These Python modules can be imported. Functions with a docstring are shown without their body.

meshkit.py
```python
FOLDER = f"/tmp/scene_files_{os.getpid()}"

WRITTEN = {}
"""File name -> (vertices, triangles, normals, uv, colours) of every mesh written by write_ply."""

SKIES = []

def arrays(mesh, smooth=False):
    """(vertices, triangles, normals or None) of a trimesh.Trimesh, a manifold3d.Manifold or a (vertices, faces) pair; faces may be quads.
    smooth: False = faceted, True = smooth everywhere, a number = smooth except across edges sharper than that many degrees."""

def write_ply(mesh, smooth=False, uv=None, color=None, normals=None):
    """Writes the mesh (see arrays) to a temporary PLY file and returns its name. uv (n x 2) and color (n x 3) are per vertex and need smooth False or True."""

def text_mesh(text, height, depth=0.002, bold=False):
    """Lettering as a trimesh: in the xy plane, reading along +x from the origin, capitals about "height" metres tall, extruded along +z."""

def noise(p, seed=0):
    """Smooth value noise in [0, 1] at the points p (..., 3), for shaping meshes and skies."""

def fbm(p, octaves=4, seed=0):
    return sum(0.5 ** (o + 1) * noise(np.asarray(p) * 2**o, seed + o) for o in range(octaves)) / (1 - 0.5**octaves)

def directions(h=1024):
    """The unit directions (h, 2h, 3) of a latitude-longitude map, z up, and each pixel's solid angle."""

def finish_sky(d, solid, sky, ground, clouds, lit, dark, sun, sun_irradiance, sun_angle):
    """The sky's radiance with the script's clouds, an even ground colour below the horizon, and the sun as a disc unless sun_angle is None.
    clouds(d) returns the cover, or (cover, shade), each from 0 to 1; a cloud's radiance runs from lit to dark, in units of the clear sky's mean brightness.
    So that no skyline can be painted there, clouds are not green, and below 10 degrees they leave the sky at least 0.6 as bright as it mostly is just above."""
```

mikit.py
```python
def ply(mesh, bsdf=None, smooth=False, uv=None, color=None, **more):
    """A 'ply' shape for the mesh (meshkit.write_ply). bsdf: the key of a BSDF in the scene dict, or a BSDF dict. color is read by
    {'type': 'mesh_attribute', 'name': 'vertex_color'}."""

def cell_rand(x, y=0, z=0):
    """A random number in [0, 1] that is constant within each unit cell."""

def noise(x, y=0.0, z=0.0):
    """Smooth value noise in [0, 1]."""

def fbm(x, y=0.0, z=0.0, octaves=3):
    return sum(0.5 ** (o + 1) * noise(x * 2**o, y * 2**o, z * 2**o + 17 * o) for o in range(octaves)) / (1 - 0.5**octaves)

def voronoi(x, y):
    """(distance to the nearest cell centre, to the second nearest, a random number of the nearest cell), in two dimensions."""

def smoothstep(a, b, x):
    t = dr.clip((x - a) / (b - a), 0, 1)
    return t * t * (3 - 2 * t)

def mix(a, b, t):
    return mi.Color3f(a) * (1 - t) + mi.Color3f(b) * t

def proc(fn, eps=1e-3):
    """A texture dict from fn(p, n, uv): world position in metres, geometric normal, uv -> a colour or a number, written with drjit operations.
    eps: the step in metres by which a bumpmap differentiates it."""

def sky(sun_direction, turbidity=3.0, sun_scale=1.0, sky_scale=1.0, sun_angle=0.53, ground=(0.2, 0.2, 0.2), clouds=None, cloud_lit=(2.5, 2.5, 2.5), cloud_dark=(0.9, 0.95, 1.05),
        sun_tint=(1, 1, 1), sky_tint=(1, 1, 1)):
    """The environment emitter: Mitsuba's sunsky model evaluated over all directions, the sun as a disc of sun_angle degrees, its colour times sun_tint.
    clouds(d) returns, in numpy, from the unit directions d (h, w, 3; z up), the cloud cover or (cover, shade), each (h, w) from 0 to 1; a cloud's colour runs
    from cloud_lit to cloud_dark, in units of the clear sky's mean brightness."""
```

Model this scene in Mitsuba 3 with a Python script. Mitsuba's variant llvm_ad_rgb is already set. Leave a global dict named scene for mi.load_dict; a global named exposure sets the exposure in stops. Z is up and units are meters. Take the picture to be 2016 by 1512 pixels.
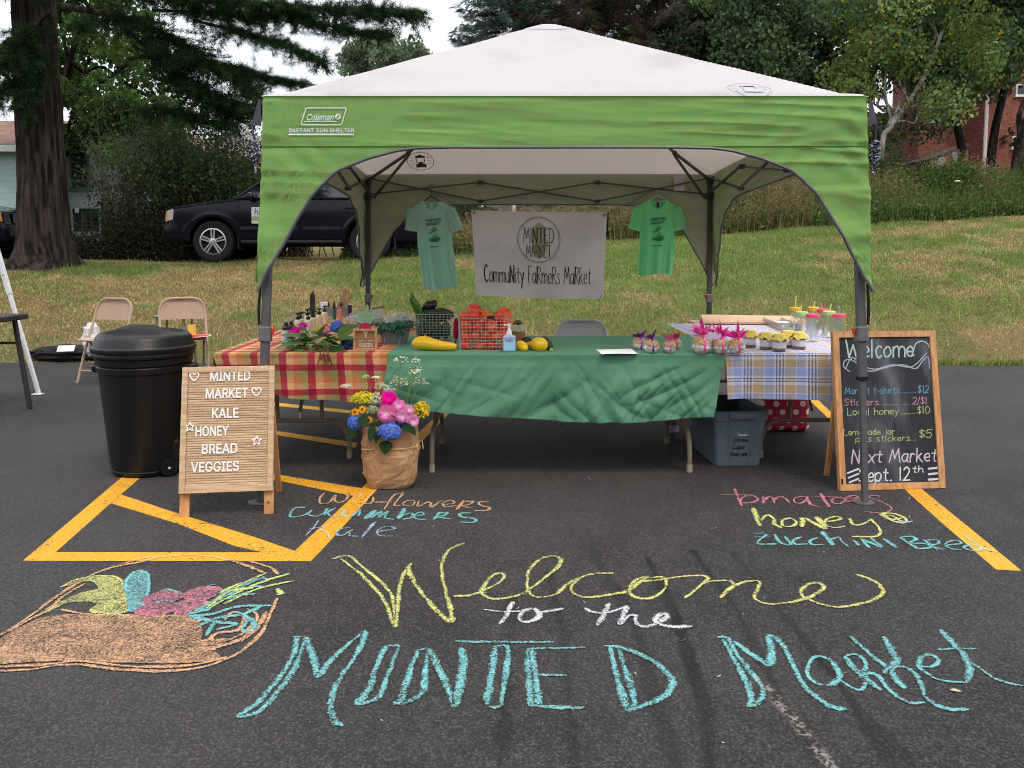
import math, random
import numpy as np, trimesh, mitsuba as mi, drjit as dr
import mikit, meshkit
from mikit import noise, fbm, cell_rand, smoothstep, mix, proc
from shapely.geometry import Polygon, LineString, Point, box as sbox
from shapely.ops import unary_union
from shapely import affinity
T = mi.ScalarTransform4f
scene, labels = {}, {}
rs = np.random.RandomState(7)
random.seed(7)

# ---------------------------------------------------------------- camera, sky, exposure
H, PITCH = 1.32, math.radians(5.0)
F, CX, CY = 1631.0, 1008.0, 490 + 1631 * math.tan(math.radians(5.0))      # focal length in pixels of the 2016 x 1512 photograph
scene['camera'] = {'type': 'perspective', 'fov': 2 * math.degrees(math.atan(1008 / F)), 'fov_axis': 'x', 'near_clip': 0.05, 'far_clip': 400.0,
                   'principal_point_offset_x': 0.0, 'principal_point_offset_y': (756 - CY) / 1512,
                   'to_world': T().look_at(origin=[0, 0, H], target=[0, math.cos(PITCH), H - math.sin(PITCH)], up=[0, 0, 1])}
scene['sky'] = mikit.sky([0.25, -0.45, 0.86], turbidity=4, sun_scale=0.22, sky_scale=1.0, sun_angle=18, ground=(0.09, 0.1, 0.08),
                         clouds=lambda d: (d[..., 2] * 0 + 1.0, 1 - d[..., 2]), cloud_lit=(3.9, 3.98, 4.12), cloud_dark=(1.72, 1.80, 1.95))   # an overcast sky, brighter towards the zenith
exposure = 2.3


# ---------------------------------------------------------------- where things stand (rays of a camera like the photograph's)
def ray(px, py):
    x, y = (px - CX) / F, (py - CY) / F
    return np.array([x, math.cos(PITCH) - y * math.sin(PITCH), -math.sin(PITCH) - y * math.cos(PITCH)])


def gp(px, py, z=0.0):
    d = ray(px, py)
    return np.array([0, 0, H]) + d * ((z - H) / d[2])


def yp(px, py, Y):
    d = ray(px, py)
    return np.array([0, 0, H]) + d * (Y / d[1])


# ---------------------------------------------------------------- mesh helpers
def tm(v, f):
    f = np.asarray(f, int)
    if f.shape[1] == 4:
        f = np.vstack([f[:, [0, 1, 2]], f[:, [0, 2, 3]]])
    return trimesh.Trimesh(np.asarray(v, float), f, process=False)


def cat(*ms):
    ms = [m for m in (ms[0] if len(ms) == 1 and isinstance(ms[0], (list, tuple)) else ms)]
    vs, fs, n = [], [], 0
    for m in ms:
        vs.append(np.asarray(m.vertices)); fs.append(np.asarray(m.faces) + n); n += len(m.vertices)
    return trimesh.Trimesh(np.vstack(vs), np.vstack(fs), process=False)


def mv(m, t=(0, 0, 0), rx=0, ry=0, rz=0, s=1):
    m = m.copy()
    v = np.asarray(m.vertices) * s
    for a, ax in ((rx, 0), (ry, 1), (rz, 2)):
        if a:
            c, si = math.cos(a), math.sin(a)
            i, j = [(1, 2), (2, 0), (0, 1)][ax]
            w = v.copy(); w[:, i] = c * v[:, i] - si * v[:, j]; w[:, j] = si * v[:, i] + c * v[:, j]; v = w
    m.vertices = v + np.asarray(t, float)
    return m


def box(sx, sy, sz, c=(0, 0, 0), b=0.0):
    """A box about c, its edges chamfered by b."""
    if b <= 0:
        m = trimesh.creation.box((sx, sy, sz)); m.apply_translation(c)
        return tm(m.vertices, m.faces)
    h = np.array([sx, sy, sz]) / 2
    pts = []
    for s in np.ndindex(2, 2, 2):
        q = np.array(s) * 2 - 1
        for k in range(3):
            w = h - b; w[k] = h[k]
            pts.append(q * w)
    m = trimesh.convex.convex_hull(np.array(pts))
    return tm(m.vertices + np.asarray(c), m.faces)


def bar(p, q, w, h=None, up=(0, 0, 1), b=0.0):
    p, q = np.asarray(p, float), np.asarray(q, float)
    d = q - p; L = np.linalg.norm(d); d /= L
    x = np.cross(d, up)
    if np.linalg.norm(x) < 1e-6:
        x = np.cross(d, [0, 1, 0])
    x /= np.linalg.norm(x); y = np.cross(x, d)
    m = box(w, L, h or w, b=b)
    m.vertices = m.vertices[:, :1] * x + m.vertices[:, 1:2] * d + m.vertices[:, 2:] * -y + (p + q) / 2
    m.faces = np.asarray(m.faces)
    if np.linalg.det(np.array([x, d, -y])) < 0:
        m.faces = m.faces[:, ::-1]
    return m


def spline(pts, step=0.02, closed=False):
    p = np.asarray(pts, float)
    if len(p) < 3:
        n = max(2, int(np.linalg.norm(p[-1] - p[0]) / step) + 1)
        return p[0] + (p[-1] - p[0]) * np.linspace(0, 1, n)[:, None]
    q = np.vstack([p[-1], p, p[0], p[1]]) if closed else np.vstack([2 * p[0] - p[1], p, 2 * p[-1] - p[-2]])
    out = []
    for i in range(1, len(q) - 2):
        n = max(2, int(np.linalg.norm(q[i + 1] - q[i]) / step) + 1)
        t = np.linspace(0, 1, n, endpoint=False)[:, None]
        out.append(0.5 * (2 * q[i] + (q[i + 1] - q[i - 1]) * t + (2 * q[i - 1] - 5 * q[i] + 4 * q[i + 1] - q[i + 2]) * t ** 2 + (3 * q[i] - q[i - 1] - 3 * q[i + 1] + q[i + 2]) * t ** 3))
    out.append(q[-2:-1])
    return np.vstack(out)


def tube(pts, r, n=8, caps=True):
    p = np.asarray(pts, float)
    r = np.broadcast_to(np.asarray(r, float), (len(p),))
    ok = np.concatenate([[True], np.linalg.norm(np.diff(p, axis=0), axis=1) > 1e-7])
    p, r = p[ok], r[ok]
    t = np.gradient(p, axis=0); t /= np.linalg.norm(t, axis=1, keepdims=True) + 1e-12
    a = np.cross(t[0], [0, 0, 1] if abs(t[0][2]) < 0.9 else [1, 0, 0]); a /= np.linalg.norm(a)
    A = []
    for k in range(len(p)):
        a = a - t[k] * np.dot(a, t[k]); a /= np.linalg.norm(a) + 1e-12
        A.append(a)
    A = np.array(A); B = np.cross(t, A)
    an = np.arange(n) * 2 * np.pi / n
    v = (p[:, None] + r[:, None, None] * (np.cos(an)[None, :, None] * A[:, None] + np.sin(an)[None, :, None] * B[:, None])).reshape(-1, 3)
    i, j = np.meshgrid(np.arange(len(p) - 1), np.arange(n), indexing='ij')
    q = np.stack([i * n + j, i * n + (j + 1) % n, (i + 1) * n + (j + 1) % n, (i + 1) * n + j], -1).reshape(-1, 4)
    f = np.vstack([q[:, [0, 1, 2]], q[:, [0, 2, 3]]])
    if caps:
        m = len(v); v = np.vstack([v, p[:1], p[-1:]]); j = np.arange(n); e = (len(p) - 1) * n
        f = np.vstack([f, np.stack([(j + 1) % n, j, j * 0 + m], 1), np.stack([e + j, e + (j + 1) % n, j * 0 + m + 1], 1)])
    return tm(v, f)


def lathe(prof, n=28, fn=None):
    """Turns (r, z) points about z; closes at r = 0."""
    p = np.asarray(prof, float)
    an = np.arange(n) * 2 * np.pi / n
    v = np.stack([p[:, None, 0] * np.cos(an), p[:, None, 0] * np.sin(an), np.broadcast_to(p[:, None, 1], (len(p), n))], -1)
    if fn is not None:
        v = fn(v)
    v = v.reshape(-1, 3)
    i, j = np.meshgrid(np.arange(len(p) - 1), np.arange(n), indexing='ij')
    q = np.stack([i * n + j, i * n + (j + 1) % n, (i + 1) * n + (j + 1) % n, (i + 1) * n + j], -1).reshape(-1, 4)
    return tm(v, q)


def grid(fn, nu, nv):
    """fn(u, v) -> (n, 3) over [0,1]^2; a sheet whose front faces cross(du, dv)."""
    u, v = np.meshgrid(np.linspace(0, 1, nu), np.linspace(0, 1, nv), indexing='ij')
    p = np.asarray(fn(u.ravel(), v.ravel()), float)
    i, j = np.meshgrid(np.arange(nu - 1), np.arange(nv - 1), indexing='ij')
    q = np.stack([i * nv + j, (i + 1) * nv + j, (i + 1) * nv + j + 1, i * nv + j + 1], -1).reshape(-1, 4)
    m = tm(p, q)
    m.metadata['uv'] = np.stack([u.ravel(), v.ravel()], 1)
    return m


def prism(poly, h, z=0.0):
    out = []
    for g in getattr(poly, 'geoms', [poly]):
        if g.area > 1e-10:
            out.append(trimesh.creation.extrude_polygon(g, h, engine='earcut'))
    m = cat(out)
    m.apply_translation((0, 0, z))
    return m


def frame(m, o, x, y, z=None):
    """Puts a mesh modelled in x, y, z into the frame of origin o and axes x, y (and z)."""
    x, y = np.asarray(x, float), np.asarray(y, float)
    z = np.cross(x, y) if z is None else np.asarray(z, float)
    v = np.asarray(m.vertices)
    return tm(np.asarray(o) + v[:, :1] * x + v[:, 1:2] * y + v[:, 2:] * z, m.faces)


def ball(r=1.0, sub=2, s=(1, 1, 1), c=(0, 0, 0)):
    m = trimesh.creation.icosphere(subdivisions=sub, radius=1.0)
    return tm(m.vertices * np.asarray(s) * r + np.asarray(c), m.faces)


def jitter(m, amp, freq, seed=0):
    n = np.asarray(m.vertex_normals)
    m = m.copy(); m.vertices = m.vertices + n * ((meshkit.fbm(np.asarray(m.vertices) * freq, 3, seed) - 0.5) * 2 * amp)[:, None]
    return m


# ---------------------------------------------------------------- entries of the scene
def key_for(name):
    if name not in USED:
        USED.add(name); return name
    i = 1
    while f'{name}_{i:03d}' in USED:
        i += 1
    USED.add(f'{name}_{i:03d}'); return f'{name}_{i:03d}'


USED = set()


def shape(mesh, mat, color=None, smooth=30, uv=None):
    """One ply dict. color: one colour, or one per vertex (then smooth is True or False)."""
    if smooth is True or smooth is False or smooth is None:
        v, f, n = meshkit.arrays(mesh, smooth)
    else:
        v, f, n = meshkit.arrays(mesh, smooth)
    if color is not None:
        c = np.asarray(color, float)
        color = np.tile(c, (len(v), 1)) if c.ndim == 1 else c
    path = meshkit.write_ply((v, f), False, uv, color, normals=n)
    return {'type': 'ply', 'filename': path, 'face_normals': n is None, 'bsdf': {'type': 'ref', 'id': mat}}


def thing(name, label, cat_, group=None, kind=None):
    k = key_for(name)
    labels[k] = {'label': label, 'category': cat_}
    if group: labels[k]['group'] = group
    if kind: labels[k]['kind'] = kind
    return k


def part(parent, name, mesh, mat, color=None, smooth=30, uv=None, label=None, kind=None, at=None):
    k = key_for(parent + '__' + name)
    d = mesh if isinstance(mesh, dict) else shape(mesh, mat, color, smooth, uv)
    if at is not None:
        d = {**d, 'to_world': at}
    scene[k] = d
    if label or kind:
        labels[k] = {}
        if label: labels[k]['label'] = label
        if kind: labels[k]['kind'] = kind
    return k


def single(name, label, cat_, mesh, mat, color=None, smooth=30, uv=None, group=None, kind=None, at=None):
    k = thing(name, label, cat_, group, kind)
    d = mesh if isinstance(mesh, dict) else shape(mesh, mat, color, smooth, uv)
    if at is not None:
        d = {**d, 'to_world': at}
    scene[k] = d
    return k


def setting(name, mesh, mat, color=None, smooth=30, uv=None, kind='structure', label=None):
    k = key_for(name)
    scene[k] = shape(mesh, mat, color, smooth, uv)
    labels[k] = {'kind': kind}
    if label: labels[k]['label'] = label
    return k


def TR(t=(0, 0, 0), rz=0, rx=0, ry=0, s=1):
    m = T().translate([float(a) for a in t])
    if rz: m = m @ T().rotate([0, 0, 1], math.degrees(rz))
    if ry: m = m @ T().rotate([0, 1, 0], math.degrees(ry))
    if rx: m = m @ T().rotate([1, 0, 0], math.degrees(rx))
    if s != 1: m = m @ T().scale(s)
    return m


# ---------------------------------------------------------------- materials
VC = {'type': 'mesh_attribute', 'name': 'vertex_color'}


def two(d):
    return {'type': 'twosided', 'bsdf': d}


def rgb(c):
    return {'type': 'rgb', 'value': list(map(float, c))}


scene['m_matte'] = two({'type': 'principled', 'base_color': VC, 'roughness': 0.85, 'specular': 0.25})
scene['m_satin'] = two({'type': 'principled', 'base_color': VC, 'roughness': 0.45, 'specular': 0.5})
scene['m_gloss'] = two({'type': 'principled', 'base_color': VC, 'roughness': 0.16, 'specular': 0.5})
scene['m_metal'] = two({'type': 'principled', 'base_color': VC, 'roughness': 0.35, 'metallic': 0.9})
scene['m_leaf'] = {'type': 'principledthin', 'base_color': VC, 'roughness': 0.5, 'diff_trans': 0.7, 'spec_trans': 0.0}
scene['m_petal'] = {'type': 'principledthin', 'base_color': VC, 'roughness': 0.6, 'diff_trans': 0.6, 'spec_trans': 0.0}
scene['m_roof'] = {'type': 'bumpmap', 'scale': 1.0, 'arbitrary': proc(lambda p, n, uv: 0.004 * fbm(p.x * 3.1, p.y * 3.1, p.z * 3.1) + 0.0008 * fbm(p.x * 20, p.y * 20, 0.0), eps=3e-3),
                   'bsdf': {'type': 'principledthin', 'roughness': 0.6, 'diff_trans': 0.8, 'spec_trans': 0.0,
                            'base_color': proc(lambda p, n, uv: mix((.68, .675, .715), (.57, .55, .56), smoothstep(.52, .8, fbm(p.x * 2.2, p.y * 2.2, p.z * 2)) * .7))}}
scene['m_green_cloth'] = {'type': 'bumpmap', 'arbitrary': proc(lambda p, n, uv: 0.0012 * fbm(p.x * 9, p.y * 9, p.z * 60) + .0004 * fbm(p.x * 60, p.y * 60, p.z * 60), eps=2e-3), 'scale': 1.0,
                          'bsdf': {'type': 'principledthin', 'roughness': 0.5, 'diff_trans': .5, 'spec_trans': 0.0,
                                   'base_color': proc(lambda p, n, uv: mix((.27, .47, .145), (.22, .39, .12), fbm(p.x * 3, p.z * 9, p.y * 3)))}}
scene['m_lining'] = {'type': 'principledthin', 'base_color': rgb((.60, .58, .47)), 'roughness': 0.7, 'diff_trans': 0.9, 'spec_trans': 0.0}

scene['m_roof_lining'] = {'type': 'principledthin', 'base_color': rgb((.88, .78, .67)), 'roughness': 0.7, 'diff_trans': 1.25, 'spec_trans': 0.0}


def wood(lo, hi, ax):
    def fn(p, n, uv):
        a, b, c = [(p.x, p.y, p.z), (p.y, p.x, p.z), (p.z, p.x, p.y)][ax]
        g = fbm(a * 3, b * 60, c * 60)
        return mix(lo, hi, smoothstep(.25, .75, g + .15 * (noise(a * 6, b * 220, c * 220) - .5)))
    return two({'type': 'principled', 'base_color': proc(fn), 'roughness': 0.55, 'specular': 0.3})


scene['m_oak'] = wood((.46, .31, .19), (.62, .44, .28), 0)
scene['m_pine'] = wood((.46, .22, .09), (.62, .33, .15), 2)
scene['m_kraft'] = two({'type': 'bumpmap', 'arbitrary': proc(lambda p, n, uv: .0025 * fbm(p.x * 16, p.y * 16, p.z * 16) + .0005 * noise(p.x * 90, p.y * 90, p.z * 90), eps=1e-3), 'scale': 1.0,
                    'bsdf': {'type': 'principled', 'roughness': .7, 'specular': .25, 'base_color': proc(lambda p, n, uv: mix((.40, .22, .11), (.50, .29, .155), fbm(p.x * 12, p.y * 12, p.z * 12)))}})
scene['m_glass'] = {'type': 'thindielectric', 'int_ior': 1.5}
scene['m_film'] = {'type': 'principledthin', 'base_color': rgb((.93, .95, .97)), 'roughness': 0.2, 'spec_trans': 0.86, 'diff_trans': 1.0, 'eta': 1.4}
# ================================================================ THE SETTING: parking lot, markings, chalk, bank, grass
def X2(pts, z=0.0):
    return np.array([gp(a, b, z)[:2] for a, b in pts])


LEFT_LINE = [(45, 1104), (237, 942), (300, 893), (333, 893), (262, 953), (239, 974), (218, 991), (110, 1087)]
PAINT = [
    [(45, 1104.5), (612, 1105), (641, 1075), (734, 973), (825, 875), (890, 808), (935, 762), (918, 762), (868, 812), (822, 853), (706, 967), (580, 1085), (515, 1087.5), (110, 1087), (90, 1098)],
    [(45, 1104), (90, 1098), (110, 1087), (218, 991), (262, 953), (345, 880), (322, 880), (237, 942)],
    [(239, 974), (347, 1010), (500, 1057), (580, 1085), (515, 1087), (461, 1075), (352, 1032), (218, 991)],
    [(430, 908), (537, 933), (716, 962), (700, 976), (688, 975.5), (537, 944), (410, 915)],
    [(430, 832), (537, 847.5), (704, 872), (700, 881.5), (537, 855.5), (420, 838)],
    [(470, 784), (537, 792), (690, 808), (690, 814), (537, 798.5), (460, 789)],
    [(1961, 1121.5), (1858, 1033), (1781, 964), (1639, 832), (1601, 795), (1572, 768), (1584, 768), (1610, 787), (1639, 814), (1816, 964), (1950, 1073), (2011, 1124)],
]
YELLOW_SEGS = [((90, 1096), (600, 1096)), ((600, 1092), (720, 970)), ((1797, 964), (1986, 1123))]
YELLOW_SEGS = [(gp(*a), gp(*b)) for a, b in YELLOW_SEGS]

# tyre and water streaks running towards the viewer, and a pale scuff: (points on the photograph, half width in metres, strength)
STREAKS = [([(1080, 1130), (1110, 1250), (1130, 1512)], .05, .45), ([(1165, 1080), (1250, 1230), (1330, 1512)], .06, .4), ([(1275, 1100), (1330, 1210), (1390, 1400), (1400, 1512)], .05, .75),
           ([(1365, 1085), (1450, 1200), (1560, 1420), (1620, 1512)], .045, .6), ([(1445, 1090), (1520, 1180), (1640, 1330), (1760, 1512)], .05, .55), ([(1010, 1180), (1000, 1300), (985, 1512)], .045, .45),
           ([(1480, 1085), (1482, 1150), (1560, 1230), (1700, 1400), (1800, 1512)], .035, .45)]
STREAKS = [(X2(a), w, s) for a, w, s in STREAKS]
SCUFF = X2([(1490, 1335), (1560, 1410), (1600, 1465), (1640, 1512)])


def seg_dist(x, y, a, b):
    dx, dy = float(b[0] - a[0]), float(b[1] - a[1])
    t = dr.clip(((x - float(a[0])) * dx + (y - float(a[1])) * dy) / (dx * dx + dy * dy), 0, 1)
    return dr.sqrt(dr.square(x - float(a[0]) - t * dx) + dr.square(y - float(a[1]) - t * dy))


def asphalt_color(p, n, uv):
    x, y = p.x, p.y
    d1, d2, tone = mikit.voronoi(x * 165, y * 165)                  # the stones of the mix, about 8 mm, each with its own tone
    g = tone * .55 + .30 * noise(x * 330, y * 330 + 7) + .15 * smoothstep(.0, .3, d2 - d1)
    big = fbm(x * .7, y * .7, 3.0) - .5
    mid = fbm(x * 5, y * 5, 8.0) - .5
    k = .28 + 1.25 * g * g + .42 * smoothstep(.80, 1.0, tone) + .60 * big + .30 * mid
    wob = (fbm(x * 7, y * 7, 1.0) - .5) * .12
    dark = mi.Float(0)
    for pts, w, s in STREAKS:
        d = mi.Float(9)
        for a, b in zip(pts[:-1], pts[1:]):
            d = dr.minimum(d, seg_dist(x, y, a, b))
        dark = dr.maximum(dark, 1.5 * s * smoothstep(w * .62, w * .12, d + .35 * wob) * (.5 + noise(x * 9, y * 4)))
    k = k * (1 - .55 * dr.minimum(dark, 1.25))
    stone = noise(x * 105 + 3, y * 105, 4.5) * .75 + .25 * noise(x * 260, y * 260, 2.5)
    c = mi.Color3f(.0430, .0398, .0415) * dr.maximum(k, .12)
    c = mix(c, mix((.16, .15, .14), (.34, .32, .30), noise(x * 37, y * 37)), smoothstep(.835, .875, stone))
    d = mi.Float(9)
    for a, b in zip(SCUFF[:-1], SCUFF[1:]):
        d = dr.minimum(d, seg_dist(x, y, a, b))
    sc = .62 * smoothstep(.030, .004, d + wob * .10) * smoothstep(.40, .66, noise(x * 150, y * 150) * .45 + fbm(x * 26, y * 26) * .55)
    return c * (1 - .75 * sc) + mi.Color3f(.42, .36, .32) * (.75 * sc)


PALETTE = [(.62, .62, .20), (.17, .48, .50), (.62, .62, .68), (.66, .37, .20), (.60, .20, .28), (.33, .50, .70), (.48, .62, .20), (.55, .34, .55)]


def yellow_mask(x, y):
    d = mi.Float(9)
    for a, b in YELLOW_SEGS:
        d = dr.minimum(d, seg_dist(x, y, a, b))
    return d < .045


def paint_color(p, n, uv):
    x, y = p.x, p.y
    g = noise(x * 190, y * 190) * .6 + noise(x * 83 + 9, y * 83) * .4
    c = mix((.50, .235, .012), (.64, .325, .026), smoothstep(.15, .7, g + .3 * (fbm(x * 4, y * 4) - .5)))
    pit = noise(x * 120 + 31, y * 120) * .7 + noise(x * 9, y * 9) * .3
    return dr.select(pit < .19, mi.Color3f(.09, .07, .05), c)


def chalk_color(p, n, uv):
    x, y = p.x, p.y
    base = dr.select(yellow_mask(x, y), paint_color(p, n, uv), asphalt_color(p, n, uv))
    k = dr.floor(uv.x)
    c = mi.Color3f(0)
    for i, q in enumerate(PALETTE):
        c = dr.select((k > i - .5) & (k < i + .5), mi.Color3f(q), c)
    cover = (uv.x - k)                                              # how hard the chalk was pressed
    d1, d2, tone = mikit.voronoi(x * 165, y * 165)
    g = .18 + .66 * (tone * .5 + .32 * noise(x * 330, y * 330 + 7) + .18 * smoothstep(0., .3, d2 - d1))   # chalk sits on the tops of the asphalt's grains
    edge = dr.abs(uv.y)
    th = .86 - .66 * cover + .30 * dr.square(edge) + .16 * (noise(x * 22, y * 22) - .5)
    soft = dr.select(dr.abs(edge - .3) < .002, mi.Float(.34), mi.Float(.20))      # rubbed-in areas are dustier than strokes
    w = smoothstep(th - soft, th + soft, g)
    c = c * (.8 + .3 * noise(x * 70, y * 70))
    return base * (1 - .88 * w) + c * (.88 * w)


ASPH_BUMP = proc(lambda p, n, uv: .0013 * (noise(p.x * 190, p.y * 190) * .6 + noise(p.x * 83 + 9, p.y * 83) * .4), eps=1.5e-3)
for k, fn in (('m_asphalt', asphalt_color), ('m_chalk', chalk_color)):
    scene[k] = two({'type': 'bumpmap', 'scale': 1.0, 'arbitrary': ASPH_BUMP, 'bsdf': {'type': 'principled', 'base_color': proc(fn), 'roughness': .75, 'specular': .35}})
scene['m_paint'] = two({'type': 'principled', 'base_color': proc(paint_color), 'roughness': .6, 'specular': .35})


def edge_y(x):
    return 9.45 - .022 * np.asarray(x, float)


xs = np.linspace(-60, 60, 400)
far = edge_y(xs) + .1 * (meshkit.fbm(np.stack([xs * 3.1, xs * 0, xs * 0], 1), 3) - .5)
v = np.vstack([np.stack([xs, xs * 0 - 60, xs * 0], 1), np.stack([xs, xs * 0 + 2, xs * 0], 1), np.stack([xs, far, xs * 0], 1)])
q = [[r * 400 + i, r * 400 + i + 1, (r + 1) * 400 + i + 1, (r + 1) * 400 + i] for r in range(2) for i in range(399)]
setting('parking_lot', tm(v, q), 'm_asphalt', smooth=False)

polys = []
for pts in PAINT:
    pg = Polygon(X2(pts)).buffer(0)
    for o in polys:
        pg = pg.difference(o.buffer(1e-4))
    polys.append(pg)
for pg in polys:
    m = cat([tm(np.column_stack([a, np.full(len(a), .0008)]), f) for a, f in [trimesh.creation.triangulate_polygon(g, engine='earcut') for g in getattr(pg, 'geoms', [pg]) if g.area > 1e-4]])
    if m.face_normals[0][2] < 0: m.faces = m.faces[:, ::-1]
    part('parking_lot', 'painted_line', m, 'm_paint', smooth=False)

CROPS = {'C5': (0, 1050, 3.36), 'C6': (450, 1050, 3.36), 'C7': (950, 1050, 3.36), 'C8': (1416, 1050, 3.36), 'D2': (500, 700, 4.032), 'D3': (1000, 700, 4.032), 'D4': (1500, 700, 3.907)}
LIFT = [0.0016]


def chalk(name, color, strokes, w=.016, cover=.72, label=None, fills=()):
    """Chalk lines and rubbed-in areas as thin sheets on the asphalt; each stroke: (crop, points[, width in metres])."""
    ms, uvs = [], []
    for st in strokes:
        ox, oy, s = CROPS[st[0]]
        c = spline(X2([(ox + a / s, oy + b / s) for a, b in st[1]]), .012)
        ww = (st[2] if len(st) > 2 else w) * .98
        t = np.gradient(c, axis=0); t /= np.linalg.norm(t, axis=1, keepdims=True) + 1e-9
        nrm = np.stack([-t[:, 1], t[:, 0]], 1)
        L = np.arange(len(c)) * .012
        hw = ww * .5 * (.75 + .7 * meshkit.noise(np.stack([L * 9, L * 0 + len(ms), L * 0], 1), 5)) * np.minimum(1, .45 + np.minimum(L, L[::-1]) * 30)
        c = c + .004 * (meshkit.noise(np.stack([L * 30, L * 0 + len(ms), L * 0 + 3], 1), 2)[:, None] - .5) * nrm
        z = np.full((len(c), 1), LIFT[0]); LIFT[0] += 5e-6
        v = np.vstack([np.hstack([c + nrm * hw[:, None], z]), np.hstack([c, z]), np.hstack([c - nrm * hw[:, None], z])])
        n = len(c); i = np.arange(n - 1)
        q = np.vstack([np.stack([n + i, n + i + 1, i + 1, i], 1), np.stack([2 * n + i, 2 * n + i + 1, n + i + 1, n + i], 1)])
        ms.append(tm(v, q))
        uvs.append(np.column_stack([np.full(3 * n, color + cover), np.repeat([1., 0., -1.], n)]))
    for crop, pts, cov in fills:
        ox, oy, s = CROPS[crop]
        pg = Polygon(spline(X2([(ox + a / s, oy + b / s) for a, b in pts]), .03, closed=True)).buffer(0)
        for g in getattr(pg, 'geoms', [pg]):
            a, f = trimesh.creation.triangulate_polygon(g, engine='earcut')
            m = tm(np.column_stack([a, np.full(len(a), LIFT[0])]), f); LIFT[0] += 5e-6
            if m.face_normals[0][2] < 0: m.faces = m.faces[:, ::-1]
            ms.append(m); uvs.append(np.column_stack([np.full(len(a), color + cov), np.full(len(a), .3)]))
    part('parking_lot', name, cat(ms), 'm_chalk', smooth=False, uv=np.vstack(uvs), label=label)


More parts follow.
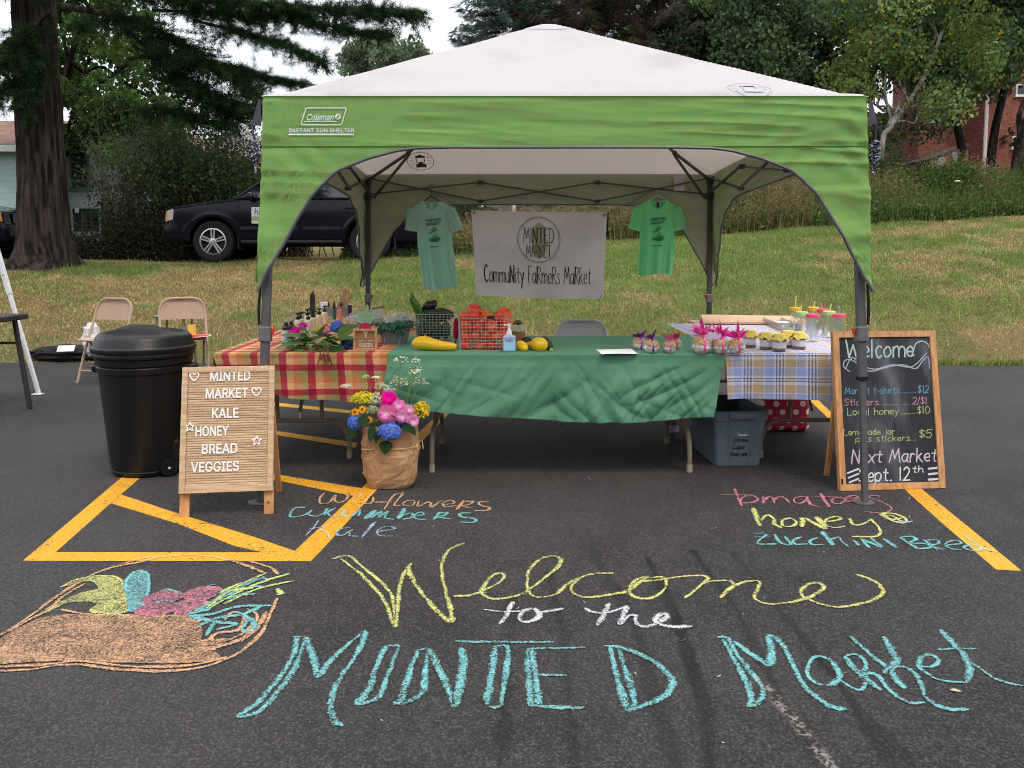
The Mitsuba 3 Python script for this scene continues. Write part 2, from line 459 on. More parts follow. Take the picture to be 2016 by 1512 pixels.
Y_, TEAL, WHITE_, ORG, PNK, BLU, LIME, MAUVE = range(8)
chalk('chalk_lettering', Y_, [
    ('C6', [(680, 172), (790, 150), (900, 235), (1020, 335), (1090, 440), (1112, 610)]), ('C6', [(740, 170), (850, 250), (940, 335), (1030, 450), (1075, 560), (1100, 625)]),
    ('C6', [(1108, 622), (1115, 500), (1135, 350), (1160, 270), (1208, 200)], .02), ('C6', [(1185, 215), (1215, 300), (1330, 460), (1430, 560), (1480, 592)], .02),
    ('C6', [(1485, 590), (1460, 470), (1430, 360), (1410, 250), (1420, 180), (1460, 110), (1560, 65)], .021),
    ('C6', [(1480, 415), (1560, 417), (1640, 400), (1730, 358), (1800, 320), (1825, 280), (1790, 265), (1735, 290), (1690, 350), (1672, 395), (1720, 430), (1800, 435), (1900, 415), (1990, 388)]),
    ('C7', [(190, 425), (280, 390), (420, 290), (505, 215), (515, 168), (470, 152), (390, 168), (320, 230), (295, 310), (305, 385), (350, 422), (430, 420), (500, 395), (560, 340), (620, 305), (720, 272), (870, 265)]),
    ('C7', [(640, 297), (590, 350), (600, 395), (660, 422), (760, 420), (880, 400), (960, 382), (1030, 330), (1095, 290)], .019),
    ('C7', [(1100, 285), (1030, 300), (975, 360), (985, 412), (1080, 436), (1160, 410), (1205, 360), (1215, 310), (1180, 290), (1100, 298)]),
    ('C7', [(1050, 320), (1200, 305), (1340, 285), (1440, 280), (1492, 300), (1440, 350), (1335, 432)]), ('C7', [(1470, 328), (1560, 315), (1640, 318), (1660, 345), (1610, 390), (1575, 430)]),
    ('C7', [(1660, 348), (1740, 322), (1832, 320), (1812, 380), (1800, 430), (1850, 460), (1930, 470), (2016, 462)]),
    ('C8', [(450, 462), (560, 435), (640, 400), (690, 360), (655, 330), (600, 335), (550, 370), (545, 410), (600, 442), (680, 472), (780, 490), (880, 480), (980, 455), (1060, 420), (1085, 388), (1060, 345), (1000, 305), (900, 270)], .019)],
    w=.017, cover=.62, label='yellow chalk script reading Welcome')
chalk('chalk_lettering', WHITE_, [
    ('C7', [(203, 453), (165, 530), (115, 603)], .02), ('C7', [(0, 505), (130, 520), (240, 515), (330, 500)]),
    ('C7', [(330, 498), (270, 520), (245, 560), (280, 587), (340, 577), (375, 540), (345, 498), (380, 522), (450, 515), (535, 498)], .022),
    ('C7', [(836, 462), (800, 540), (762, 612)], .02), ('C7', [(672, 496), (740, 525), (830, 525), (940, 492)]),
    ('C7', [(955, 480), (930, 540), (908, 603), (960, 552), (1010, 545), (1015, 590), (1060, 617), (1110, 612), (1180, 582), (1225, 550), (1200, 533), (1160, 545), (1140, 580), (1180, 607), (1280, 622), (1385, 613)], .022)],
    w=.014, cover=.66, label='white chalk script reading to the')
chalk('chalk_lettering', TEAL, [
    ('C6', [(455, 680), (440, 770), (390, 880), (300, 1000), (180, 1130), (50, 1217)]), ('C6', [(505, 690), (480, 790), (420, 920), (320, 1060), (190, 1185), (60, 1217)]), ('C6', [(422, 683), (510, 688)], .01),
    ('C6', [(512, 690), (545, 780), (575, 880), (590, 958)], .024), ('C6', [(590, 955), (680, 840), (800, 730), (905, 642)], .022), ('C6', [(903, 645), (885, 720), (830, 830), (750, 940), (700, 1040), (672, 1130), (682, 1200), (700, 1250), (755, 1277)], .022),
    ('C6', [(1040, 745), (1000, 830), (960, 930), (930, 1030), (845, 1140)], .024), ('C6', [(1040, 745), (1090, 748), (1125, 752), (1090, 850), (1045, 960), (1010, 1060), (960, 1105), (860, 1138)], .018),
    ('C6', [(1252, 775), (1220, 860), (1182, 960), (1155, 1060), (1130, 1125), (1090, 1115)], .022), ('C6', [(1240, 775), (1330, 760)], .018), ('C6', [(1315, 765), (1310, 850), (1300, 960), (1290, 1045), (1240, 1090), (1150, 1135)], .02),
    ('C6', [(1330, 765), (1380, 880), (1430, 980), (1470, 1080), (1490, 1155)], .026), ('C6', [(1500, 1155), (1522, 1040), (1545, 920), (1552, 820), (1535, 760)], .026),
    ('C6', [(1500, 715), (1700, 720), (2016, 722), (2150, 720)], .017), ('C6', [(1765, 745), (1750, 860), (1730, 980), (1715, 1080), (1712, 1140)], .024), ('C6', [(1765, 748), (1830, 745), (1850, 800), (1835, 940), (1818, 1060), (1790, 1145), (1715, 1150)], .021),
    ('C7', [(300, 768), (303, 900), (312, 1030), (322, 1145)], .026), ('C7', [(325, 770), (345, 880), (355, 1000), (375, 1135)], .026), ('C7', [(290, 768), (420, 762), (680, 757)], .016), ('C7', [(360, 936), (560, 940)], .016), ('C7', [(310, 1140), (480, 1152), (688, 1155)], .02),
    ('C7', [(840, 748), (865, 850), (897, 980), (930, 1090), (957, 1175)], .022), ('C7', [(905, 755), (930, 870), (970, 980), (1000, 1080), (1012, 1130), (960, 1180)], .022), ('C7', [(800, 745), (920, 757)], .012),
    ('C7', [(850, 745), (930, 762), (1040, 800), (1160, 870), (1235, 940), (1255, 1000), (1225, 1060), (1150, 1110), (1040, 1148), (950, 1175)], .02)],
    w=.02, cover=.62, label='large blue chalk capitals reading Minted')
chalk('chalk_lettering', TEAL, [
    ('C8', [(-15, 690), (40, 688), (95, 735)], .016), ('C8', [(20, 700), (80, 800), (140, 910), (190, 1010), (215, 1100), (180, 1148)]), ('C8', [(60, 690), (110, 790), (180, 880), (240, 960), (285, 1040), (270, 1110), (200, 1150)]),
    ('C8', [(95, 715), (180, 780), (270, 840), (338, 882)], .02), ('C8', [(338, 880), (345, 780), (325, 675)], .026), ('C8', [(330, 670), (400, 720), (460, 810), (510, 920), (570, 1020), (650, 1090), (740, 1150), (845, 1166)], .022),
    ('C8', [(725, 830), (640, 820), (590, 870), (588, 940), (630, 990), (690, 1007)], .016), ('C8', [(725, 830), (765, 880), (800, 940), (780, 980), (715, 1012)], .026),
    ('C8', [(800, 975), (880, 1025), (940, 1035), (972, 985), (975, 960)], .016), ('C8', [(830, 815), (900, 900), (980, 970), (1068, 1042)], .026), ('C8', [(830, 815), (900, 803), (960, 840), (972, 890), (945, 930), (1000, 925), (1060, 955), (1120, 1030), (1190, 1090), (1270, 1125), (1360, 1120)], .016),
    ('C8', [(868, 683), (960, 770), (1060, 850), (1112, 900)], .018), ('C8', [(1088, 683), (1140, 770), (1170, 840), (1140, 890), (1095, 932)], .022), ('C8', [(1130, 900), (1165, 960), (1225, 1030)], .024),
    ('C8', [(1140, 882), (1240, 890), (1310, 950), (1342, 1020), (1362, 1085), (1440, 1140), (1530, 1165), (1650, 1165)], .017),
    ('C8', [(1330, 885), (1425, 880), (1445, 830), (1390, 805), (1330, 830), (1328, 890), (1380, 930), (1450, 970), (1540, 985), (1640, 985)], .018),
    ('C8', [(1463, 638), (1540, 720), (1610, 800), (1650, 870), (1655, 930), (1640, 987)], .026), ('C8', [(1440, 772), (1570, 765), (1705, 765)], .014), ('C8', [(1600, 800), (1640, 840), (1720, 890), (1820, 960), (1920, 995), (2016, 1012), (2100, 1020)], .014)],
    w=.02, cover=.66, label='large blue chalk script reading Market')
chalk('chalk_lettering', ORG, [
    ('D2', [(565, 1088), (520, 1140), (535, 1178), (600, 1165), (645, 1110), (640, 1150), (680, 1170), (735, 1140), (745, 1090)]), ('D2', [(795, 1105), (780, 1165)]), ('D2', [(860, 1088), (800, 1180)]), ('D2', [(935, 1090), (880, 1170), (935, 1170), (945, 1120)]),
    ('D2', [(955, 1165), (1095, 1165)]), ('D2', [(1192, 1092), (1120, 1105), (1080, 1150), (1035, 1222)]), ('D2', [(1190, 1095), (1130, 1160), (1115, 1195), (1165, 1190)]), ('D2', [(1240, 1150), (1190, 1165), (1195, 1195), (1260, 1190), (1275, 1160), (1235, 1148)]),
    ('D2', [(1310, 1150), (1300, 1200), (1390, 1165), (1410, 1205), (1490, 1150)]), ('D2', [(1500, 1188), (1590, 1172), (1560, 1150), (1500, 1172), (1520, 1203), (1610, 1192)]), ('D2', [(1665, 1150), (1610, 1225)], .022), ('D2', [(1660, 1160), (1735, 1160), (1700, 1187), (1650, 1195), (1730, 1215)]),
    ('D2', [(1865, 1165), (1790, 1165), (1800, 1190), (1870, 1212), (1835, 1235), (1745, 1230)])], w=.014, cover=.7, label='orange chalk lettering reading wildflowers')
chalk('chalk_lettering', TEAL, [
    ('D2', [(410, 1208), (330, 1212), (285, 1265), (310, 1285), (400, 1268), (440, 1242)]), ('D2', [(460, 1228), (430, 1262), (490, 1277), (560, 1252), (578, 1215), (560, 1270)]), ('D2', [(650, 1212), (590, 1245), (610, 1275), (690, 1270)]), ('D2', [(730, 1220), (700, 1262), (770, 1280), (840, 1225), (830, 1275)]),
    ('D2', [(890, 1298), (960, 1230)], .03), ('D2', [(930, 1290), (1010, 1240), (985, 1290)], .018), ('D2', [(985, 1290), (1062, 1238), (1040, 1290), (1110, 1303)], .016), ('D2', [(1195, 1215), (1150, 1298)], .034), ('D2', [(1170, 1275), (1250, 1252), (1255, 1285), (1180, 1302)]),
    ('D2', [(1270, 1278), (1350, 1262), (1320, 1245), (1265, 1275), (1300, 1300), (1370, 1302)]), ('D2', [(1470, 1245), (1430, 1305)], .024), ('D2', [(1450, 1255), (1530, 1248), (1500, 1275), (1450, 1282), (1565, 1302)]), ('D2', [(1725, 1252), (1640, 1255), (1650, 1282), (1755, 1300), (1740, 1328), (1635, 1325)])],
    w=.016, cover=.75, label='turquoise chalk lettering reading cucumbers')
chalk('chalk_lettering', BLU, [
    ('D2', [(515, 1308), (470, 1370), (412, 1432)]), ('D2', [(440, 1378), (560, 1358), (640, 1310)]), ('D2', [(520, 1375), (580, 1408), (605, 1452)]), ('D2', [(780, 1368), (700, 1375), (655, 1410), (695, 1432), (785, 1382), (755, 1430), (825, 1437)]),
    ('D2', [(962, 1322), (850, 1452)], .018), ('D2', [(970, 1402), (1122, 1378), (1060, 1360), (980, 1390), (1000, 1432), (1115, 1435)])], w=.013, cover=.6, label='pale blue chalk lettering reading kale')
chalk('chalk_lettering', PNK, [
    ('D3', [(1800, 1058), (1830, 1140), (1857, 1197)]), ('D3', [(1685, 1108), (1850, 1105), (1940, 1103)], .012), ('D3', [(1890, 1113), (1848, 1145), (1870, 1172), (1950, 1165), (1985, 1140), (1940, 1112), (1880, 1113)]),
    ('D4', [(5, 1085), (15, 1140)]), ('D4', [(10, 1120), (55, 1088), (85, 1100), (95, 1140)]), ('D4', [(90, 1115), (140, 1088), (185, 1105), (215, 1140)]), ('D4', [(330, 1085), (258, 1097), (250, 1130), (300, 1138), (350, 1105), (340, 1088), (380, 1150), (442, 1165)]),
    ('D4', [(445, 1060), (490, 1125), (522, 1168)], .024), ('D4', [(365, 1088), (540, 1085), (585, 1088)], .012), ('D4', [(610, 1090), (545, 1105), (545, 1135), (600, 1142), (635, 1112), (595, 1090)]), ('D4', [(640, 1112), (740, 1092), (700, 1080), (645, 1100), (655, 1125), (740, 1100)]),
    ('D4', [(920, 1085), (840, 1080), (825, 1095), (900, 1120), (980, 1160), (995, 1190), (930, 1212), (788, 1203)], .012)], w=.015, cover=.68, label='pink chalk lettering reading tomatoes')
chalk('chalk_lettering', Y_, [
    ('D3', [(1950, 1212), (1975, 1290), (2000, 1355)], .028), ('D4', [(-5, 1275), (25, 1235), (60, 1230), (90, 1260), (100, 1300), (155, 1330)]), ('D4', [(225, 1250), (160, 1270), (165, 1310), (230, 1315), (265, 1280), (215, 1250)], .018), ('D4', [(310, 1322), (320, 1255), (400, 1290), (485, 1332), (420, 1242)], .026),
    ('D4', [(500, 1282), (605, 1260), (570, 1240), (490, 1265), (500, 1312), (580, 1327), (645, 1312)], .017), ('D4', [(675, 1255), (700, 1302), (770, 1300), (845, 1258)], .017), ('D4', [(835, 1258), (885, 1310), (912, 1355), (880, 1392), (790, 1397), (690, 1395)], .017)], w=.02, cover=.72, label='yellow chalk lettering reading honey')
chalk('chalk_drawing', Y_, [('D4', [(905, 1220), (960, 1250), (1020, 1280), (1090, 1290), (1110, 1265), (1060, 1232), (980, 1215), (930, 1225), (1000, 1262), (1080, 1252)], .02), ('D4', [(930, 1230), (1000, 1235), (1060, 1270), (1100, 1280)], .02)], cover=.75, label='small yellow chalk bee')
chalk('chalk_drawing', BLU, [('D4', [(1030, 1278), (1090, 1285), (1160, 1275)], .018)], cover=.7, label='blue chalk wing of the bee')
chalk('chalk_lettering', TEAL, [
    ('C8', [(222, 2), (300, 0)], .01), ('C8', [(228, 28), (340, 22)], .01), ('C8', [(315, 10), (255, 68), (385, 72)], .016), ('C8', [(365, 8), (395, 55), (440, 78), (472, 72), (430, 20)]), ('C8', [(545, 25), (490, 48), (510, 75), (590, 72)], .014), ('C8', [(650, 32), (600, 50), (615, 77), (695, 75)], .014),
    ('C8', [(680, -10), (720, 40), (755, 82)], .03), ('C8', [(715, 52), (790, 28), (810, 55), (855, 92)], .016), ('C8', [(885, 45), (925, 85)], .022), ('C8', [(940, 38), (992, 98)], .018), ('C8', [(935, 38), (1075, 95)], .03), ('C8', [(1075, 92), (1000, 28)], .018), ('C8', [(1088, 38), (1175, 97)], .022),
    ('C8', [(1195, 28), (1255, 68), (1312, 107)], .018), ('C8', [(1192, 30), (1270, 22), (1302, 45), (1258, 66), (1370, 72), (1395, 97), (1310, 107)], .017), ('C8', [(1350, 42), (1445, 112)], .018), ('C8', [(1352, 48), (1440, 48), (1455, 70), (1400, 85), (1490, 110)], .014),
    ('C8', [(1500, 82), (1602, 68), (1560, 48), (1498, 68), (1520, 100), (1600, 112)], .014), ('C8', [(1650, 75), (1620, 98), (1690, 118), (1735, 92), (1660, 72)], .02), ('C8', [(1625, 18), (1690, 62), (1735, 100), (1850, 127)], .012)], w=.016, cover=.72, label='turquoise chalk lettering reading zucchini bread')
# the drawn basket
hatch = []
for i in range(26):
    y0 = 560 + i * 11.5 + 6 * math.sin(i * 2.1)
    x0, x1 = max(-40, 240 - i * 14) + 30 * math.sin(i), (1330 - 10 * math.sin(i * 1.7) if i < 14 else 1500 - (i - 14) * 14)
    hatch.append(('C5', [(x0, y0 + 14), (x0 + (x1 - x0) * .3, y0 - 7 + 8 * math.sin(i * 3)), (x0 + (x1 - x0) * .65, y0 + 10 * math.sin(i)), (x1, y0 - 12)], .018))
chalk('chalk_drawing', ORG, hatch + [
    ('C5', [(590, 285), (700, 240), (830, 200), (960, 165), (1150, 145), (1350, 150), (1540, 185), (1680, 235), (1760, 275)]), ('C5', [(600, 275), (760, 225), (950, 188), (1050, 158), (1200, 150)]), ('C5', [(1640, 185), (1780, 225), (1845, 275)]),
    ('C5', [(590, 285), (450, 370), (320, 460), (200, 550), (80, 630), (-40, 700)]), ('C5', [(560, 335), (420, 420), (330, 500), (200, 570), (60, 650), (-40, 690)]), ('C5', [(400, 505), (600, 540), (900, 545), (1220, 548)], .013),
    ('C5', [(-30, 912), (200, 905), (350, 880), (530, 872), (700, 895), (950, 912), (1150, 912), (1350, 885), (1530, 820), (1650, 740), (1740, 640), (1790, 530), (1835, 430)]), ('C5', [(-30, 885), (300, 872), (520, 845), (800, 880), (1050, 885), (1300, 870), (1500, 820)]),
    ('C5', [(1100, 795), (1350, 775), (1600, 700), (1720, 600), (1760, 520)], .024), ('C5', [(1090, 720), (1200, 695), (1320, 740)], .03), ('C5', [(1490, 580), (1540, 525), (1620, 560), (1580, 640), (1450, 660), (1390, 700), (1460, 730)], .02), ('C5', [(1600, 720), (1700, 560), (1640, 500)], .014), ('C5', [(1380, 740), (1560, 690), (1680, 600)], .016)],
    w=.017, cover=.66, label='orange chalk drawing of a basket', fills=[('C5', [(430, 540), (900, 560), (1250, 560), (1340, 640), (1330, 740), (1460, 820), (1250, 860), (900, 860), (560, 830), (200, 850), (-30, 850), (-30, 730), (200, 590)], .46)])
chalk('chalk_drawing', Y_, [('C5', [(400, 360), (500, 310), (640, 285), (760, 290), (820, 340), (830, 420), (860, 480), (800, 530), (600, 525)], .014), ('C5', [(300, 530), (420, 450), (560, 395), (700, 380), (800, 420)], .014)], cover=.7, label='yellow chalk bananas',
      fills=[('C5', [(410, 360), (560, 295), (720, 290), (810, 340), (830, 430), (850, 490), (790, 528), (590, 520), (640, 470), (560, 455), (430, 470), (310, 530), (430, 440), (560, 390), (650, 370), (600, 320), (480, 340)], .5)])
chalk('chalk_drawing', TEAL, [('C5', [(860, 520), (850, 430), (830, 350), (860, 280), (920, 250), (975, 270), (980, 350), (960, 440), (920, 500), (860, 520)], .016)], cover=.75, label='turquoise chalk cucumber', fills=[('C5', [(860, 515), (840, 350), (900, 260), (970, 270), (975, 370), (930, 490)], .56)])
toms = [[(955, 430), (1060, 390), (1180, 390), (1200, 430), (1080, 460), (960, 460)], [(890, 520), (980, 470), (1130, 455), (1160, 500), (1070, 540), (930, 542)], [(1200, 410), (1320, 360), (1440, 360), (1450, 390), (1360, 440), (1250, 440)], [(1165, 540), (1160, 480), (1260, 445), (1380, 460), (1370, 500), (1280, 530)]]
chalk('chalk_drawing', PNK, [('C5', t + t[:1], .013) for t in toms], cover=.7, label='pink chalk tomatoes', fills=[('C5', t, .5) for t in toms])
chalk('chalk_drawing', TEAL, [('C5', [(1060, 385), (1110, 372), (1200, 400)], .013), ('C5', [(1370, 350), (1425, 342)], .013), ('C5', [(1010, 465), (1090, 450), (1190, 470)], .012)] +
      [('C5', [(1230 + 20 * i, 545 - 4 * i), (1400 + 18 * i, 470 - 14 * i + 8 * math.sin(i * 3)), (1560 + 22 * i, 420 - 18 * i + 10 * math.sin(i * 2)), (1700 + 14 * i - 50 * (i % 3), 400 - 16 * i)], .016) for i in range(8)] +
      [('C5', [(1240, 550), (1400, 540), (1560, 490), (1800, 480)], .02), ('C5', [(1320, 610), (1450, 560), (1600, 540), (1720, 490)], .02), ('C5', [(1370, 680), (1420, 600), (1560, 605), (1430, 640)], .02), ('C5', [(1600, 640), (1650, 570), (1690, 620), (1620, 655), (1600, 635)], .018), ('C5', [(1560, 520), (1640, 560), (1700, 600)], .018), ('C5', [(1280, 560), (1420, 585), (1500, 600)], .026)],
      cover=.72, label='turquoise chalk greens over the basket rim')
chalk('chalk_drawing', LIME, [('C5', [(1360, 500), (1480, 410), (1600, 340), (1765, 262)], .016), ('C5', [(1400, 490), (1560, 400), (1720, 330), (1915, 268)], .016), ('C5', [(1480, 470), (1650, 390), (1780, 350), (1945, 318)], .016), ('C5', [(1540, 380), (1680, 360)], .03), ('C5', [(1830, 370), (1860, 400), (1830, 410)], .02), ('C5', [(1450, 400), (1600, 330)], .02)], cover=.72, label='lime chalk strokes among the greens')
flecks = []
for i in range(34):
    px, py = rs.uniform(700, 1900), rs.uniform(900, 1490)
    a = rs.uniform(0, 3.1); L = rs.uniform(12, 60)
    flecks.append(('D2', [((px - 500) * 4.032, (py - 700) * 4.032), ((px - 500) * 4.032 + L * math.cos(a) * .5, (py - 700) * 4.032 + L * .3 * math.sin(a) + 6), ((px - 500) * 4.032 + L * math.cos(a), (py - 700) * 4.032 + L * .5 * math.sin(a))], .007))
chalk('chalk_fleck', WHITE_, flecks, cover=.42, label='faint stray chalk flecks')


# ---------------------------------------------------------------- the grass bank
def ground(x, y):
    x, y = np.asarray(x, float), np.asarray(y, float)
    e = edge_y(x)
    yc = np.interp(x, [-12, -2, 3, 8, 14], [15.2, 15.2, 16.2, 16.5, 16.8])
    zc = np.interp(x, [-14, -8, -3, 0, 1.9, 4.1, 5.9, 10, 16], [1.02, 1.06, 1.09, 1.2, 1.42, 1.56, 1.67, 1.93, 2.2])
    s2 = np.interp(x, [-6, 0, 3, 8], [.02, .05, .14, .16])
    t = (y - e) / (yc - e)
    tt = np.clip(t, 0, 1)
    z = zc * (tt + .09 * np.sin(np.pi * tt) - .05 * (1 - np.minimum(tt / .1, 1)) * (tt > 0))
    z = np.where(t < 0, t * .1 * (yc - e), np.maximum(z, .02 * np.minimum(tt * 20, 1)))
    z = z + np.where(t > 1, s2 * np.minimum(y - yc, 6.0) + np.minimum(s2, .09) * np.clip(y - yc - 6, 0, 14), 0)
    b = (meshkit.fbm(np.stack([x * .7, y * .7, x * 0], -1), 3) - .5) * .12
    return z + b * np.clip(t * 4, 0, 1)


def bank_color(p, n, uv):
    return mix(mix((.075, .075, .03), (.14, .10, .05), smoothstep(.4, .65, fbm(p.x * 1.3, p.y * 1.3))), (.16, .13, .06), noise(p.x * 60, p.y * 60) * .6)


scene['m_bank'] = two({'type': 'principled', 'base_color': proc(bank_color), 'roughness': .95, 'specular': .1})
u = np.concatenate([[-150, -90, -60, -40], np.linspace(-28, 28, 141), [40, 60, 90, 150]])
w = np.concatenate([[-.35, -.1, 0, .05, .12, .2], np.linspace(.35, 9, 60), np.linspace(9.5, 26, 40), [32, 40, 60, 100, 200]])
U, W = np.meshgrid(u, w, indexing='ij')
Yg = edge_y(np.clip(U, -30, 30)) + W
Z = ground(U, Yg) - .012
v = np.stack([U, Yg, Z], -1).reshape(-1, 3)
i, j = np.meshgrid(np.arange(len(u) - 1), np.arange(len(w) - 1), indexing='ij')
nw = len(w)
setting('grass_bank', tm(v, np.stack([i * nw + j, (i + 1) * nw + j, (i + 1) * nw + j + 1, i * nw + j + 1], -1).reshape(-1, 4)), 'm_bank', smooth=True)


def blades(x, y, h, wd, lean, col, seg=1):
    """One upright blade per point: a narrow triangle (or a bent pair)."""
    n = len(x)
    a = rs.uniform(0, 2 * np.pi, n)
    z = ground(x, y) - .01
    dx, dy = np.cos(a) * wd / 2, np.sin(a) * wd / 2
    la = rs.uniform(0, 2 * np.pi, n)
    tip = np.stack([x + np.cos(la) * lean * h, y + np.sin(la) * lean * h, z + h * np.sqrt(np.maximum(.1, 1 - lean ** 2))], 1)
    b0, b1 = np.stack([x - dx, y - dy, z], 1), np.stack([x + dx, y + dy, z], 1)
    return np.stack([b0, b1, tip], 1).reshape(-1, 3), np.arange(3 * n).reshape(-1, 3), np.repeat(col, 3, 0)


N = 560000
y = 9.3 + (17.2 - 9.3) * np.sqrt(rs.uniform(0.0, 1, N)) ** 1.05
x = rs.uniform(-1, 1, N) * (y * .66 + 1.2) + .2
t = y - edge_y(x)
yc = np.interp(x, [-12, -2, 3, 8, 14], [15.2, 15.2, 16.2, 16.5, 16.8])
keep = (t > .02 + .12 * rs.uniform(0, 1, N) ** 2) & (y < yc + .6)
x, y, yc = x[keep], y[keep], yc[keep]
n1 = meshkit.fbm(np.stack([x * .55, y * .9, x * 0], 1), 4, 3)
n2 = meshkit.fbm(np.stack([x * 2.4, y * 2.4, x * 0], 1), 3, 9)
dryness = np.clip((n1 - .47) * 4.2 + (n2 - .5) * 2.4 + np.interp(x, [-7, -2, 2, 8], [.56, .38, .03, .05]) - .25 * ((y - edge_y(x)) < .25), 0, 1)
r = rs.uniform(0, 1, len(x))
green = np.stack([.17 + .10 * r, .245 + .11 * r, .07 + .04 * r], 1)
straw = np.stack([.42 + .18 * r, .34 + .14 * r, .17 + .08 * r], 1)
brown = np.stack([.26 + .08 * r, .18 + .06 * r, .09 + .04 * r], 1)
pick = rs.uniform(0, 1, len(x))
col = np.where((pick < dryness * .62)[:, None], straw, np.where((pick < dryness * .85)[:, None], brown, green))
left = np.interp(x, [-8, -3, 1], [.72, .82, 1.0])
bright = (1.16 + .28 * np.clip((meshkit.fbm(np.stack([x * 5, y * 5, x * 0], 1), 2, 4) - .5) * 2, -1, 1))
h = (.028 + .045 * rs.uniform(0, 1, len(x)) ** 2) * (1.25 - .45 * dryness) * np.where(rs.uniform(0, 1, len(x)) < .02, 2.2, 1)
# a ragged fringe of taller tufts where the grass meets the asphalt
fr_x = rs.uniform(-7.5, 8, 9000); keep = meshkit.noise(np.stack([fr_x * 2.2, fr_x * 0, fr_x * 0], 1), 8) > np.interp(fr_x, [-6, 2], [.62, .36]); fr_x = fr_x[keep]
fr_y = edge_y(fr_x) + rs.uniform(-.02, .16, len(fr_x)); rr_ = rs.uniform(0, 1, (len(fr_x), 1))
x, y, h = np.concatenate([x, fr_x]), np.concatenate([y, fr_y]), np.concatenate([h, rs.uniform(.05, .13, len(fr_x))])
col = np.vstack([col, np.where(rr_ < .75, np.array([[.15, .24, .05]]), np.array([[.40, .33, .16]])) * (.7 + .6 * rr_)]); bright, left = np.concatenate([bright, np.ones(len(fr_x))]), np.concatenate([left, np.ones(len(fr_x))])
v, f, c = blades(x, y, h, .007 + .008 * rs.uniform(0, 1, len(x)), rs.uniform(.1, .9, len(x)), col * (bright * (.85 + .15 * left) * rs.uniform(.55, 1.4, len(bright)))[:, None])
setting('grass', tm(v, f), 'm_leaf', color=c, smooth=False, kind='stuff', label='mown dry grass on the bank')
# ================================================================ THE CANOPY TENT and what hangs from it
TF, TB = 4.306, 7.43
FL, FR_ = yp(519, 188, TF), yp(1705, 188, TF)
BL, BR = yp(718, 343, TB), yp(1404, 343, TB)
APEX = yp(1083, 50, (TF + TB) / 2 + .02)
tent = thing('canopy_tent', 'pop-up canopy with white peaked roof and green arched valance over the market tables', 'canopy tent')
GREY = (.085, .085, .095)
DARKG = (.03, .03, .035)

DROP_E = np.array([0, .095, .18, .26, .33, .38, .53, .68, .78, .95, 9])
DROP_Z = np.array([.99, .79, .625, .49, .42, .375, .315, .275, .262, .258, .258]) + .005     # how far the cloth hangs below the eave


def wrinkle(e, d, L, seed):
    """Outward push of the valance cloth at a distance e along the eave and d below it."""
    near = np.exp(-np.minimum(e, L - e) / .35)
    p = np.stack([e * 1.6, d * 15 + .5 * np.sin(e * 2.3), e * 0 + seed], -1)
    w = (meshkit.fbm(p, 3, seed) - .5) * .016
    r = 1 - np.abs(2 * meshkit.noise(np.stack([e * 1.1 + d * 2, d * 17 - e * .8, e * 0], -1), seed + 5) - 1)
    w = w + .010 * r ** 3 * (.35 + 1.5 * near)
    w = w + .006 * near * np.sin(d * 46 + 5 * np.sin(e * 9 + seed)) * np.clip(d * 8, 0, 1) * np.clip((.5 - d) * 6, 0.25, 1)
    fan = np.clip(d - .26, 0, 1)
    w = w + fan * .028 * np.sin((e - d * .35) * 24 + seed) * np.exp(-np.minimum(e, L - e) * 2.5)
    if seed == 1: w = w * (1 - .85 * np.clip((.75 - e) / .12, 0, 1) * np.clip((e - .06) / .06, 0, 1) * np.clip((.25 - d) / .03, 0, 1))
    return np.maximum(w - .002, -.007) * np.clip(d / .03, 0, 1)


def side(A, B, seed, nm_):
    """(position, unit along, unit outward, length) of one side of the valance."""
    L = np.linalg.norm((B - A)[:2]); al = (B - A) / np.linalg.norm(B - A)
    out = np.array([al[1], -al[0], 0]); out /= np.linalg.norm(out)

    def pos(s, t, off=0.0):
        e = np.minimum(s, 1 - s) * L
        D = np.interp(e, DROP_E, DROP_Z)
        d = D * t
        w = wrinkle(s * L, d, L, seed)
        splay = .035 * d / .99; push = (.080 if nm_ == 'front' else .035) * d / .99
        base = A + (B - A) * s[:, None]
        p = base + out * (w + push + off)[:, None] + al * (np.where(s < .5, -1, 1) * splay * np.exp(-e * 4))[:, None]
        p[:, 2] -= d
        return p
    return pos, al, out, L


sides = [('front', FL, FR_, 1), ('back', BR, BL, 2), ('left', BL, FL, 3), ('right', FR_, BR, 4)]
fn0 = None
for nm, A, B, sd in sides:
    pos, al, out, L = side(A, B, sd, nm)
    if nm == 'front': fn0 = (pos, al, out, L)
    sw = lambda u: np.clip(.5 - .5 * np.cos(np.pi * np.clip(u, 0, 1)) * .35 + (u - .5) * .65 - 0.0, 0, 1)   # more columns near the corners
    m = grid(lambda u, v_: pos(u, 1 - v_), 260, 60)
    part(tent, 'valance', m, 'm_green_cloth', smooth=True)
    m2 = grid(lambda u, v_: pos(1 - u, 1 - v_, -.013), 160, 36)
    part(tent, 'valance_lining', m2, 'm_lining', smooth=True, label='grey inner side of the valance')
    ss = np.linspace(0, 1, 160)
    edge = pos(ss, np.ones(160), 0.0)
    part(tent, 'edge_piping', tube(edge, .0085, 6), 'm_satin', (.075, .078, .10), label='dark grey piping along the arched edge')
    seam = np.stack([pos(np.array([s]), np.array([min(1, .258 / np.interp(min(s, 1 - s) * L, DROP_E, DROP_Z))]), .0035)[0] for s in np.linspace(.002, .998, 120)])
    part(tent, 'seam', tube(seam, .0022, 4), 'm_matte', (.09, .20, .04))

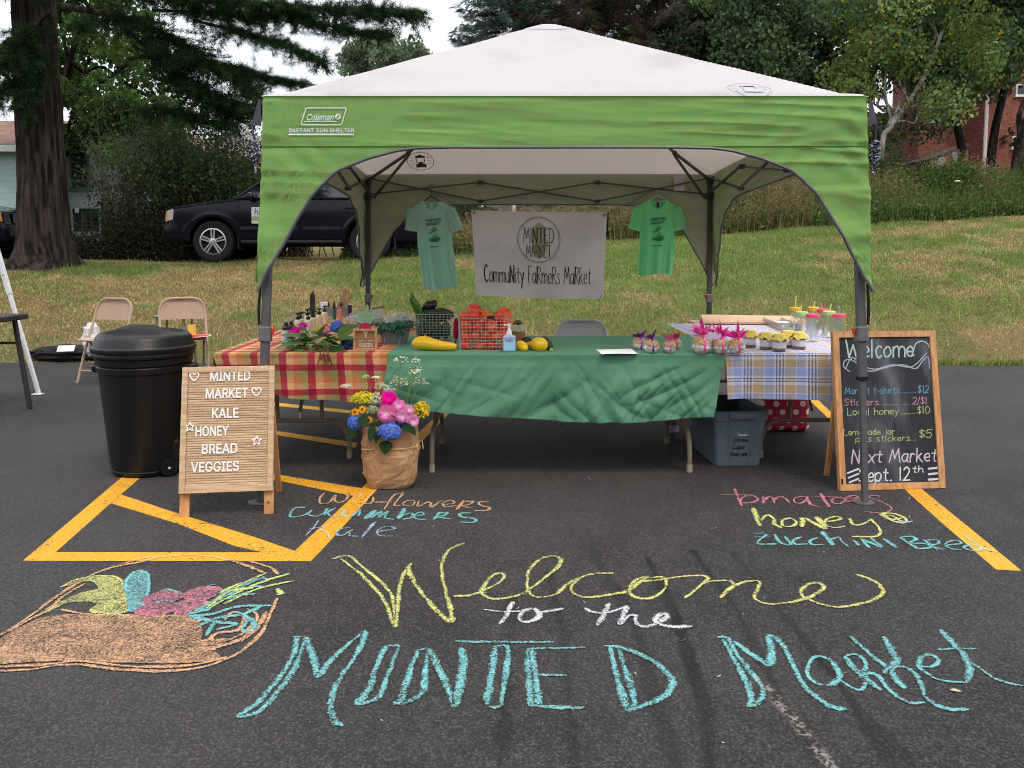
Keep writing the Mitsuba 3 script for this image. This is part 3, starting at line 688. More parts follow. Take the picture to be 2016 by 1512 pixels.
# the roof: four taut panels
def roof_pos(u, v_):
    a, b = 2 * u - 1, 2 * v_ - 1
    m = np.maximum(np.abs(a), np.abs(b)); r = np.minimum(np.abs(a), np.abs(b)) / np.maximum(m, 1e-6)
    base = (FL * ((1 - u) * (1 - v_))[:, None] + FR_ * (u * (1 - v_))[:, None] + BL * ((1 - u) * v_)[:, None] + BR * (u * v_)[:, None])
    rise = APEX[2] - (FL[2] + BL[2]) / 2
    flat = np.clip((.965 - m) / .965, 0, 1)
    h = (1 - m) * (1 - r ** 5) + flat * r ** 5
    h = h - .028 * np.sin(np.pi * np.clip(m, 0, 1)) * (1 - r) ** .7                  # the panels sag a little between the hips
    h = np.minimum(h, .965 + .02 * (1 - m / .06))
    n = (meshkit.fbm(np.stack([a * 3, b * 3, a * 0], -1), 3, 2) - .5) * .018 * np.clip((1 - m) * 6, 0, 1)
    crease = .010 * np.exp(-((np.abs(b - .35 * a + .1) / .05) ** 2)) * np.clip((1 - m) * 4, 0, 1) * 0
    ov = 1 + .006 * np.clip((m - .97) / .03, 0, 1)
    c = base.mean(0) if False else (FL + FR_ + BL + BR) / 4
    p = base.copy(); p[:, :2] = c[:2] + (base[:, :2] - c[:2]) * ov[:, None]
    p[:, 2] = base[:, 2] + rise * h + n + crease
    p[:, 2] -= .016 * np.clip((m - .985) / .015, 0, 1) - .012
    return p


part(tent, 'roof', grid(roof_pos, 141, 141), 'm_roof', smooth=True, label='white peaked canopy roof, slightly stained')
lin_ = grid(lambda u, v_: roof_pos(1 - (.5 + (u - .5) * .992), .5 + (v_ - .5) * .992) - [0, 0, .012], 101, 101)
part(tent, 'roof_lining', lin_, 'm_roof_lining', smooth=True, label='beige inner side of the roof')
def roof_at(px, py):
    best = None
    uu, vv = np.meshgrid(np.linspace(0, 1, 400), np.linspace(0, .5, 300), indexing='ij')
    P = roof_pos(uu.ravel(), vv.ravel())
    d = ray(px, py); q = P - [0, 0, H]
    k = np.argmin(np.linalg.norm(q - np.outer(q @ d / (d @ d), d), axis=1) + 0.001 * q[:, 1])
    return uu.ravel()[k], vv.ravel()[k]


cap = grid(lambda u, v_: roof_pos(.5 + (u - .5) * .11, .5 + (v_ - .5) * .11) + [0, 0, .005], 12, 12)
part(tent, 'roof_cap', cap, 'm_roof', smooth=True)

# legs
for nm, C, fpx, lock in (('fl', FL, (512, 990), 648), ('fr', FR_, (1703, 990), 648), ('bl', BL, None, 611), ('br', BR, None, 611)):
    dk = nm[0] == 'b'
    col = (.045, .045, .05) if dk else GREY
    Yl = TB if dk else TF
    top = C + np.array([.036 if nm[1] == 'l' else -.036, -.04 if dk else .04, -.03])
    if fpx: foot = gp(*fpx)
    else: foot = np.array([top[0] + (-.04 if nm[1] == 'l' else .04), Yl + .02, 0.0])
    def at_(z): return top + (foot - top) * ((top[2] - z) / (top[2] - foot[2]))
    zl = .885
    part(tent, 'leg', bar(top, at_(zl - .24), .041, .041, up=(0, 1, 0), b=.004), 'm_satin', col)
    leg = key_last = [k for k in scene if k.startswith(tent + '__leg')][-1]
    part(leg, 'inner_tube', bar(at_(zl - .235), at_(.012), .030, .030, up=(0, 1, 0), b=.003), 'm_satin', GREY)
    part(leg, 'collar', bar(at_(zl - .225), at_(zl - .245), .045, .045, up=(0, 1, 0)), 'm_matte', (.01, .01, .01))
    part(leg, 'lock', bar(at_(zl + .035), at_(zl - .045), .058, .060, up=(0, 1, 0), b=.006), 'm_satin', (.12, .12, .13))
    part(leg, 'lock_button', box(.014, .024, .034, at_(zl + .012) + [.035 if nm[1] == 'l' else -.036, 0, 0], b=.004), 'm_satin', (.60, .03, .02), label='red lock button')
    part(leg, 'foot_plate', cat(mv(lathe([(0, 0), (.055, 0), (.055, .006), (.02, .010), (0, .010)], 24), at_(0.002) + [-.008, 0, 0])), 'm_metal', (.35, .35, .34))
    part(leg, 'corner_bracket', box(.06, .06, .06, top + [0, 0, -.03], b=.01), 'm_satin', DARKG)
    sl = at_(top[2] - .165)
    part(leg, 'slider', box(.065, .065, .07, sl, b=.01), 'm_satin', DARKG)
    if not dk:
        bl_ = at_(1.07)
        s_ = -1 if nm[1] == 'l' else 1
        part(leg, 'strap', tube(spline([C + [s_ * .03, -.03, -.96], at_(1.02) + [s_ * .030, -.028, 0], at_(.93) + [s_ * .028, -.02, 0]], .02), .008, 5), 'm_matte', (.012, .012, .014))

# scissor truss on the back and the two sides (the front one is behind the valance, from here as from everywhere)
TUB = (.055, .052, .048)
for (A, B) in ((BL, BR), (BL, FL), (BR, FR_), (FL, FR_)):
    inn = np.array([(BL + BR + FL + FR_)[0] / 4 - (A[0] + B[0]) / 2, (BL + BR + FL + FR_)[1] / 4 - (A[1] + B[1]) / 2, 0]); inn = inn / np.linalg.norm(inn)
    a, b = A + inn * .035, B + inn * .035
    hi, lo = -.03, -.185
    for k in range(3):
        p, q_ = a + (b - a) * (k / 3), a + (b - a) * ((k + 1) / 3)
        up0, up1 = (-.03 if k == 0 else -.075), (-.03 if k == 2 else -.075)
        lo0, lo1 = (-.185 if k == 0 else -.24), (-.185 if k == 2 else -.24)
        if k % 2 == 1: pass
        part(tent, 'truss_bar', bar(p + [0, 0, up0], q_ + inn * .004 + [0, 0, lo1], .012, .024, up=inn), 'm_satin', TUB)
        part(tent, 'truss_bar', bar(p + inn * .016 + [0, 0, lo0], q_ + inn * .020 + [0, 0, up1], .012, .024, up=inn), 'm_satin', TUB)
        if k:
            part(tent, 'truss_joint', box(.05, .05, .035, p + inn * .008 + [0, 0, up0], b=.006), 'm_satin', DARKG)
            part(tent, 'truss_joint', box(.045, .045, .03, p + inn * .008 + [0, 0, lo0], b=.006), 'm_satin', DARKG)
            if (A is BL and B is BR):
                part(tent, 'hook_tab', box(.05, .004, .05, p - inn * .022 + [0, 0, -.035]), 'm_matte', (.42, .40, .38))
hub = APEX + [0, 0, -.10]
part(tent, 'peak_hub', box(.09, .09, .09, hub, b=.02), 'm_satin', DARKG)
for C in (FL, FR_, BL, BR):
    cc = C + ((FL + FR_ + BL + BR) / 4 - C) * [.03, .03, 0] + [0, 0, -.05]
    hp = cc + (hub - cc) * .26 + [0, 0, -.03]
    part(tent, 'roof_pole', bar(cc, hp, .022, .022, b=.003), 'm_satin', TUB)
    part(tent, 'roof_pole', bar(hp, hub + [0, 0, -.01], .018, .018, b=.003), 'm_satin', TUB)
    part(tent, 'roof_strut', bar(cc + ((hub - cc) * [.03, .03, 0]) + [0, 0, -.165], hp + [0, 0, -.02], .014, .020), 'm_satin', TUB)
    part(tent, 'pole_joint', ball(.022, 1, c=hp), 'm_satin', DARKG)

# corner straps with coiled guy lines
for C, s_ in ((FL, -1), (FR_, 1)):
    p = C + [s_ * .012, -.012, 0]
    tri = np.array([[0, 0, -.02], [0, 0, -.16], [s_ * .05, .012, -.13], [s_ * .012, 0, -.02]]) + p
    part(tent, 'corner_strap', tm(tri, [[0, 1, 2], [0, 2, 3]]), 'm_matte', (.08, .075, .09))
    rope = [p + [s_ * .045, 0, -.13], p + [s_ * .04, 0, -.2], p + [s_ * .038, 0, -.25]]
    part(tent, 'guy_line', tube(spline(rope, .02), .004, 5), 'm_matte', (.05, .05, .10))
    cv = []
    th = np.linspace(0, 2 * np.pi * 9, 260)
    cv = np.stack([.026 * np.cos(th) * np.abs(np.sin(th / 18 * 1.0)) ** .3, .022 * np.sin(th), -.045 * np.cos(th / 18) + .008 * np.sin(th * 1.3)], 1)
    kk = part(tent, 'guy_line_coil', None or cat(tube(cv + p + [s_ * .036, -.005, -.285], .0042, 5), tube(spline([p + [s_ * .036, 0, -.33], p + [s_ * .03, -.004, -.40]], .02), .007, 5)), 'm_ropeb', label='coiled blue flecked guy line')
scene['m_ropeb'] = two({'type': 'principled', 'roughness': .9, 'base_color': proc(lambda p, n, uv: dr.select(cell_rand(dr.floor(p.x * 180), dr.floor(p.y * 180), dr.floor(p.z * 130)) > .74, mi.Color3f(.55, .55, .62), mi.Color3f(.025, .025, .07)))})

# lettering on the front valance and the lantern badges
def on_front(m, s0, d0, sx=1.0, sy=1.0, shear=0.0, lift=.007):
    """Print in metres (x along the valance, y up) placed with its origin s0 along and d0 below the eave."""
    pos, al, out, L = fn0
    m = m.copy()
    for _ in range(2):
        if len(m.faces) < 6000: m = m.subdivide() if False else m
    v = np.asarray(m.vertices)
    e, d = s0 + v[:, 0] * sx + shear * v[:, 1] * sy, d0 - v[:, 1] * sy
    D = np.interp(np.minimum(e, L - e), DROP_E, DROP_Z)
    p = pos(e / L, d / D, 0.0) + out * (lift + v[:, 2] * .3)[:, None]
    return tm(p, m.faces)


def flat(poly):
    out_ = []
    for g in getattr(poly, 'geoms', [poly]):
        if g.area > 1e-9:
            a, f = trimesh.creation.triangulate_polygon(g, engine='earcut')
            m = tm(np.column_stack([a, np.zeros(len(a))]), f)
            if m.face_normals[0][2] < 0: m.faces = m.faces[:, ::-1]
            out_.append(m)
    return cat(out_)


def fine(m, e):
    v, f = trimesh.remesh.subdivide_to_size(np.asarray(m.vertices), np.asarray(m.faces), e)
    return tm(v, f)


PRINT = (.62, .72, .70)
S_ = 4.306 / 1631
fr_ = sbox(0, 0, .187, .067).buffer(.012)
ring_ = affinity.skew(fr_.difference(fr_.buffer(-.0055)), xs=16, origin=(0, 0))
e0 = (595 - 519) * S_
part(tent, 'print', on_front(fine(flat(ring_), .02), e0 + .005, (241 - 188) * S_), 'm_matte', PRINT, label='printed outline of the badge')
tx = meshkit.text_mesh('Coleman', .030, .0005, bold=True)
part(tent, 'print', on_front(fine(tx, .02), e0 + .018, (236 - 188) * S_, .135 / np.ptp(tx.vertices[:, 0]), 1.05, .25), 'm_matte', PRINT, label='Coleman lettering')
badge = Point(0, 0).buffer(.015).difference(affinity.rotate(sbox(-.0028, -.013, .0028, .010), -25))
badge = badge.difference(affinity.rotate(sbox(-.009, -.002, .009, .002), 20))
part(tent, 'print', on_front(fine(flat(badge), .02), e0 + .180, (229 - 188) * S_), 'm_matte', PRINT)
part(tent, 'print', on_front(fine(flat(sbox(0, 0, .165, .004)), .02), e0 + .010, (239 - 188) * S_), 'm_matte', PRINT)
tx = meshkit.text_mesh('INSTANT SUN SHELTER', .019, .0005, bold=True)
part(tent, 'print', on_front(fine(tx, .02), (569 - 519) * S_, (259 - 188) * S_, 125 * S_ / np.ptp(tx.vertices[:, 0]), 1), 'm_matte', PRINT, label='INSTANT SUN SHELTER lettering')
part(tent, 'print', on_front(fine(flat(sbox(0, 0, 125 * S_, .008)), .02), (569 - 519) * S_, (264.5 - 188) * S_), 'm_matte', PRINT)

lantern = unary_union([Point(0, 0).buffer(1, 40).difference(Point(0, 0).buffer(.95, 40)),
                       Polygon([(-.42, .48), (-.28, .62), (.28, .62), (.42, .48), (.34, .42), (-.34, .42)]), sbox(-.12, .6, .12, .72),
                       sbox(-.33, -.12, .33, .44).difference(sbox(-.27, -.07, .27, .38)), sbox(-.18, -.28, .18, -.12), sbox(-.38, -.62, .38, -.28), sbox(-.42, -.66, .42, -.6)] +
                      [affinity.translate(affinity.rotate(sbox(-.16, -.02, .16, .02), a), x, y_) for x, y_, a in ((-.62, .4, -20), (-.66, .08, 0), (-.62, -.26, 20), (.62, .4, 20), (.66, .08, 0), (.62, -.26, -20))])
lm = fine(flat(lantern), .25)


def on_roof(m, px, py, w, h, back=False, lift=.006):
    if back:
        c = yp(px, py, 7.0)
        for _ in range(4):                                                 # where the line of sight meets the back panel's inside
            v_ = np.clip(1 - (TB - c[1]) / (TB - TF), .5, 1); u_ = (c[0] - BL[0]) / (BR[0] - BL[0])
            r = roof_pos(np.array([u_, u_]), np.array([v_, v_ - .05]))
            n_ = np.cross([1, 0, 0], r[0] - r[1]); n_ /= np.linalg.norm(n_)
            d = ray(px, py); c = np.array([0, 0, H]) + d * ((r[0] - [0, 0, H]) @ n_ / (d @ n_))
        up = (r[1] - r[0]) / np.linalg.norm(r[1] - r[0])
        v = np.asarray(m.vertices)
        P = c + np.outer(v[:, 0] * w, [1, 0, 0]) + np.outer(v[:, 1] * h, up)
        vv = 1 - (TB - P[:, 1]) / (TB - TF); uu = (P[:, 0] - BL[0]) / (BR[0] - BL[0])
        R = roof_pos(uu, vv); P[:, 2] = R[:, 2] - lift - .013
        return tm(P, m.faces)
    u0, v0 = roof_at(px, py)
    v = np.asarray(m.vertices)
    return tm(roof_pos(u0 + v[:, 0] * w / 3.12, v0 + v[:, 1] * h / 3.1) + [0, 0, lift], m.faces)


part(tent, 'print', on_roof(lm, 828, 313, .115, .14, True, .008), 'm_matte', (.10, .085, .075), smooth=False, label='dark lantern badge inside the roof')
part(tent, 'print', on_roof(lm, 1476, 175, .115, .10), 'm_matte', (.40, .40, .47), smooth=False, label='grey lantern badge on the roof')
part(tent, 'care_label', box(.10, .002, .14, yp(1338, 360, TB - .05)), 'm_matte', (.50, .47, .45), label='white care label hanging inside')

# ---------------------------------------------------------------- handwriting font (x, y in tenths of the capital height)
GL = {
    'W': (9, [[(0, 10), (2, 0), (4.5, 7), (7, 0), (9, 10)]]), 'M': (8, [[(0, 0), (1.5, 10), (4, 3), (6.5, 10), (8, 0)]]), 'S': (5, [[(5, 9), (2.5, 10), (.5, 8), (2.5, 5.5), (5, 3), (3, .2), (0, 1)]]), 'L': (5, [[(.5, 10), (0, 0), (5, .3)]]),
    'N': (6, [[(0, 0), (.5, 10), (5.5, 0), (6, 10)]]), 'C': (5.5, [[(5.5, 8.8), (3, 10), (.5, 7), (.3, 3), (2.5, 0), (5.5, 1.2)]]), 'F': (5, [[(.5, 0), (.5, 10)], [(.5, 10), (5, 10)], [(.5, 5.5), (4, 5.5)]]), 'R': (5.5, [[(0, 0), (.3, 10)], [(.3, 10), (4, 9.5), (4.8, 7.5), (3.5, 5.5), (.3, 5)], [(1.5, 5), (5.5, 0)]]),
    'K': (5.5, [[(0, 0), (0, 10)], [(5, 10), (.2, 4.5)], [(1.5, 5.7), (5.5, 0)]]), 'E': (5, [[(5, 10), (0, 10)], [(0, 10), (0, 0)], [(0, 5.3), (4, 5.3)], [(0, 0), (5, 0)]]), 'T': (6, [[(0, 10), (6, 10)], [(3, 10), (3, 0)]]), 'I': (1, [[(.5, 10), (.5, 0)]]), 'D': (6, [[(0, 0), (0, 10)], [(0, 10), (4, 9), (6, 5), (4, 1), (0, 0)]]), 'A': (6, [[(0, 0), (3, 10), (6, 0)], [(1.3, 4), (4.7, 4)]]),
    'B': (5, [[(0, 0), (0, 10)], [(0, 10), (4, 9.5), (4, 6), (0, 5.3)], [(0, 5.3), (5, 4.5), (4.5, .5), (0, 0)]]),
    'a': (5, [[(4.5, 6), (2, 6.2), (.2, 3.5), (1.5, .2), (4, 1.5), (4.6, 6)], [(4.6, 6), (4.6, 1), (5.2, 0)]]), 'c': (4.3, [[(4.3, 5.3), (2.5, 6.3), (.3, 3.5), (2, 0), (4.3, .8)]]), 'e': (4.6, [[(.4, 3), (4.4, 3.6), (3, 6.2), (.8, 5), (.4, 2), (2.2, 0), (4.6, .9)]]), 'h': (4.5, [[(0, 10), (0, 0)], [(0, 3.5), (2.3, 6.2), (4.2, 5), (4.4, 0)]]), 'i': (1, [[(.5, 6), (.5, 0)], [(.4, 8.2), (.6, 8.7)]]), 'j': (2.5, [[(2, 6), (2, -2), (.3, -3)], [(2, 8.2), (2.2, 8.7)]]),
    'k': (4.5, [[(0, 10), (0, 0)], [(4, 6), (.2, 2.8)], [(1.3, 3.8), (4.5, 0)]]), 'l': (1, [[(.5, 10), (.5, 0)]]), 'm': (7.5, [[(0, 6), (0, 0)], [(0, 4), (2, 6.2), (3.6, 5), (3.7, 0)], [(3.7, 4), (5.8, 6.2), (7.3, 5), (7.5, 0)]]), 'n': (4.5, [[(0, 6), (0, 0)], [(0, 4), (2.4, 6.2), (4.2, 5), (4.4, 0)]]), 'o': (4.8, [[(2.4, 6.2), (.3, 4), (.8, .8), (2.8, 0), (4.6, 2.5), (4, 5.5), (2.4, 6.2)]]), 'p': (4.6, [[(0, 6), (0, -3)], [(0, 5), (2.5, 6.3), (4.6, 3.5), (2.8, .2), (0, 1)]]),
    'r': (3.6, [[(0, 6), (.2, 0)], [(.2, 3.5), (1.6, 6), (3.6, 5.6)]]), 's': (4, [[(4, 5.5), (2, 6.2), (.5, 4.8), (2, 3.3), (3.8, 1.8), (2.5, .1), (0, .6)]]), 't': (4, [[(2, 9), (2, 1), (3.6, .2)], [(0, 6.2), (4, 6.2)]]), 'u': (4.5, [[(0, 6), (.3, 1), (2.3, 0), (4.3, 2), (4.4, 6)], [(4.4, 6), (4.6, 0)]]), 'w': (6.5, [[(0, 6), (1.6, 0), (3.2, 5), (4.8, 0), (6.5, 6)]]), 'x': (4.5, [[(0, 6), (4.5, 0)], [(4.5, 6), (0, 0)]]), 'y': (4.6, [[(0, 6), (2.4, .5)], [(4.6, 6), (2.4, .5), (1, -3)]]), 'd': (4.8, [[(4.4, 4.5), (2, 6.2), (.2, 3), (2, 0), (4.3, 1.8)], [(4.5, 10), (4.6, 0)]]),
    '0': (5.4, [[(2.7, 10), (.3, 7), (.3, 3), (2.7, 0), (5.2, 3), (5.2, 7), (2.7, 10)]]), '1': (1.5, [[(.6, 10), (.8, 0)]]), '2': (5, [[(.3, 8), (2.5, 10), (4.8, 8), (3.5, 4.5), (0, .2)], [(0, .2), (5, .2)]]), '5': (5, [[(5, 10), (.8, 10)], [(.8, 10), (.6, 5.5), (3.5, 6), (5, 3), (2.8, 0), (0, .8)]]), '$': (5, [[(5, 8), (2.5, 9), (.5, 7.5), (2.5, 5), (4.8, 3), (2.8, 1), (0, 2)], [(2.6, 10.5), (2.4, -.5)]]), '/': (3, [[(3, 10), (0, -1)]]), '.': (1, [[(.3, .2), (.7, .5)]]), '-': (3, [[(.3, 3.5), (2.7, 3.5)]]), ' ': (3.2, []),
}


def hand(text, h, pen, sx=1.0, gap=1.4, slant=0.0, wob=.25, seed=1, heavy=None):
    """Handwritten letters as one shapely shape in metres, capitals h tall, starting at the origin."""
    r = np.random.RandomState(seed); x = 0.0; out_ = []
    for ch in text:
        w, st = GL[ch]
        for s in st:
            q = np.array(s, float) + r.uniform(-wob, wob, (len(s), 2))
            q = np.stack([(x + q[:, 0]) * sx + slant * q[:, 1], q[:, 1]], 1) * h / 10
            c = spline(q, h / 12) if len(q) > 2 and ch not in 'WMNKATEFILkvwx/' else q
            k = 1.0
            if heavy: k = heavy if abs(q[0, 1] - q[-1, 1]) > .6 * h and len(out_) % 2 == 0 else 1.0
            out_.append(LineString(c).buffer(pen / 2 * k, 4))
        x += w + gap
    return unary_union(out_), (x - gap) * sx * h / 10


# ---------------------------------------------------------------- the banner
scene['m_banner'] = {'type': 'principledthin', 'roughness': .5, 'diff_trans': .25, 'spec_trans': 0.0, 'base_color': proc(lambda p, n, uv: mix((.82, .81, .82), (.72, .70, .70), smoothstep(.4, .75, fbm(p.x * 4, p.z * 4, 2.0))))}
YB = 7.33
b0, b1, b2, b3 = yp(928, 414, YB), yp(1195, 418, YB), yp(937, 582, YB), yp(1188, 589, YB)
def ban(u, v_, off=0.0):
    p = b2 * ((1 - u) * (1 - v_))[:, None] + b3 * (u * (1 - v_))[:, None] + b0 * ((1 - u) * v_)[:, None] + b1 * (u * v_)[:, None]
    p[:, 1] += .018 * np.sin(u * 7 + 1) * (1 - v_) + .01 * np.sin(u * 17 + v_ * 3) * .6 - off
    p[:, 2] -= .006 * np.sin(np.pi * u)
    return p
bn = thing('banner', 'grey-white vinyl banner reading Minted Market Community Farmers Market hung at the back of the tent', 'banner')
part(bn, 'sheet', grid(ban, 60, 40), 'm_banner', smooth=True)
BW, BH = 1.16, .76
def on_banner(poly, color, label=None, off=.004):
    m = fine(flat(poly), .05); v = np.asarray(m.vertices)
    part(bn, 'print', tm(ban(v[:, 0] / BW, v[:, 1] / BH, off), m.faces), 'm_matte', color, smooth=False, label=label)
INK = (.022, .024, .02)
cx_, cy_ = .575, .515
on_banner(affinity.translate(Polygon([(0, .165), (.032, .135), (.062, .12), (.062, .02), (.08, -.01), (.07, -.075), (.04, -.11), (.01, -.165), (-.01, -.165), (-.04, -.12), (-.07, -.075), (-.06, -.02), (-.052, .115), (-.03, .135)]), cx_ + .003, cy_ - .005), (.46, .47, .30), 'olive green leaf behind the round emblem')
on_banner(affinity.translate(affinity.scale(unary_union([Point(0, 0).buffer(.193, 48).difference(Point(0, 0).buffer(.1885, 48)), Point(0, 0).buffer(.182, 48).difference(Point(0, 0).buffer(.180, 48))]), .97, 1.05), cx_, cy_), (.12, .12, .05), 'thin double ring of the emblem', .006)
def fit(text, h, w, pen, x, y, seed, gap=1.6, heavy=1.5):
    s, L = hand(text, h, pen, 1.0, gap, 0, .12, seed, heavy)
    k = w / L
    s, L = hand(text, h, pen, k, gap, 0, .12, seed, heavy)
    return affinity.translate(s, x, y)
on_banner(fit('MINTED', .132, .265, .0052, cx_ - .133, cy_ - .028, 3), INK, 'MINTED lettering', .008)
on_banner(fit('MARKET', .105, .22, .0048, cx_ - .112, cy_ - .152, 4), INK, 'MARKET lettering', .008)
on_banner(fit('CommuNity FaRmeRs MaRket', .150, .955, .0062, .085, .13, 5, heavy=1.7), INK, 'Community Farmers Market lettering')
for (u_, v_, q) in ((.02, .97, yp(843, 372, TB - .06)), (.98, .97, yp(1292, 370, TB - .06))):
    p = ban(np.array([u_]), np.array([v_]))[0]
    part(bn, 'grommet', mv(trimesh.creation.torus(.009, .003, 12, 6), p + [0, -.006, 0], rx=math.pi / 2), 'm_metal', (.25, .23, .2))
    part(bn, 'cord', tube(spline([p, p + (q - p) * .5 + [0, 0, -.012], q], .05), .0022, 4), 'm_matte', (.05, .05, .045))
p = ban(np.array([.985]), np.array([.05]))[0]
part(bn, 'cord', tube([p, p + [-.03, 0, -.07]], .0022, 4), 'm_matte', (.05, .05, .045))
part(bn, 'pole', tube([b1 + [.012, .01, 0], b1 + (b3 - b1) * .28 + [.010, .01, 0]], .006, 6), 'm_matte', (.02, .02, .02))

# ---------------------------------------------------------------- the two T-shirts on hangers
def tshirt(name, label, cx, top_py, hem_py, tilt, col, hang_col, hang_label, seed, halfw, mirror=1, tagcol=(.5, .5, .48)):
    Ys = TB - .06
    s = Ys / F
    C = yp(cx, top_py, Ys); hgt = (hem_py - top_py) * s
    k = thing(name, label, 't-shirt', 'mint t-shirts hanging at the back of the tent')
    nz, na = 46, 72
    zz = np.concatenate([np.linspace(0, .07, 14), np.linspace(.085, hgt, nz - 14)])
    def hw(z):  # half width
        return np.interp(z, [0, .012, .03, .05, .065, .085, .16, .3, hgt], [.075, .098, .135, .170, .182, .178, halfw, halfw * 1.02, halfw * 1.06])
    def hd(z):
        return np.interp(z, [0, .03, .065, .15, .4, hgt], [.030, .034, .040, .050, .055, .060])
    def neck(x):  # front neckline drop
        return .085 * np.clip(1 - (x / .082) ** 2, 0, 1)
    def surf(a, z, inner=0.0):
        w, d = hw(z) - inner, hd(z) - inner
        ca, sa = np.cos(a), np.sin(a)
        x = w * np.sign(ca) * np.abs(ca) ** .8
        y_ = d * np.sign(sa) * np.abs(sa) ** .9
        f = np.clip((z - .12) / .4, 0, 1)
        fold = f * (.016 * np.sin(x * 62 + seed) + .010 * np.sin(x * 118 + seed * 2 + z * 3)) + .007 * np.clip(z * 6, 0, 1) * (meshkit.fbm(np.stack([x * 9, z * 5, y_ * 9 + seed], -1), 2, seed) - .5)
        y_ = y_ + fold * np.where(sa < 0, 1, .6)
        zz_ = z + np.where(sa < 0, neck(x) * np.clip(1 - z / .10, 0, 1), .012 * np.clip(1 - (x / .08) ** 2, 0, 1) * np.clip(1 - z / .05, 0, 1))
        x = x + tilt * z + .006 * np.sin(z * 9 + seed)
        hem = np.clip((z - hgt * .8) / (hgt * .2), 0, 1) * (.014 * np.sin(x * 21 + seed) + .025 * x * mirror)
        return np.stack([x, y_, -zz_ - hem], -1)
    a, z = np.meshgrid(np.linspace(0, 2 * np.pi, na + 1), zz, indexing='ij')
    P = surf(a.ravel(), z.ravel()) + C
    i, j = np.meshgrid(np.arange(na), np.arange(nz), indexing='ij')
    i, j = i[:, :-1], j[:, :-1]
    body = tm(P, np.stack([i * nz + j, i * nz + j + 1, (i + 1) * nz + j + 1, (i + 1) * nz + j], -1).reshape(-1, 4))
    part(k, 'body', body, 'm_leaf2', col, smooth=True)
    for sgn in (-1, 1):
        st = np.array([sgn * .148, 0, -.070]); en = np.array([sgn * .196 + tilt * .2, .0, -.262])
        ts = np.linspace(0, 1, 12); aa = np.linspace(0, 2 * np.pi, 33)
        A, B_ = np.meshgrid(aa, ts, indexing='ij'); A, B_ = A.ravel(), B_.ravel()
        ax = en - st; ln = np.linalg.norm(ax); ax /= ln
        side_ = np.array([ax[2], 0, -ax[0]])
        c0 = st + np.outer(B_, en - st)
        wv = np.interp(B_, [0, .3, 1], [.062, .066, .064]); dv = np.interp(B_, [0, 1], [.034, .040])
        pp = c0 + np.outer(np.cos(A) * wv, side_) + np.outer(np.sin(A) * dv + .007 * np.sin(np.cos(A) * 9 + B_ * 6 + seed), [0, 1, 0])
        ii, jj = np.meshgrid(np.arange(32), np.arange(11), indexing='ij')
        part(k, 'sleeve', tm(pp + C, np.stack([ii * 12 + jj, ii * 12 + jj + 1, (ii + 1) * 12 + jj + 1, (ii + 1) * 12 + jj], -1).reshape(-1, 4)), 'm_leaf2', col, smooth=True)
    xs_ = np.linspace(-.083, .083, 30)
    cosv = np.clip(xs_ / .0755, -1, 1); aa = 2 * np.pi - np.arccos(np.sign(cosv) * np.abs(cosv) ** 1.25)
    ring = surf(aa, np.full(30, .002)) + C
    part(k, 'collar', tube(ring + [0, -.002, 0], .0075, 6), 'm_matte', np.array(col) * .9)
    bx = surf(np.linspace(0, np.pi, 12), np.full(12, .004)) + C
    part(k, 'collar', tube(bx, .0065, 6), 'm_matte', np.array(col) * .9)
    part(k, 'neck_tag', box(.022, .002, .042, C + [.0, hd(.02) * .2, -.04]), 'm_matte', tagcol)

    def on_shirt(poly, color, lbl=None):
        m = fine(flat(poly), .012); v = np.asarray(m.vertices)
        x, z = v[:, 0], -v[:, 1]
        cs = np.clip(x / hw(z), -1, 1); a_ = 2 * np.pi - np.arccos(np.sign(cs) * np.abs(cs) ** 1.25)
        p = surf(a_, z, -.0035) + C + [0, -.003, 0]
        part(k, 'print', tm(p, m.faces), 'm_matte', color, smooth=False, label=lbl)

    def txt(t, h, w, x, y_, rot=0.0):
        m = meshkit.text_mesh(t, h, .001, bold=True)
        pr = trimesh.path.polygons.projected(m, normal=[0, 0, 1]) if False else None
        tri = [Polygon(np.asarray(m.vertices)[f][:, :2]) for f, n_ in zip(m.faces, m.face_normals) if n_[2] > .5]
        g = unary_union([q.buffer(1e-5) for q in tri])
        b = g.bounds
        g = affinity.translate(affinity.scale(g, w / (b[2] - b[0]), 1, origin=(b[0], 0)), x - b[0], y_)
        return affinity.rotate(g, rot, origin=(0, y_))
    ink = (.012, .014, .012)
    on_shirt(unary_union([txt('the', .010, .022, -.072, -.175), txt('MINTED', .024, .118, -.046, -.180, 3), txt('MARKET', .022, .116, -.062, -.212, 3)]), ink, 'printed words the Minted Market')
    def arrow(x, y_, L, rot, flip):
        s_ = -1 if flip else 1
        g = Polygon([(0, -.013), (L, -.013), (L, .013), (0, .013), (-.016, 0)])
        g = g.difference(g.buffer(-.003))
        return affinity.translate(affinity.rotate(affinity.scale(g, s_, 1, origin=(0, 0)), rot, origin=(0, 0)), x, y_)
    on_shirt(unary_union([arrow(-.028, -.268, .055, 28, False), arrow(-.026, -.283, .055, -22, False), sbox(-.001, -.36, .003, -.30), sbox(-.001, -.235, .003, -.225),
                          affinity.rotate(unary_union([sbox(-.02 + i * .013, -.262, -.014 + i * .013, -.248) for i in range(4)]), 28), txt('GRAMPIAN', .010, .078, -.044, -.405, 2)]), ink, 'printed signpost and small word')
    leaf = affinity.translate(Polygon([(-.055, -.006), (-.035, .004), (-.02, .018), (.01, .014), (.035, .020), (.058, .012), (.045, -.012), (.02, -.026), (-.015, -.024), (-.04, -.014)]), -.002, -.335)
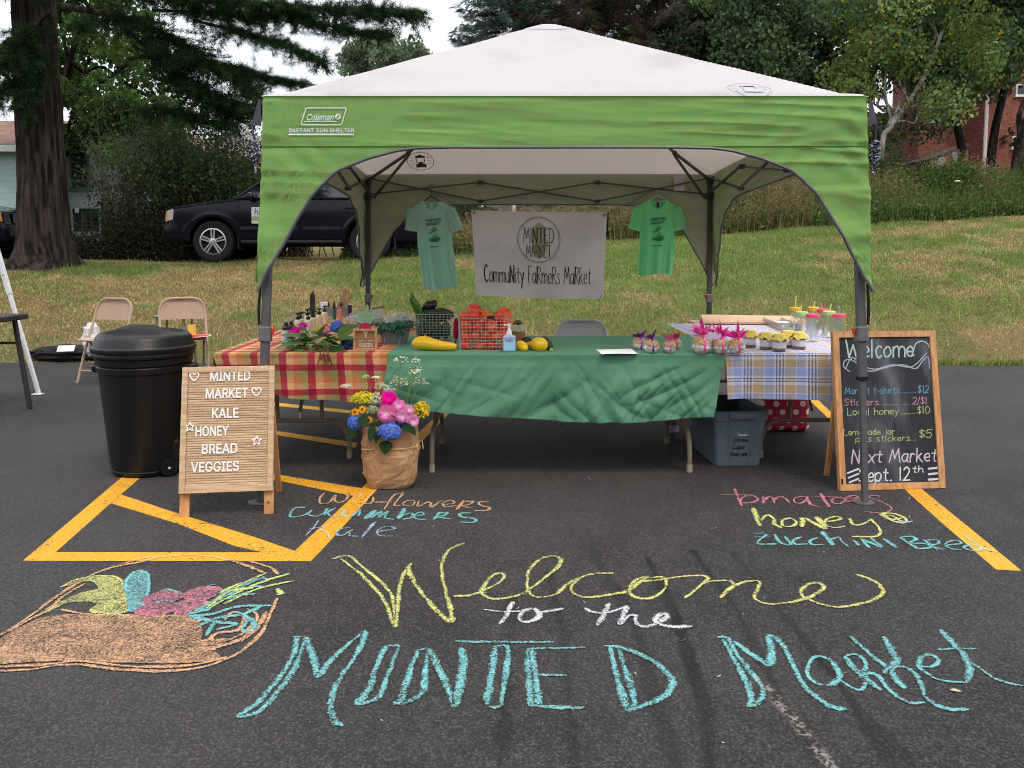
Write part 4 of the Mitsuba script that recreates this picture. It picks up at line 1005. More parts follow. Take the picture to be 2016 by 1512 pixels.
    veins = unary_union([LineString([(-.05, -.338), (.045, -.325)]).buffer(.0012), LineString([(-.02, -.32), (-.02, -.355)]).buffer(.001), LineString([(.02, -.32), (.015, -.355)]).buffer(.001)])
    on_shirt(leaf.difference(veins).difference(sbox(-.003, -.37, .005, -.3)), (.01, .26, .045), 'printed green mint leaf')
    hk = thing('clothes_hanger', hang_label, 'clothes hanger', 'hangers hooked on the tent truss')
    top = C + [.0, .03, .0]
    part(hk, 'arm', tube(spline([top + [-.165, 0, -.062], top + [-.08, 0, -.008], top + [0, 0, .040], top + [.08, 0, -.008], top + [.165, 0, -.062]], .02), .0055, 6), 'm_satin', hang_col)
    part(hk, 'hook', tube(spline([top + [0, 0, .038], top + [.002, 0, .075], top + [-.022, .0, .10], top + [-.02, .01, .135], top + [.006, .02, .148], top + [.022, .02, .13]], .012), .0032, 6), 'm_satin', hang_col)
scene['m_leaf2'] = {'type': 'principledthin', 'base_color': VC, 'roughness': 0.8, 'diff_trans': 0.6, 'spec_trans': 0.0, 'sheen': .2}
tshirt('t_shirt', 'dusty mint t-shirt with dark signpost print hanging on a black hanger', 849, 396, 566, .10, (.46, .77, .63), (.012, .012, .012), 'black plastic hanger holding the dusty mint t-shirt', 1, .150, 1, (.6, .6, .58))
tshirt('t_shirt', 'bright mint t-shirt with signpost print hanging on a white hanger', 1296, 394, 539, -.03, (.28, .84, .46), (.62, .62, .60), 'white plastic hanger holding the bright mint t-shirt', 4, .150, 1, (.04, .05, .045))
# ================================================================ TABLES AND CLOTHS
ZT = .722


def tt(px, top, h=0.0, z=None):
    """A spot on the tables whose things show their top, h above the cloth, at this place of the photograph."""
    return gp(px, top, ZT + h)[:2]


def t3(px, py, h=0.0):
    return gp(px, py, ZT + h)


TAN = (.23, .175, .115)
def folding_table(label, cx, cy, L, W, along_y, leg_in, top_col=(.52, .48, .42)):
    k = thing('folding_table', label, 'folding table', 'folding tables under the tent')
    rz = math.pi / 2 if along_y else 0
    P = lambda m: mv(m, (cx, cy, 0), rz=rz)
    part(k, 'table_top', P(box(L, W, .035, (0, 0, ZT - .030), b=.008)), 'm_satin', top_col)
    for s in (-1, 1):
        x = s * (L / 2 - leg_in)
        w = W * .42
        foot = spline([(x, -w, .03), (x, -w, .10), (x, -w + .03, .19), (x, -w + .09, .235), (x, -.14, .24), (x, 0, .24), (x, .14, .24), (x, w - .09, .235), (x, w - .03, .19), (x, w, .10), (x, w, .03)], .02)
        lg = part(k, 'leg', P(tube(foot, .014, 8)), 'm_satin', TAN)
        for q in (-1, 1):
            part(lg, 'upright', P(tube([(x, q * .14, .24), (x, q * .14, ZT - .05)], .0135, 8)), 'm_satin', TAN)
            part(lg, 'foot_cap', P(tube([(x, q * w, .0), (x, q * w, .045)], .017, 8)), 'm_matte', (.33, .29, .22))
        part(k, 'brace', P(tube([(x, 0, .30), (x - s * .32, 0, ZT - .06)], .009, 6)), 'm_satin', TAN)
    return k


folding_table('folding table under the red and orange checked cloth', -1.34, 5.78, 1.95, .74, True, .35)
folding_table('folding table under the plain green cloth', .29, 5.19, 1.85, .86, False, .16)
folding_table('folding table with bare tan far end under the blue plaid cloth', 1.90, 5.95, 2.35, .76, True, .40, (.50, .36, .24))


def drape(x0, x1, yb, yf, bottom, wr, nx=220, ns=200, r=.014, flare=0.0, slant=(0, 0), top_wr=.0015):
    """A cloth lying on a table from yb forward to yf and hanging down in front to bottom(x): (mesh, uv in metres)."""
    u = np.linspace(0, 1, nx); Lt = yb - yf
    S = np.concatenate([np.linspace(0, Lt - r, 60), Lt - r + np.linspace(.05, 1, 8) * r * np.pi / 2, Lt - r + r * np.pi / 2 + np.linspace(.004, 1, ns - 68) ** 1.0 * 1.0])
    A, s = np.meshgrid(u, S, indexing='ij')
    A, s = A.ravel(), s.ravel()
    x = x0 + (x1 - x0) * A
    hang0 = Lt - r + r * np.pi / 2
    hl = np.maximum(ZT - r - bottom(x), .01)
    d = np.clip((s - hang0), 0, 1) * hl
    ang = np.clip((s - (Lt - r)) / r, 0, np.pi / 2)
    y = np.where(s <= Lt - r, yb - s, np.where(s < hang0, yf + r - r * np.sin(ang), yf))
    z = np.where(s <= Lt - r, ZT, np.where(s < hang0, ZT - r + r * np.cos(ang), ZT - r - d))
    out = wr(x, d) * np.clip(d / .06, 0, 1)
    y = y - out - flare * d
    z = z + np.where(s < Lt - r, top_wr * (meshkit.fbm(np.stack([x * 8, y * 8, x * 0], -1), 3, 4) - .5) * 2 + .001, 0)
    x = x + np.where(A < .5, slant[0], slant[1]) * d * np.abs(2 * A - 1)
    m = tm(np.stack([x, y, z], -1), np.zeros((0, 3), int))
    n = len(S)
    i, j = np.meshgrid(np.arange(nx - 1), np.arange(n - 1), indexing='ij')
    q = np.stack([i * n + j, i * n + j + 1, (i + 1) * n + j + 1, (i + 1) * n + j], -1).reshape(-1, 4)
    path = np.where(s <= hang0, s, hang0 + d)
    return tm(m.vertices, q), np.stack([x0 + (x1 - x0) * A, path], 1)


def ridge(p, seed):
    return 1 - np.abs(2 * meshkit.noise(p, seed) - 1)


def green_wr(x, d):
    a = x * 3.6 + d * 3.2 + .6 * np.sin(x * 2 + d * 3)
    dn = np.clip(d * 3.2, 0, 1)
    w = .020 * (np.sin(a * 2.2) * .5 + .5) ** 2 * dn
    c = 0
    for k, (ang_, f, am, sd) in enumerate(((.75, 5.5, .030, 1), (.62, 11, .016, 2), (.95, 19, .008, 3), (-.6, 9, .011, 4), (-.9, 20, .006, 5), (.3, 14, .005, 6), (1.3, 8, .010, 7))):
        p_, q_ = x * math.cos(ang_) + d * math.sin(ang_), -x * math.sin(ang_) + d * math.cos(ang_)
        if k < 3: q_ = np.where(x < .25, x * math.sin(ang_) + d * math.cos(ang_), q_)
        fold = meshkit.noise(np.stack([q_ * f + .8 * meshkit.noise(np.stack([x * 3, d * 3, x * 0], -1), sd + 30), p_ * f * .16, x * 0 + sd], -1), sd)
        c = c + 1.35 * am * np.abs(2 * fold - 1) * np.clip(d * (2.5 if k < 2 else 8), 0, 1) * (.4 + 1.2 * meshkit.noise(np.stack([x * 2.3, d * 3, x * 0], -1), sd + 11))
    crease = .006 * np.exp(-((x - .72) / .012) ** 2) + .004 * np.exp(-((x - .1) / .012) ** 2)
    return w + c + crease + .012 * (meshkit.fbm(np.stack([x * 6, d * 6, x * 0], -1), 4, 5) - .5)


scene['m_table_green'] = two({'type': 'bumpmap', 'scale': 1.0, 'arbitrary': proc(lambda p, n, uv: .0016 * fbm(uv.x * 22 + uv.y * 12, uv.y * 22 - uv.x * 8, 0.0, 4), eps=2e-3),
                              'bsdf': {'type': 'principled', 'roughness': .55, 'specular': .3, 'sheen': .5, 'base_color': proc(lambda p, n, uv: mix((.070, .20, .115), (.092, .25, .150), fbm(uv.x * 3, uv.y * 3)))}})
m, uv = drape(-.71, 1.225, 5.66, 4.72, lambda x: np.interp(x, [-.7, -.35, .3, .8, 1.2], [.42, .385, .335, .33, .365]), green_wr, 300, 230, slant=(-.15, -.22))
single('tablecloth', 'plain wrinkled green cloth over the middle table', 'tablecloth', m, 'm_table_green', smooth=True, uv=uv, group='tablecloths')

RED4 = [(.25, .008, .03), (.62, .36, .18), (.46, .16, .06), (.23, .23, .09)]


def stripes(t, w, cols):
    k = dr.floor(t / w)
    k = k - dr.floor(k / len(cols)) * len(cols)
    c = mi.Color3f(0)
    for i, q in enumerate(cols):
        c = dr.select(dr.abs(k - i) < .5, mi.Color3f(q), c)
    return c


def check_color(p, n, uv):
    a, b = stripes(uv.x + .016 + .004 * (fbm(uv.y * 5, uv.x) - .5), .0415, RED4), stripes(uv.y + .055, .036, [RED4[0], RED4[3], RED4[2], RED4[1]])
    return dr.sqrt(a * b) * 1.08 * (.86 + .28 * noise(uv.x * 500, uv.y * 500)) * (.9 + .2 * fbm(uv.x * 9, uv.y * 9))


def bands(t, P, spec, base):
    c = mi.Color3f(base)
    f = t / P - dr.floor(t / P)
    for a, b, q in spec:
        c = dr.select((f > a) & (f < b), mi.Color3f(q), c)
    return c


NAVY, BLUE2, TAN2, WHT = (.03, .045, .14), (.30, .38, .68), (.50, .36, .22), (.72, .72, .80)
def plaid_color(p, n, uv):
    a = bands(uv.x + .10, .186, [(.0, .33, TAN2), (.36, .64, BLUE2), (.70, .755, NAVY), (.80, .855, NAVY), (.90, .955, NAVY)], WHT)
    b = bands(uv.y + .03, .150, [(.0, .30, TAN2), (.34, .64, BLUE2), (.72, .77, NAVY), (.83, .88, NAVY)], WHT)
    th = dr.select(cell_rand(dr.floor(uv.x * 260), dr.floor(uv.y * 260)) > .5, mi.Float(.62), mi.Float(.40))
    return (a * th + b * (1 - th)) * (.92 + .16 * fbm(uv.x * 12, uv.y * 12))


for k, fn in (('m_check', check_color), ('m_plaid', plaid_color)):
    scene[k] = two({'type': 'bumpmap', 'scale': 1.0, 'arbitrary': proc(lambda p, n, uv: .0010 * fbm(uv.x * 30, uv.y * 30, 0.0, 3), eps=2e-3), 'bsdf': {'type': 'principled', 'roughness': .8, 'specular': .2, 'sheen': .3, 'base_color': proc(fn)}})
soft = lambda sd: (lambda x, d: .022 * np.sin(x * 9 + sd + d * 2) * np.clip(d * 3, 0, 1) + .012 * np.sin(x * 21 + sd * 2) * np.clip(d * 3, 0, 1) + .010 * (meshkit.fbm(np.stack([x * 7, d * 7, x * 0 + sd], -1), 3, 5) - .5))
m, uv = drape(-1.72, -.715, 6.78, 4.735, lambda x: np.interp(x, [-1.7, -1.3, -.9, -.7], [.56, .46, .432, .425]), soft(1), 180, 190, slant=(.25, .10))
k = thing('tablecloth', 'red, orange and green checked cloth on the left-hand table', 'tablecloth', 'tablecloths')
part(k, 'sheet', m, 'm_check', smooth=True, uv=uv)
side_ = grid(lambda u, v_: np.stack([-1.72 - .03 * np.sin(u * 21) * v_ - .02 * v_, 4.74 + 2.03 * u, ZT - .012 - .24 * v_], 1), 80, 12)
part(k, 'side_drop', side_, 'm_check', smooth=True, uv=np.stack([4.74 + 2.03 * side_.metadata['uv'][:, 0], .24 * side_.metadata['uv'][:, 1]], 1))
m, uv = drape(1.23, 2.30, 6.62, 4.73, lambda x: np.interp(x, [1.2, 2.3], [.455, .45]), soft(4), 180, 190, slant=(.06, .05))
k = thing('tablecloth', 'blue and tan plaid cloth on the right-hand table', 'tablecloth', 'tablecloths')
part(k, 'sheet', m, 'm_plaid', smooth=True, uv=uv)
side_ = grid(lambda u, v_: np.stack([2.30 + .03 * np.sin(u * 21) * v_ + .02 * v_, 4.74 + 1.86 * u, ZT - .012 - .26 * v_], 1), 80, 12)
part(k, 'side_drop', side_, 'm_plaid', smooth=True, uv=np.stack([4.74 + 1.86 * side_.metadata['uv'][:, 0], .26 * side_.metadata['uv'][:, 1]], 1))
brd = tm(np.vstack([np.array([[1.50, 6.50], [2.36, 6.50], [2.40, 7.10], [1.66, 7.24]]) @ np.array([[1, 0, 0], [0, 1, 0]]) + [0, 0, z] for z in (.731, .747)]), [[0, 3, 2], [0, 2, 1], [4, 5, 6], [4, 6, 7], [0, 1, 5], [0, 5, 4], [1, 2, 6], [1, 6, 5], [2, 3, 7], [2, 7, 6], [3, 0, 4], [3, 4, 7]])
single('board', 'bare tan board lying across the far end of the right-hand table', 'board', brd, 'm_satin', (.60, .42, .28), smooth=False)

# ================================================================ GOODS ON THE TABLES
def leaf_mesh(p, d, up, L, W, bend=.3, fold=.25, ruffle=0.0, n=7, seed=0):
    """A leaf from p along d; up its upper side."""
    d = np.asarray(d, float); d = d / np.linalg.norm(d); s = np.cross(d, up); s /= np.linalg.norm(s) + 1e-9; u_ = np.cross(s, d)
    def fn(u, v_):
        w = W / 2 * np.sin(np.pi * np.clip(u, .02, 1) ** .75) * (1 + ruffle * .4 * np.sin(u * 31 + seed))
        q = 2 * v_ - 1
        h = -bend * L * u ** 2 + fold * w * np.abs(q) + ruffle * W * .3 * np.sin(u * 23 + seed + q * 2) * np.abs(q)
        return np.asarray(p) + np.outer(L * u, d) + np.outer(w * q, s) + np.outer(h, u_)
    return grid(fn, n, 5)


def rand_dir(r, zmin=-1):
    while True:
        v = r.normal(size=3); v /= np.linalg.norm(v)
        if v[2] >= zmin: return v


def petals(c, nrm, r, n, rows, W, cup, L0=.2, seed=0):
    """Rings of narrow petals about c facing nrm."""
    rr = np.random.RandomState(seed); nrm = np.asarray(nrm, float) / np.linalg.norm(nrm)
    a = np.cross(nrm, [0, 0, 1] if abs(nrm[2]) < .9 else [1, 0, 0]); a /= np.linalg.norm(a); b = np.cross(nrm, a)
    out = []
    for k in range(rows):
        for i in range(n):
            t = 2 * np.pi * (i + .5 * k) / n + rr.uniform(-.12, .12)
            dr_ = math.cos(t) * a + math.sin(t) * b
            lift = cup * (k + .4) / rows + rr.uniform(-.08, .08)
            d = dr_ * math.cos(lift) + nrm * math.sin(lift)
            out.append(leaf_mesh(np.asarray(c) + nrm * .05 * r * k, d, nrm, r * (1 - .18 * k / rows) * rr.uniform(.88, 1.05), W * r, .18, .1, n=4))
    return cat(out)


def vary(m, c, amp, seed, per=None):
    """Per-vertex colours near c, one tone per loose piece of `per` vertices."""
    r = np.random.RandomState(seed); n = len(m.vertices); per = per or 1
    t = np.repeat(r.uniform(1 - amp, 1 + amp, -(-n // per)), per)[:n]
    return np.asarray(c)[None] * t[:, None]


def aster(name, label, c, nrm, r, col, core=(.75, .62, .1), n=18, rows=4, group=None, category='flower', seed=0, W=.26, cup=1.0):
    k = thing(name, label, category, group)
    m = petals(c, nrm, r, n, rows, W, cup, seed=seed)
    cc = vary(m, col, .16, seed, 20)
    if col[0] > .78 and .1 < col[1] < .37:                            # pale hearts, pink tips
        t = np.array([.85, .55, .12, 0])[(np.arange(len(cc)) % 20) // 5][:, None]; cc = cc * (1 - t) + np.array([[.84, .66, .74]]) * t
    part(k, 'petal_ring', m, 'm_petal', cc, smooth=True)
    nn = np.asarray(nrm) / np.linalg.norm(nrm)
    part(k, 'centre', ball(r * .2, 1, c=np.asarray(c) + nn * r * .12), 'm_matte', core)
    return k


def hydrangea(name, label, c, r, col, seed, group=None, s=(1, 1, .85)):
    k = thing(name, label, 'flower', group)
    rr = np.random.RandomState(seed); ms = []
    for i in range(170):
        n = rand_dir(rr, -.6); p = np.asarray(c) + n * r * np.array(s) * rr.uniform(.86, 1.04)
        a = np.cross(n, [.3, .2, 1]); a /= np.linalg.norm(a); b = np.cross(n, a); t0 = rr.uniform(0, 1.6); q = r * .17
        for j in range(4):
            t = t0 + j * np.pi / 2
            d = math.cos(t) * a + math.sin(t) * b; e = -math.sin(t) * a + math.cos(t) * b
            v = np.array([p, p + d * q * .6 + e * q * .45 + n * q * .15, p + d * q * 1.1 + n * q * rr.uniform(0, .35), p + d * q * .6 - e * q * .45 + n * q * .15])
            ms.append(tm(v, [[0, 1, 2], [0, 2, 3]]))
    m = cat(ms)
    part(k, 'florets', m, 'm_petal', vary(m, col, .35, seed, 4), smooth=False, kind='stuff')
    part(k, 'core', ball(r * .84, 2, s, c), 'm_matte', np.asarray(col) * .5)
    return k


def pump_bottle(label, x, y, h, body, headc, group, amber=False, spray=False, matb='m_satin'):
    k = thing('spray_bottle' if spray else 'pump_bottle', label, 'bottle', group)
    r = h * .155
    prof = [(0, 0), (r * .94, 0), (r, .006), (r, h * .60), (r * .8, h * .68), (r * .36, h * .72), (r * .36, h * .75), (0, h * .75)]
    o = (x, y, ZT + .001)
    part(k, 'body', mv(lathe(prof, 20), o), matb, body)
    if spray:
        part(k, 'wrap_label', mv(lathe([(r * 1.02, h * .12), (r * 1.02, h * .55)], 20), o), 'm_matte', (.60, .60, .62))
        part(k, 'neck', mv(lathe([(r * .45, h * .70), (r * .45, h * .80), (r * .40, h * .84), (0, h * .84)], 16), o), 'm_satin', (.02, .02, .02))
        part(k, 'cap', mv(lathe([(r * .52, h * .82), (r * .50, h * 1.0), (0, h)], 16), o), 'm_film', None)
    else:
        if amber: part(k, 'contents', mv(lathe([(r * 1.015, .008), (r * 1.015, h * .30)], 20), o), 'm_gloss', (.75, .30, .02))
        part(k, 'wrap_label', mv(lathe([(r * 1.02, h * .16), (r * 1.02, h * .5)], 20), o), 'm_matte', (.70, .60, .42))
        part(k, 'collar', mv(lathe([(r * .55, h * .73), (r * .55, h * .83), (r * .2, h * .85), (0, h * .85)], 16), o), 'm_satin', headc)
        hd = cat(mv(lathe([(r * .18, h * .85), (r * .18, h * .92), (r * .5, h * .93), (r * .5, h * 1.0), (0, h)], 16), o), mv(box(r * 1.3, r * .4, h * .05, (r * .6, 0, h * .97), b=.002), o, rz=0))
        part(k, 'pump_head', hd, 'm_satin', headc)
    return k


CREAM = (.72, .60, .40)
g_ = 'lotion bottles on the checked cloth'
for i, (px, py, lbl, am) in enumerate([(606.5, 616, 'cream lotion bottle with black pump, nearest of the pump bottles', 0), (586.5, 616, 'cream lotion bottle with black pump farthest left in the row', 0), (591.5, 614, 'cream lotion bottle with black pump just behind the leftmost one', 0), (615, 612, 'cream lotion bottle with black pump beside the nearest one', 0),
                                       (628, 607, 'tall cream lotion bottle with black pump in the middle of the row', 0), (639, 602, 'lotion bottle with amber liquid at its foot', 1), (605, 608.5, 'cream lotion bottle half hidden in the second row', 0), (611, 606.5, 'farthest cream lotion bottle of the second row', 0)]):
    x, y = tt(px, py, .165)
    pump_bottle(lbl, x, y, .165, CREAM, (.012, .012, .012), g_, am)
for px, py, lbl in ((563, 625, 'brown spray bottle with white label and clear cap nearest the tent leg'), (573, 623, 'second brown spray bottle behind the magenta flowers')):
    x, y = tt(px, py, .175); pump_bottle(lbl, x, y, .175, (.035, .014, .007), (.02, .02, .02), 'spray bottles on the checked cloth', spray=True, matb='m_gloss')

# wooden box of small bottles, scoops, boxes
bx, by = t3(662, 621)[:2]
k = thing('wooden_crate', 'grey wooden crate of small dark bottles at the far end of the checked cloth', 'crate')
for nm, c, sz in (('front_panel', (0, -.05, .037), (.19, .010, .074)), ('back_panel', (0, .05, .037), (.19, .010, .074)), ('side_panel', (-.09, 0, .036), (.010, .09, .070)), ('side_panel', (.09, 0, .036), (.010, .09, .070)), ('base', (0, 0, .005), (.17, .09, .008))):
    part(k, nm, box(*sz, np.array(c) + [bx, by, ZT + .001], b=.001), 'm_matte', (.24, .20, .18))
for dx, h, lb in ((-.065, .125, 'leftmost small dark dropper bottle in the crate'), (-.015, .125, 'middle small dark dropper bottle in the crate'), (.045, .12, 'right small dark dropper bottle in the crate')):
    kk = thing('dropper_bottle', lb, 'bottle', 'dropper bottles in the crate')
    part(kk, 'body', mv(lathe([(0, .01), (.016, .01), (.016, .07), (.007, .085), (.007, .09), (0, .09)], 14), (bx + dx, by - .01, ZT)), 'm_gloss', (.03, .015, .01))
    part(kk, 'cap', mv(lathe([(.010, .086), (.010, .105), (.005, h), (0, h)], 14), (bx + dx, by - .01, ZT)), 'm_satin', (.012, .012, .012))
for (a, b, w, lb) in (((668, 604), (682, 567), .050, 'broad wooden paddle leaning up out of the crate'), ((676, 602), (694, 577), .034, 'narrower wooden paddle beside the broad one')):
    single('wooden_paddle', lb, 'paddle', bar(yp(a[0], a[1], by + .02), yp(b[0], b[1], by - .03), w, .008, up=(0, 1, 0), b=.003), 'm_satin', (.55, .35, .18), group='wooden paddles in the crate')
def carton(label, px0, px1, pt, pb, col, name='carton', d=.03, Y=None):
    p = t3((px0 + px1) / 2, pb); s = p[1] / F
    return single(name, label, 'box', box((px1 - px0) * s, d, (pb - pt) * s, (p[0], p[1] + d / 2, ZT + (pb - pt) * s / 2 + .001), b=.002), 'm_satin', col)
carton('slim coral pink carton standing before the crate', 664.5, 672, 609, 634, (.72, .22, .18))
carton('small dark blue carton right of the crate', 684, 692, 600.5, 619, (.05, .05, .09))
carton('white card box behind the small crate bottles', 631, 648, 595, 612, (.62, .62, .64), 'card_box')
p = t3(658, 629); k = thing('tube_bottle', 'dark green tube bottle before the crate', 'bottle')
part(k, 'body', mv(lathe([(0, 0), (.016, 0), (.016, .085), (.013, .09), (0, .09)], 16), p), 'm_satin', (.03, .13, .085))
part(k, 'cap', mv(lathe([(.012, .09), (.012, .115), (.008, .13), (0, .13)], 14), p), 'm_satin', (.012, .012, .012))
p = t3(616, 624); single('stake', 'dark pointed wooden stake standing among the bottles', 'stake', cat(bar(p, p + [0, 0, .19], .042, .02, up=(0, 1, 0)), tm(np.array([[-.021, -.01, .19], [.021, -.01, .19], [.021, .01, .19], [-.021, .01, .19], [.004, 0, .235]]) + p, [[0, 1, 4], [1, 2, 4], [2, 3, 4], [3, 0, 4]])), 'm_matte', (.035, .03, .03), smooth=False)

# plastic bags
def crumple(c, s, seed, amp=.22, sub=4):
    m = ball(1, sub); v = m.vertices
    n = (ridge(v * 2.3, seed) ** 2 * .6 + ridge(v * 5.1, seed + 3) ** 2 * .4) - .35
    return tm(v * (1 + amp * n)[:, None] * np.asarray(s) + np.asarray(c), m.faces)
x, y = t3(722, 640)[:2]
k = thing('plastic_bag', 'clear zip bag with purple seal lying behind the radish sign', 'plastic bag')
part(k, 'pouch', crumple((x - .0, y, ZT + .055), (.15, .10, .055), 2), 'm_film', smooth=True)
part(k, 'contents', crumple((x + .01, y, ZT + .045), (.11, .07, .04), 5), 'm_matte', (.33, .42, .36), smooth=True)
part(k, 'zip_seal', tube([yp(677, 623, y - .02), yp(715, 610, y), yp(757, 604, y + .05)], .006, 5), 'm_gloss', (.22, .03, .20))
part(k, 'top_flap', grid(lambda u, v_: yp(677, 623, y - .02) * ((1 - u) * (1 - v_))[:, None] + yp(757, 604, y + .05) * (u * (1 - v_))[:, None] + yp(690, 632, y - .03) * ((1 - u) * v_)[:, None] + yp(750, 628, y) * (u * v_)[:, None] + np.outer(.01 * np.sin(u * 19) * v_, [0, 1, 0]), 20, 8), 'm_film', smooth=True)
x, y = t3(786, 650)[:2]
k = thing('plastic_bag', 'crumpled clear bag stuffed with greens behind the metal tub', 'plastic bag')
part(k, 'pouch', crumple((x, y, ZT + .062), (.10, .08, .066), 7, .4), 'm_film', smooth=True)
part(k, 'contents', crumple((x, y, ZT + .05), (.08, .06, .045), 9, .4), 'm_matte', (.25, .35, .28), smooth=True)

# radish sign
p = t3(719.5, 689.5); s = p[1] / F
k = thing('radish_sign', 'small framed wooden radish sign reading eat your VEGGIES', 'sign')
w, h = .140, .128
for a, sz in (((-w / 2 + .006, 0, h / 2), (.012, .03, h)), ((w / 2 - .006, 0, h / 2), (.012, .03, h)), ((0, 0, .006), (w - .024, .03, .012)), ((0, 0, h - .006), (w - .024, .03, .012))):
    part(k, 'frame_rail', box(*sz, p + a, b=.001), 'm_satin', (.55, .33, .17))
part(k, 'back_board', box(w - .02, .004, h - .02, p + [0, .010, h / 2]), 'm_satin', (.42, .22, .09))
RX = np.array([[1, 0, 0], [0, 0, 1]])
up_ = lambda poly, col, dy, lbl=None, t=.0012: part(k, 'print', frame(prism(poly, t), p + [0, dy, 0], [1, 0, 0], [0, 0, 1]), 'm_matte', col, label=lbl)
up_(Polygon([(-.022, h - .012), (.024, h - .012), (.008, h - .03), (.004, h - .055), (-.002, h - .055), (-.003, h - .032)]), (.70, .62, .60), .006)
part(k, 'radish', mv(prism(Point(0, 0).buffer(.038).intersection(sbox(-.05, .0, .05, .05)), .012), (p[0] - .0, p[1] + .004, p[2] + h - .002), rx=math.pi / 2), 'm_satin', (.50, .02, .10), label='dark pink half radish above the frame')
for i, (dx, L) in enumerate(((-.035, .095), (.012, .125), (.045, .085), (-.005, .10), (.03, .105))):
    part(k, 'radish_leaf', leaf_mesh(p + [dx * .3, .004, h + .025], (dx * 1.2, .0, .12), (0, -1, 0), L, .042, -.1, .15, .35, n=14, seed=i), 'm_petal', (.42, .66, .40), smooth=True)
for t_, hh, ww, x_, z_ in (('eat', .013, .028, -.043, .050), ('your', .012, .038, .012, .050)):
    t__ = meshkit.text_mesh(t_, hh, .001); t__.vertices[:, 0] *= ww / np.ptp(t__.vertices[:, 0]); t__.vertices[:, 0] += .2 * t__.vertices[:, 1]
    part(k, 'print', frame(t__, p + [x_, .006, z_], [1, 0, 0], [0, 0, 1]), 'm_matte', (.75, .72, .68), label=t_ + ' lettering')
t__ = meshkit.text_mesh('VEGGIES', .021, .001, bold=True); t__.vertices[:, 0] *= .082 / np.ptp(t__.vertices[:, 0])
part(k, 'print', frame(t__, p + [-.040, .006, .020], [1, 0, 0], [0, 0, 1]), 'm_matte', (.75, .72, .68), label='VEGGIES lettering')

# metal tub of kale
p = t3(774, 679) + [0, .06, 0]
k = thing('metal_tub', 'small galvanised metal tub of kale right of the radish sign', 'tub')
ell = lambda v: v * np.array([1, .75, 1])
part(k, 'body', mv(lathe([(0, 0), (.072, 0), (.078, .006), (.098, .080), (.101, .084), (.098, .087), (.094, .084), (.074, .008), (0, .006)], 32, ell), p), 'm_satin', (.17, .18, .185))
part(k, 'handle', mv(tube(spline([(-.05, -.078, .05), (-.045, -.088, .0), (.03, -.088, -.0), (.05, -.078, .05)], .01), .0022, 5), p), 'm_metal', (.3, .3, .3))
def kale_bunch(label, c, R, n, seed, group=None, col=(.055, .155, .09)):
    k = thing('kale_bunch', label, 'kale', group)
    r = np.random.RandomState(seed)
    for i in range(n):
        a = r.uniform(0, 6.28); d = np.array([math.cos(a) * .8, math.sin(a) * .8, r.uniform(.15, 1.0)])
        q = np.asarray(c) + np.array([math.cos(a), math.sin(a), 0]) * R * r.uniform(0, .45)
        part(k, 'leaf', leaf_mesh(q, d, (0, 0, 1), R * r.uniform(.7, 1.1), R * .8, .45, .2, .8, n=22, seed=i * 3.1), 'm_petal', np.array(col) * r.uniform(.7, 1.5), smooth=True)
kale_bunch('curly kale leaves heaped in the metal tub', p + [0, 0, .085], .105, 38, 3, col=(.085, .20, .125))

# wire baskets
def wire_basket(label, px0, px1, py_t, py_b, depth, col, tag=False):
    p0, p1 = t3(px0, py_b), t3(px1, py_b)
    w = p1[0] - p0[0]; y = p0[1]; h = (py_b - py_t) * y / F * 1.02
    k = thing('wire_basket', label, 'basket', 'wire baskets on the green cloth')
    o = np.array([p0[0], y, ZT + .002]); ms = []
    nx, nz, ny = max(4, round(w / .023)), max(4, round(h / .0185)), max(4, round(depth / .025))
    R = .0016; f = .94
    P = lambda a, b, c: o + np.array([w / 2 + (a - .5) * w * (f + (1 - f) * c), depth / 2 + (b - .5) * depth * (f + (1 - f) * c), h * c])
    for i in range(nx + 1):
        a = i / nx; ms += [tube([P(a, b, 1), P(a, b, 0)], R, 4) for b in (0, 1)] + [tube([P(a, 0, 0), P(a, 1, 0)], R, 4)]
    for i in range(ny + 1):
        b = i / ny; ms += [tube([P(a, b, 1), P(a, b, 0)], R, 4) for a in (0, 1)] + [tube([P(0, b, 0), P(1, b, 0)], R, 4)]
    for i in range(nz):
        c = i / nz; ms.append(tube([P(0, 0, c), P(1, 0, c), P(1, 1, c), P(0, 1, c), P(0, 0, c)], R, 4))
    part(k, 'wire_grid', cat(ms), 'm_metal', col, smooth=False, kind='stuff')
    part(k, 'rim', cat([bar(P(*a), P(*b), .005, .005) for a, b in (((0, 0, 1), (1, 0, 1)), ((1, 0, 1), (1, 1, 1)), ((1, 1, 1), (0, 1, 1)), ((0, 1, 1), (0, 0, 1)))] + [bar(P(a, b, 0), P(a, b, 1), .004, .006) for a in (0, 1) for b in (0, 1)]), 'm_metal', col, smooth=False)
    if tag: part(k, 'label_plate', box(.046, .004, .020, P(.6, 0, 1) + [0, -.004, .006], b=.001), 'm_satin', (.02, .018, .018))
    return P, w, h, depth, y


SILV = (.62, .60, .58)
P, w, h, dp, y = wire_basket('wire basket of cucumbers and zucchini', 817, 895, 620, 674, .20, SILV)


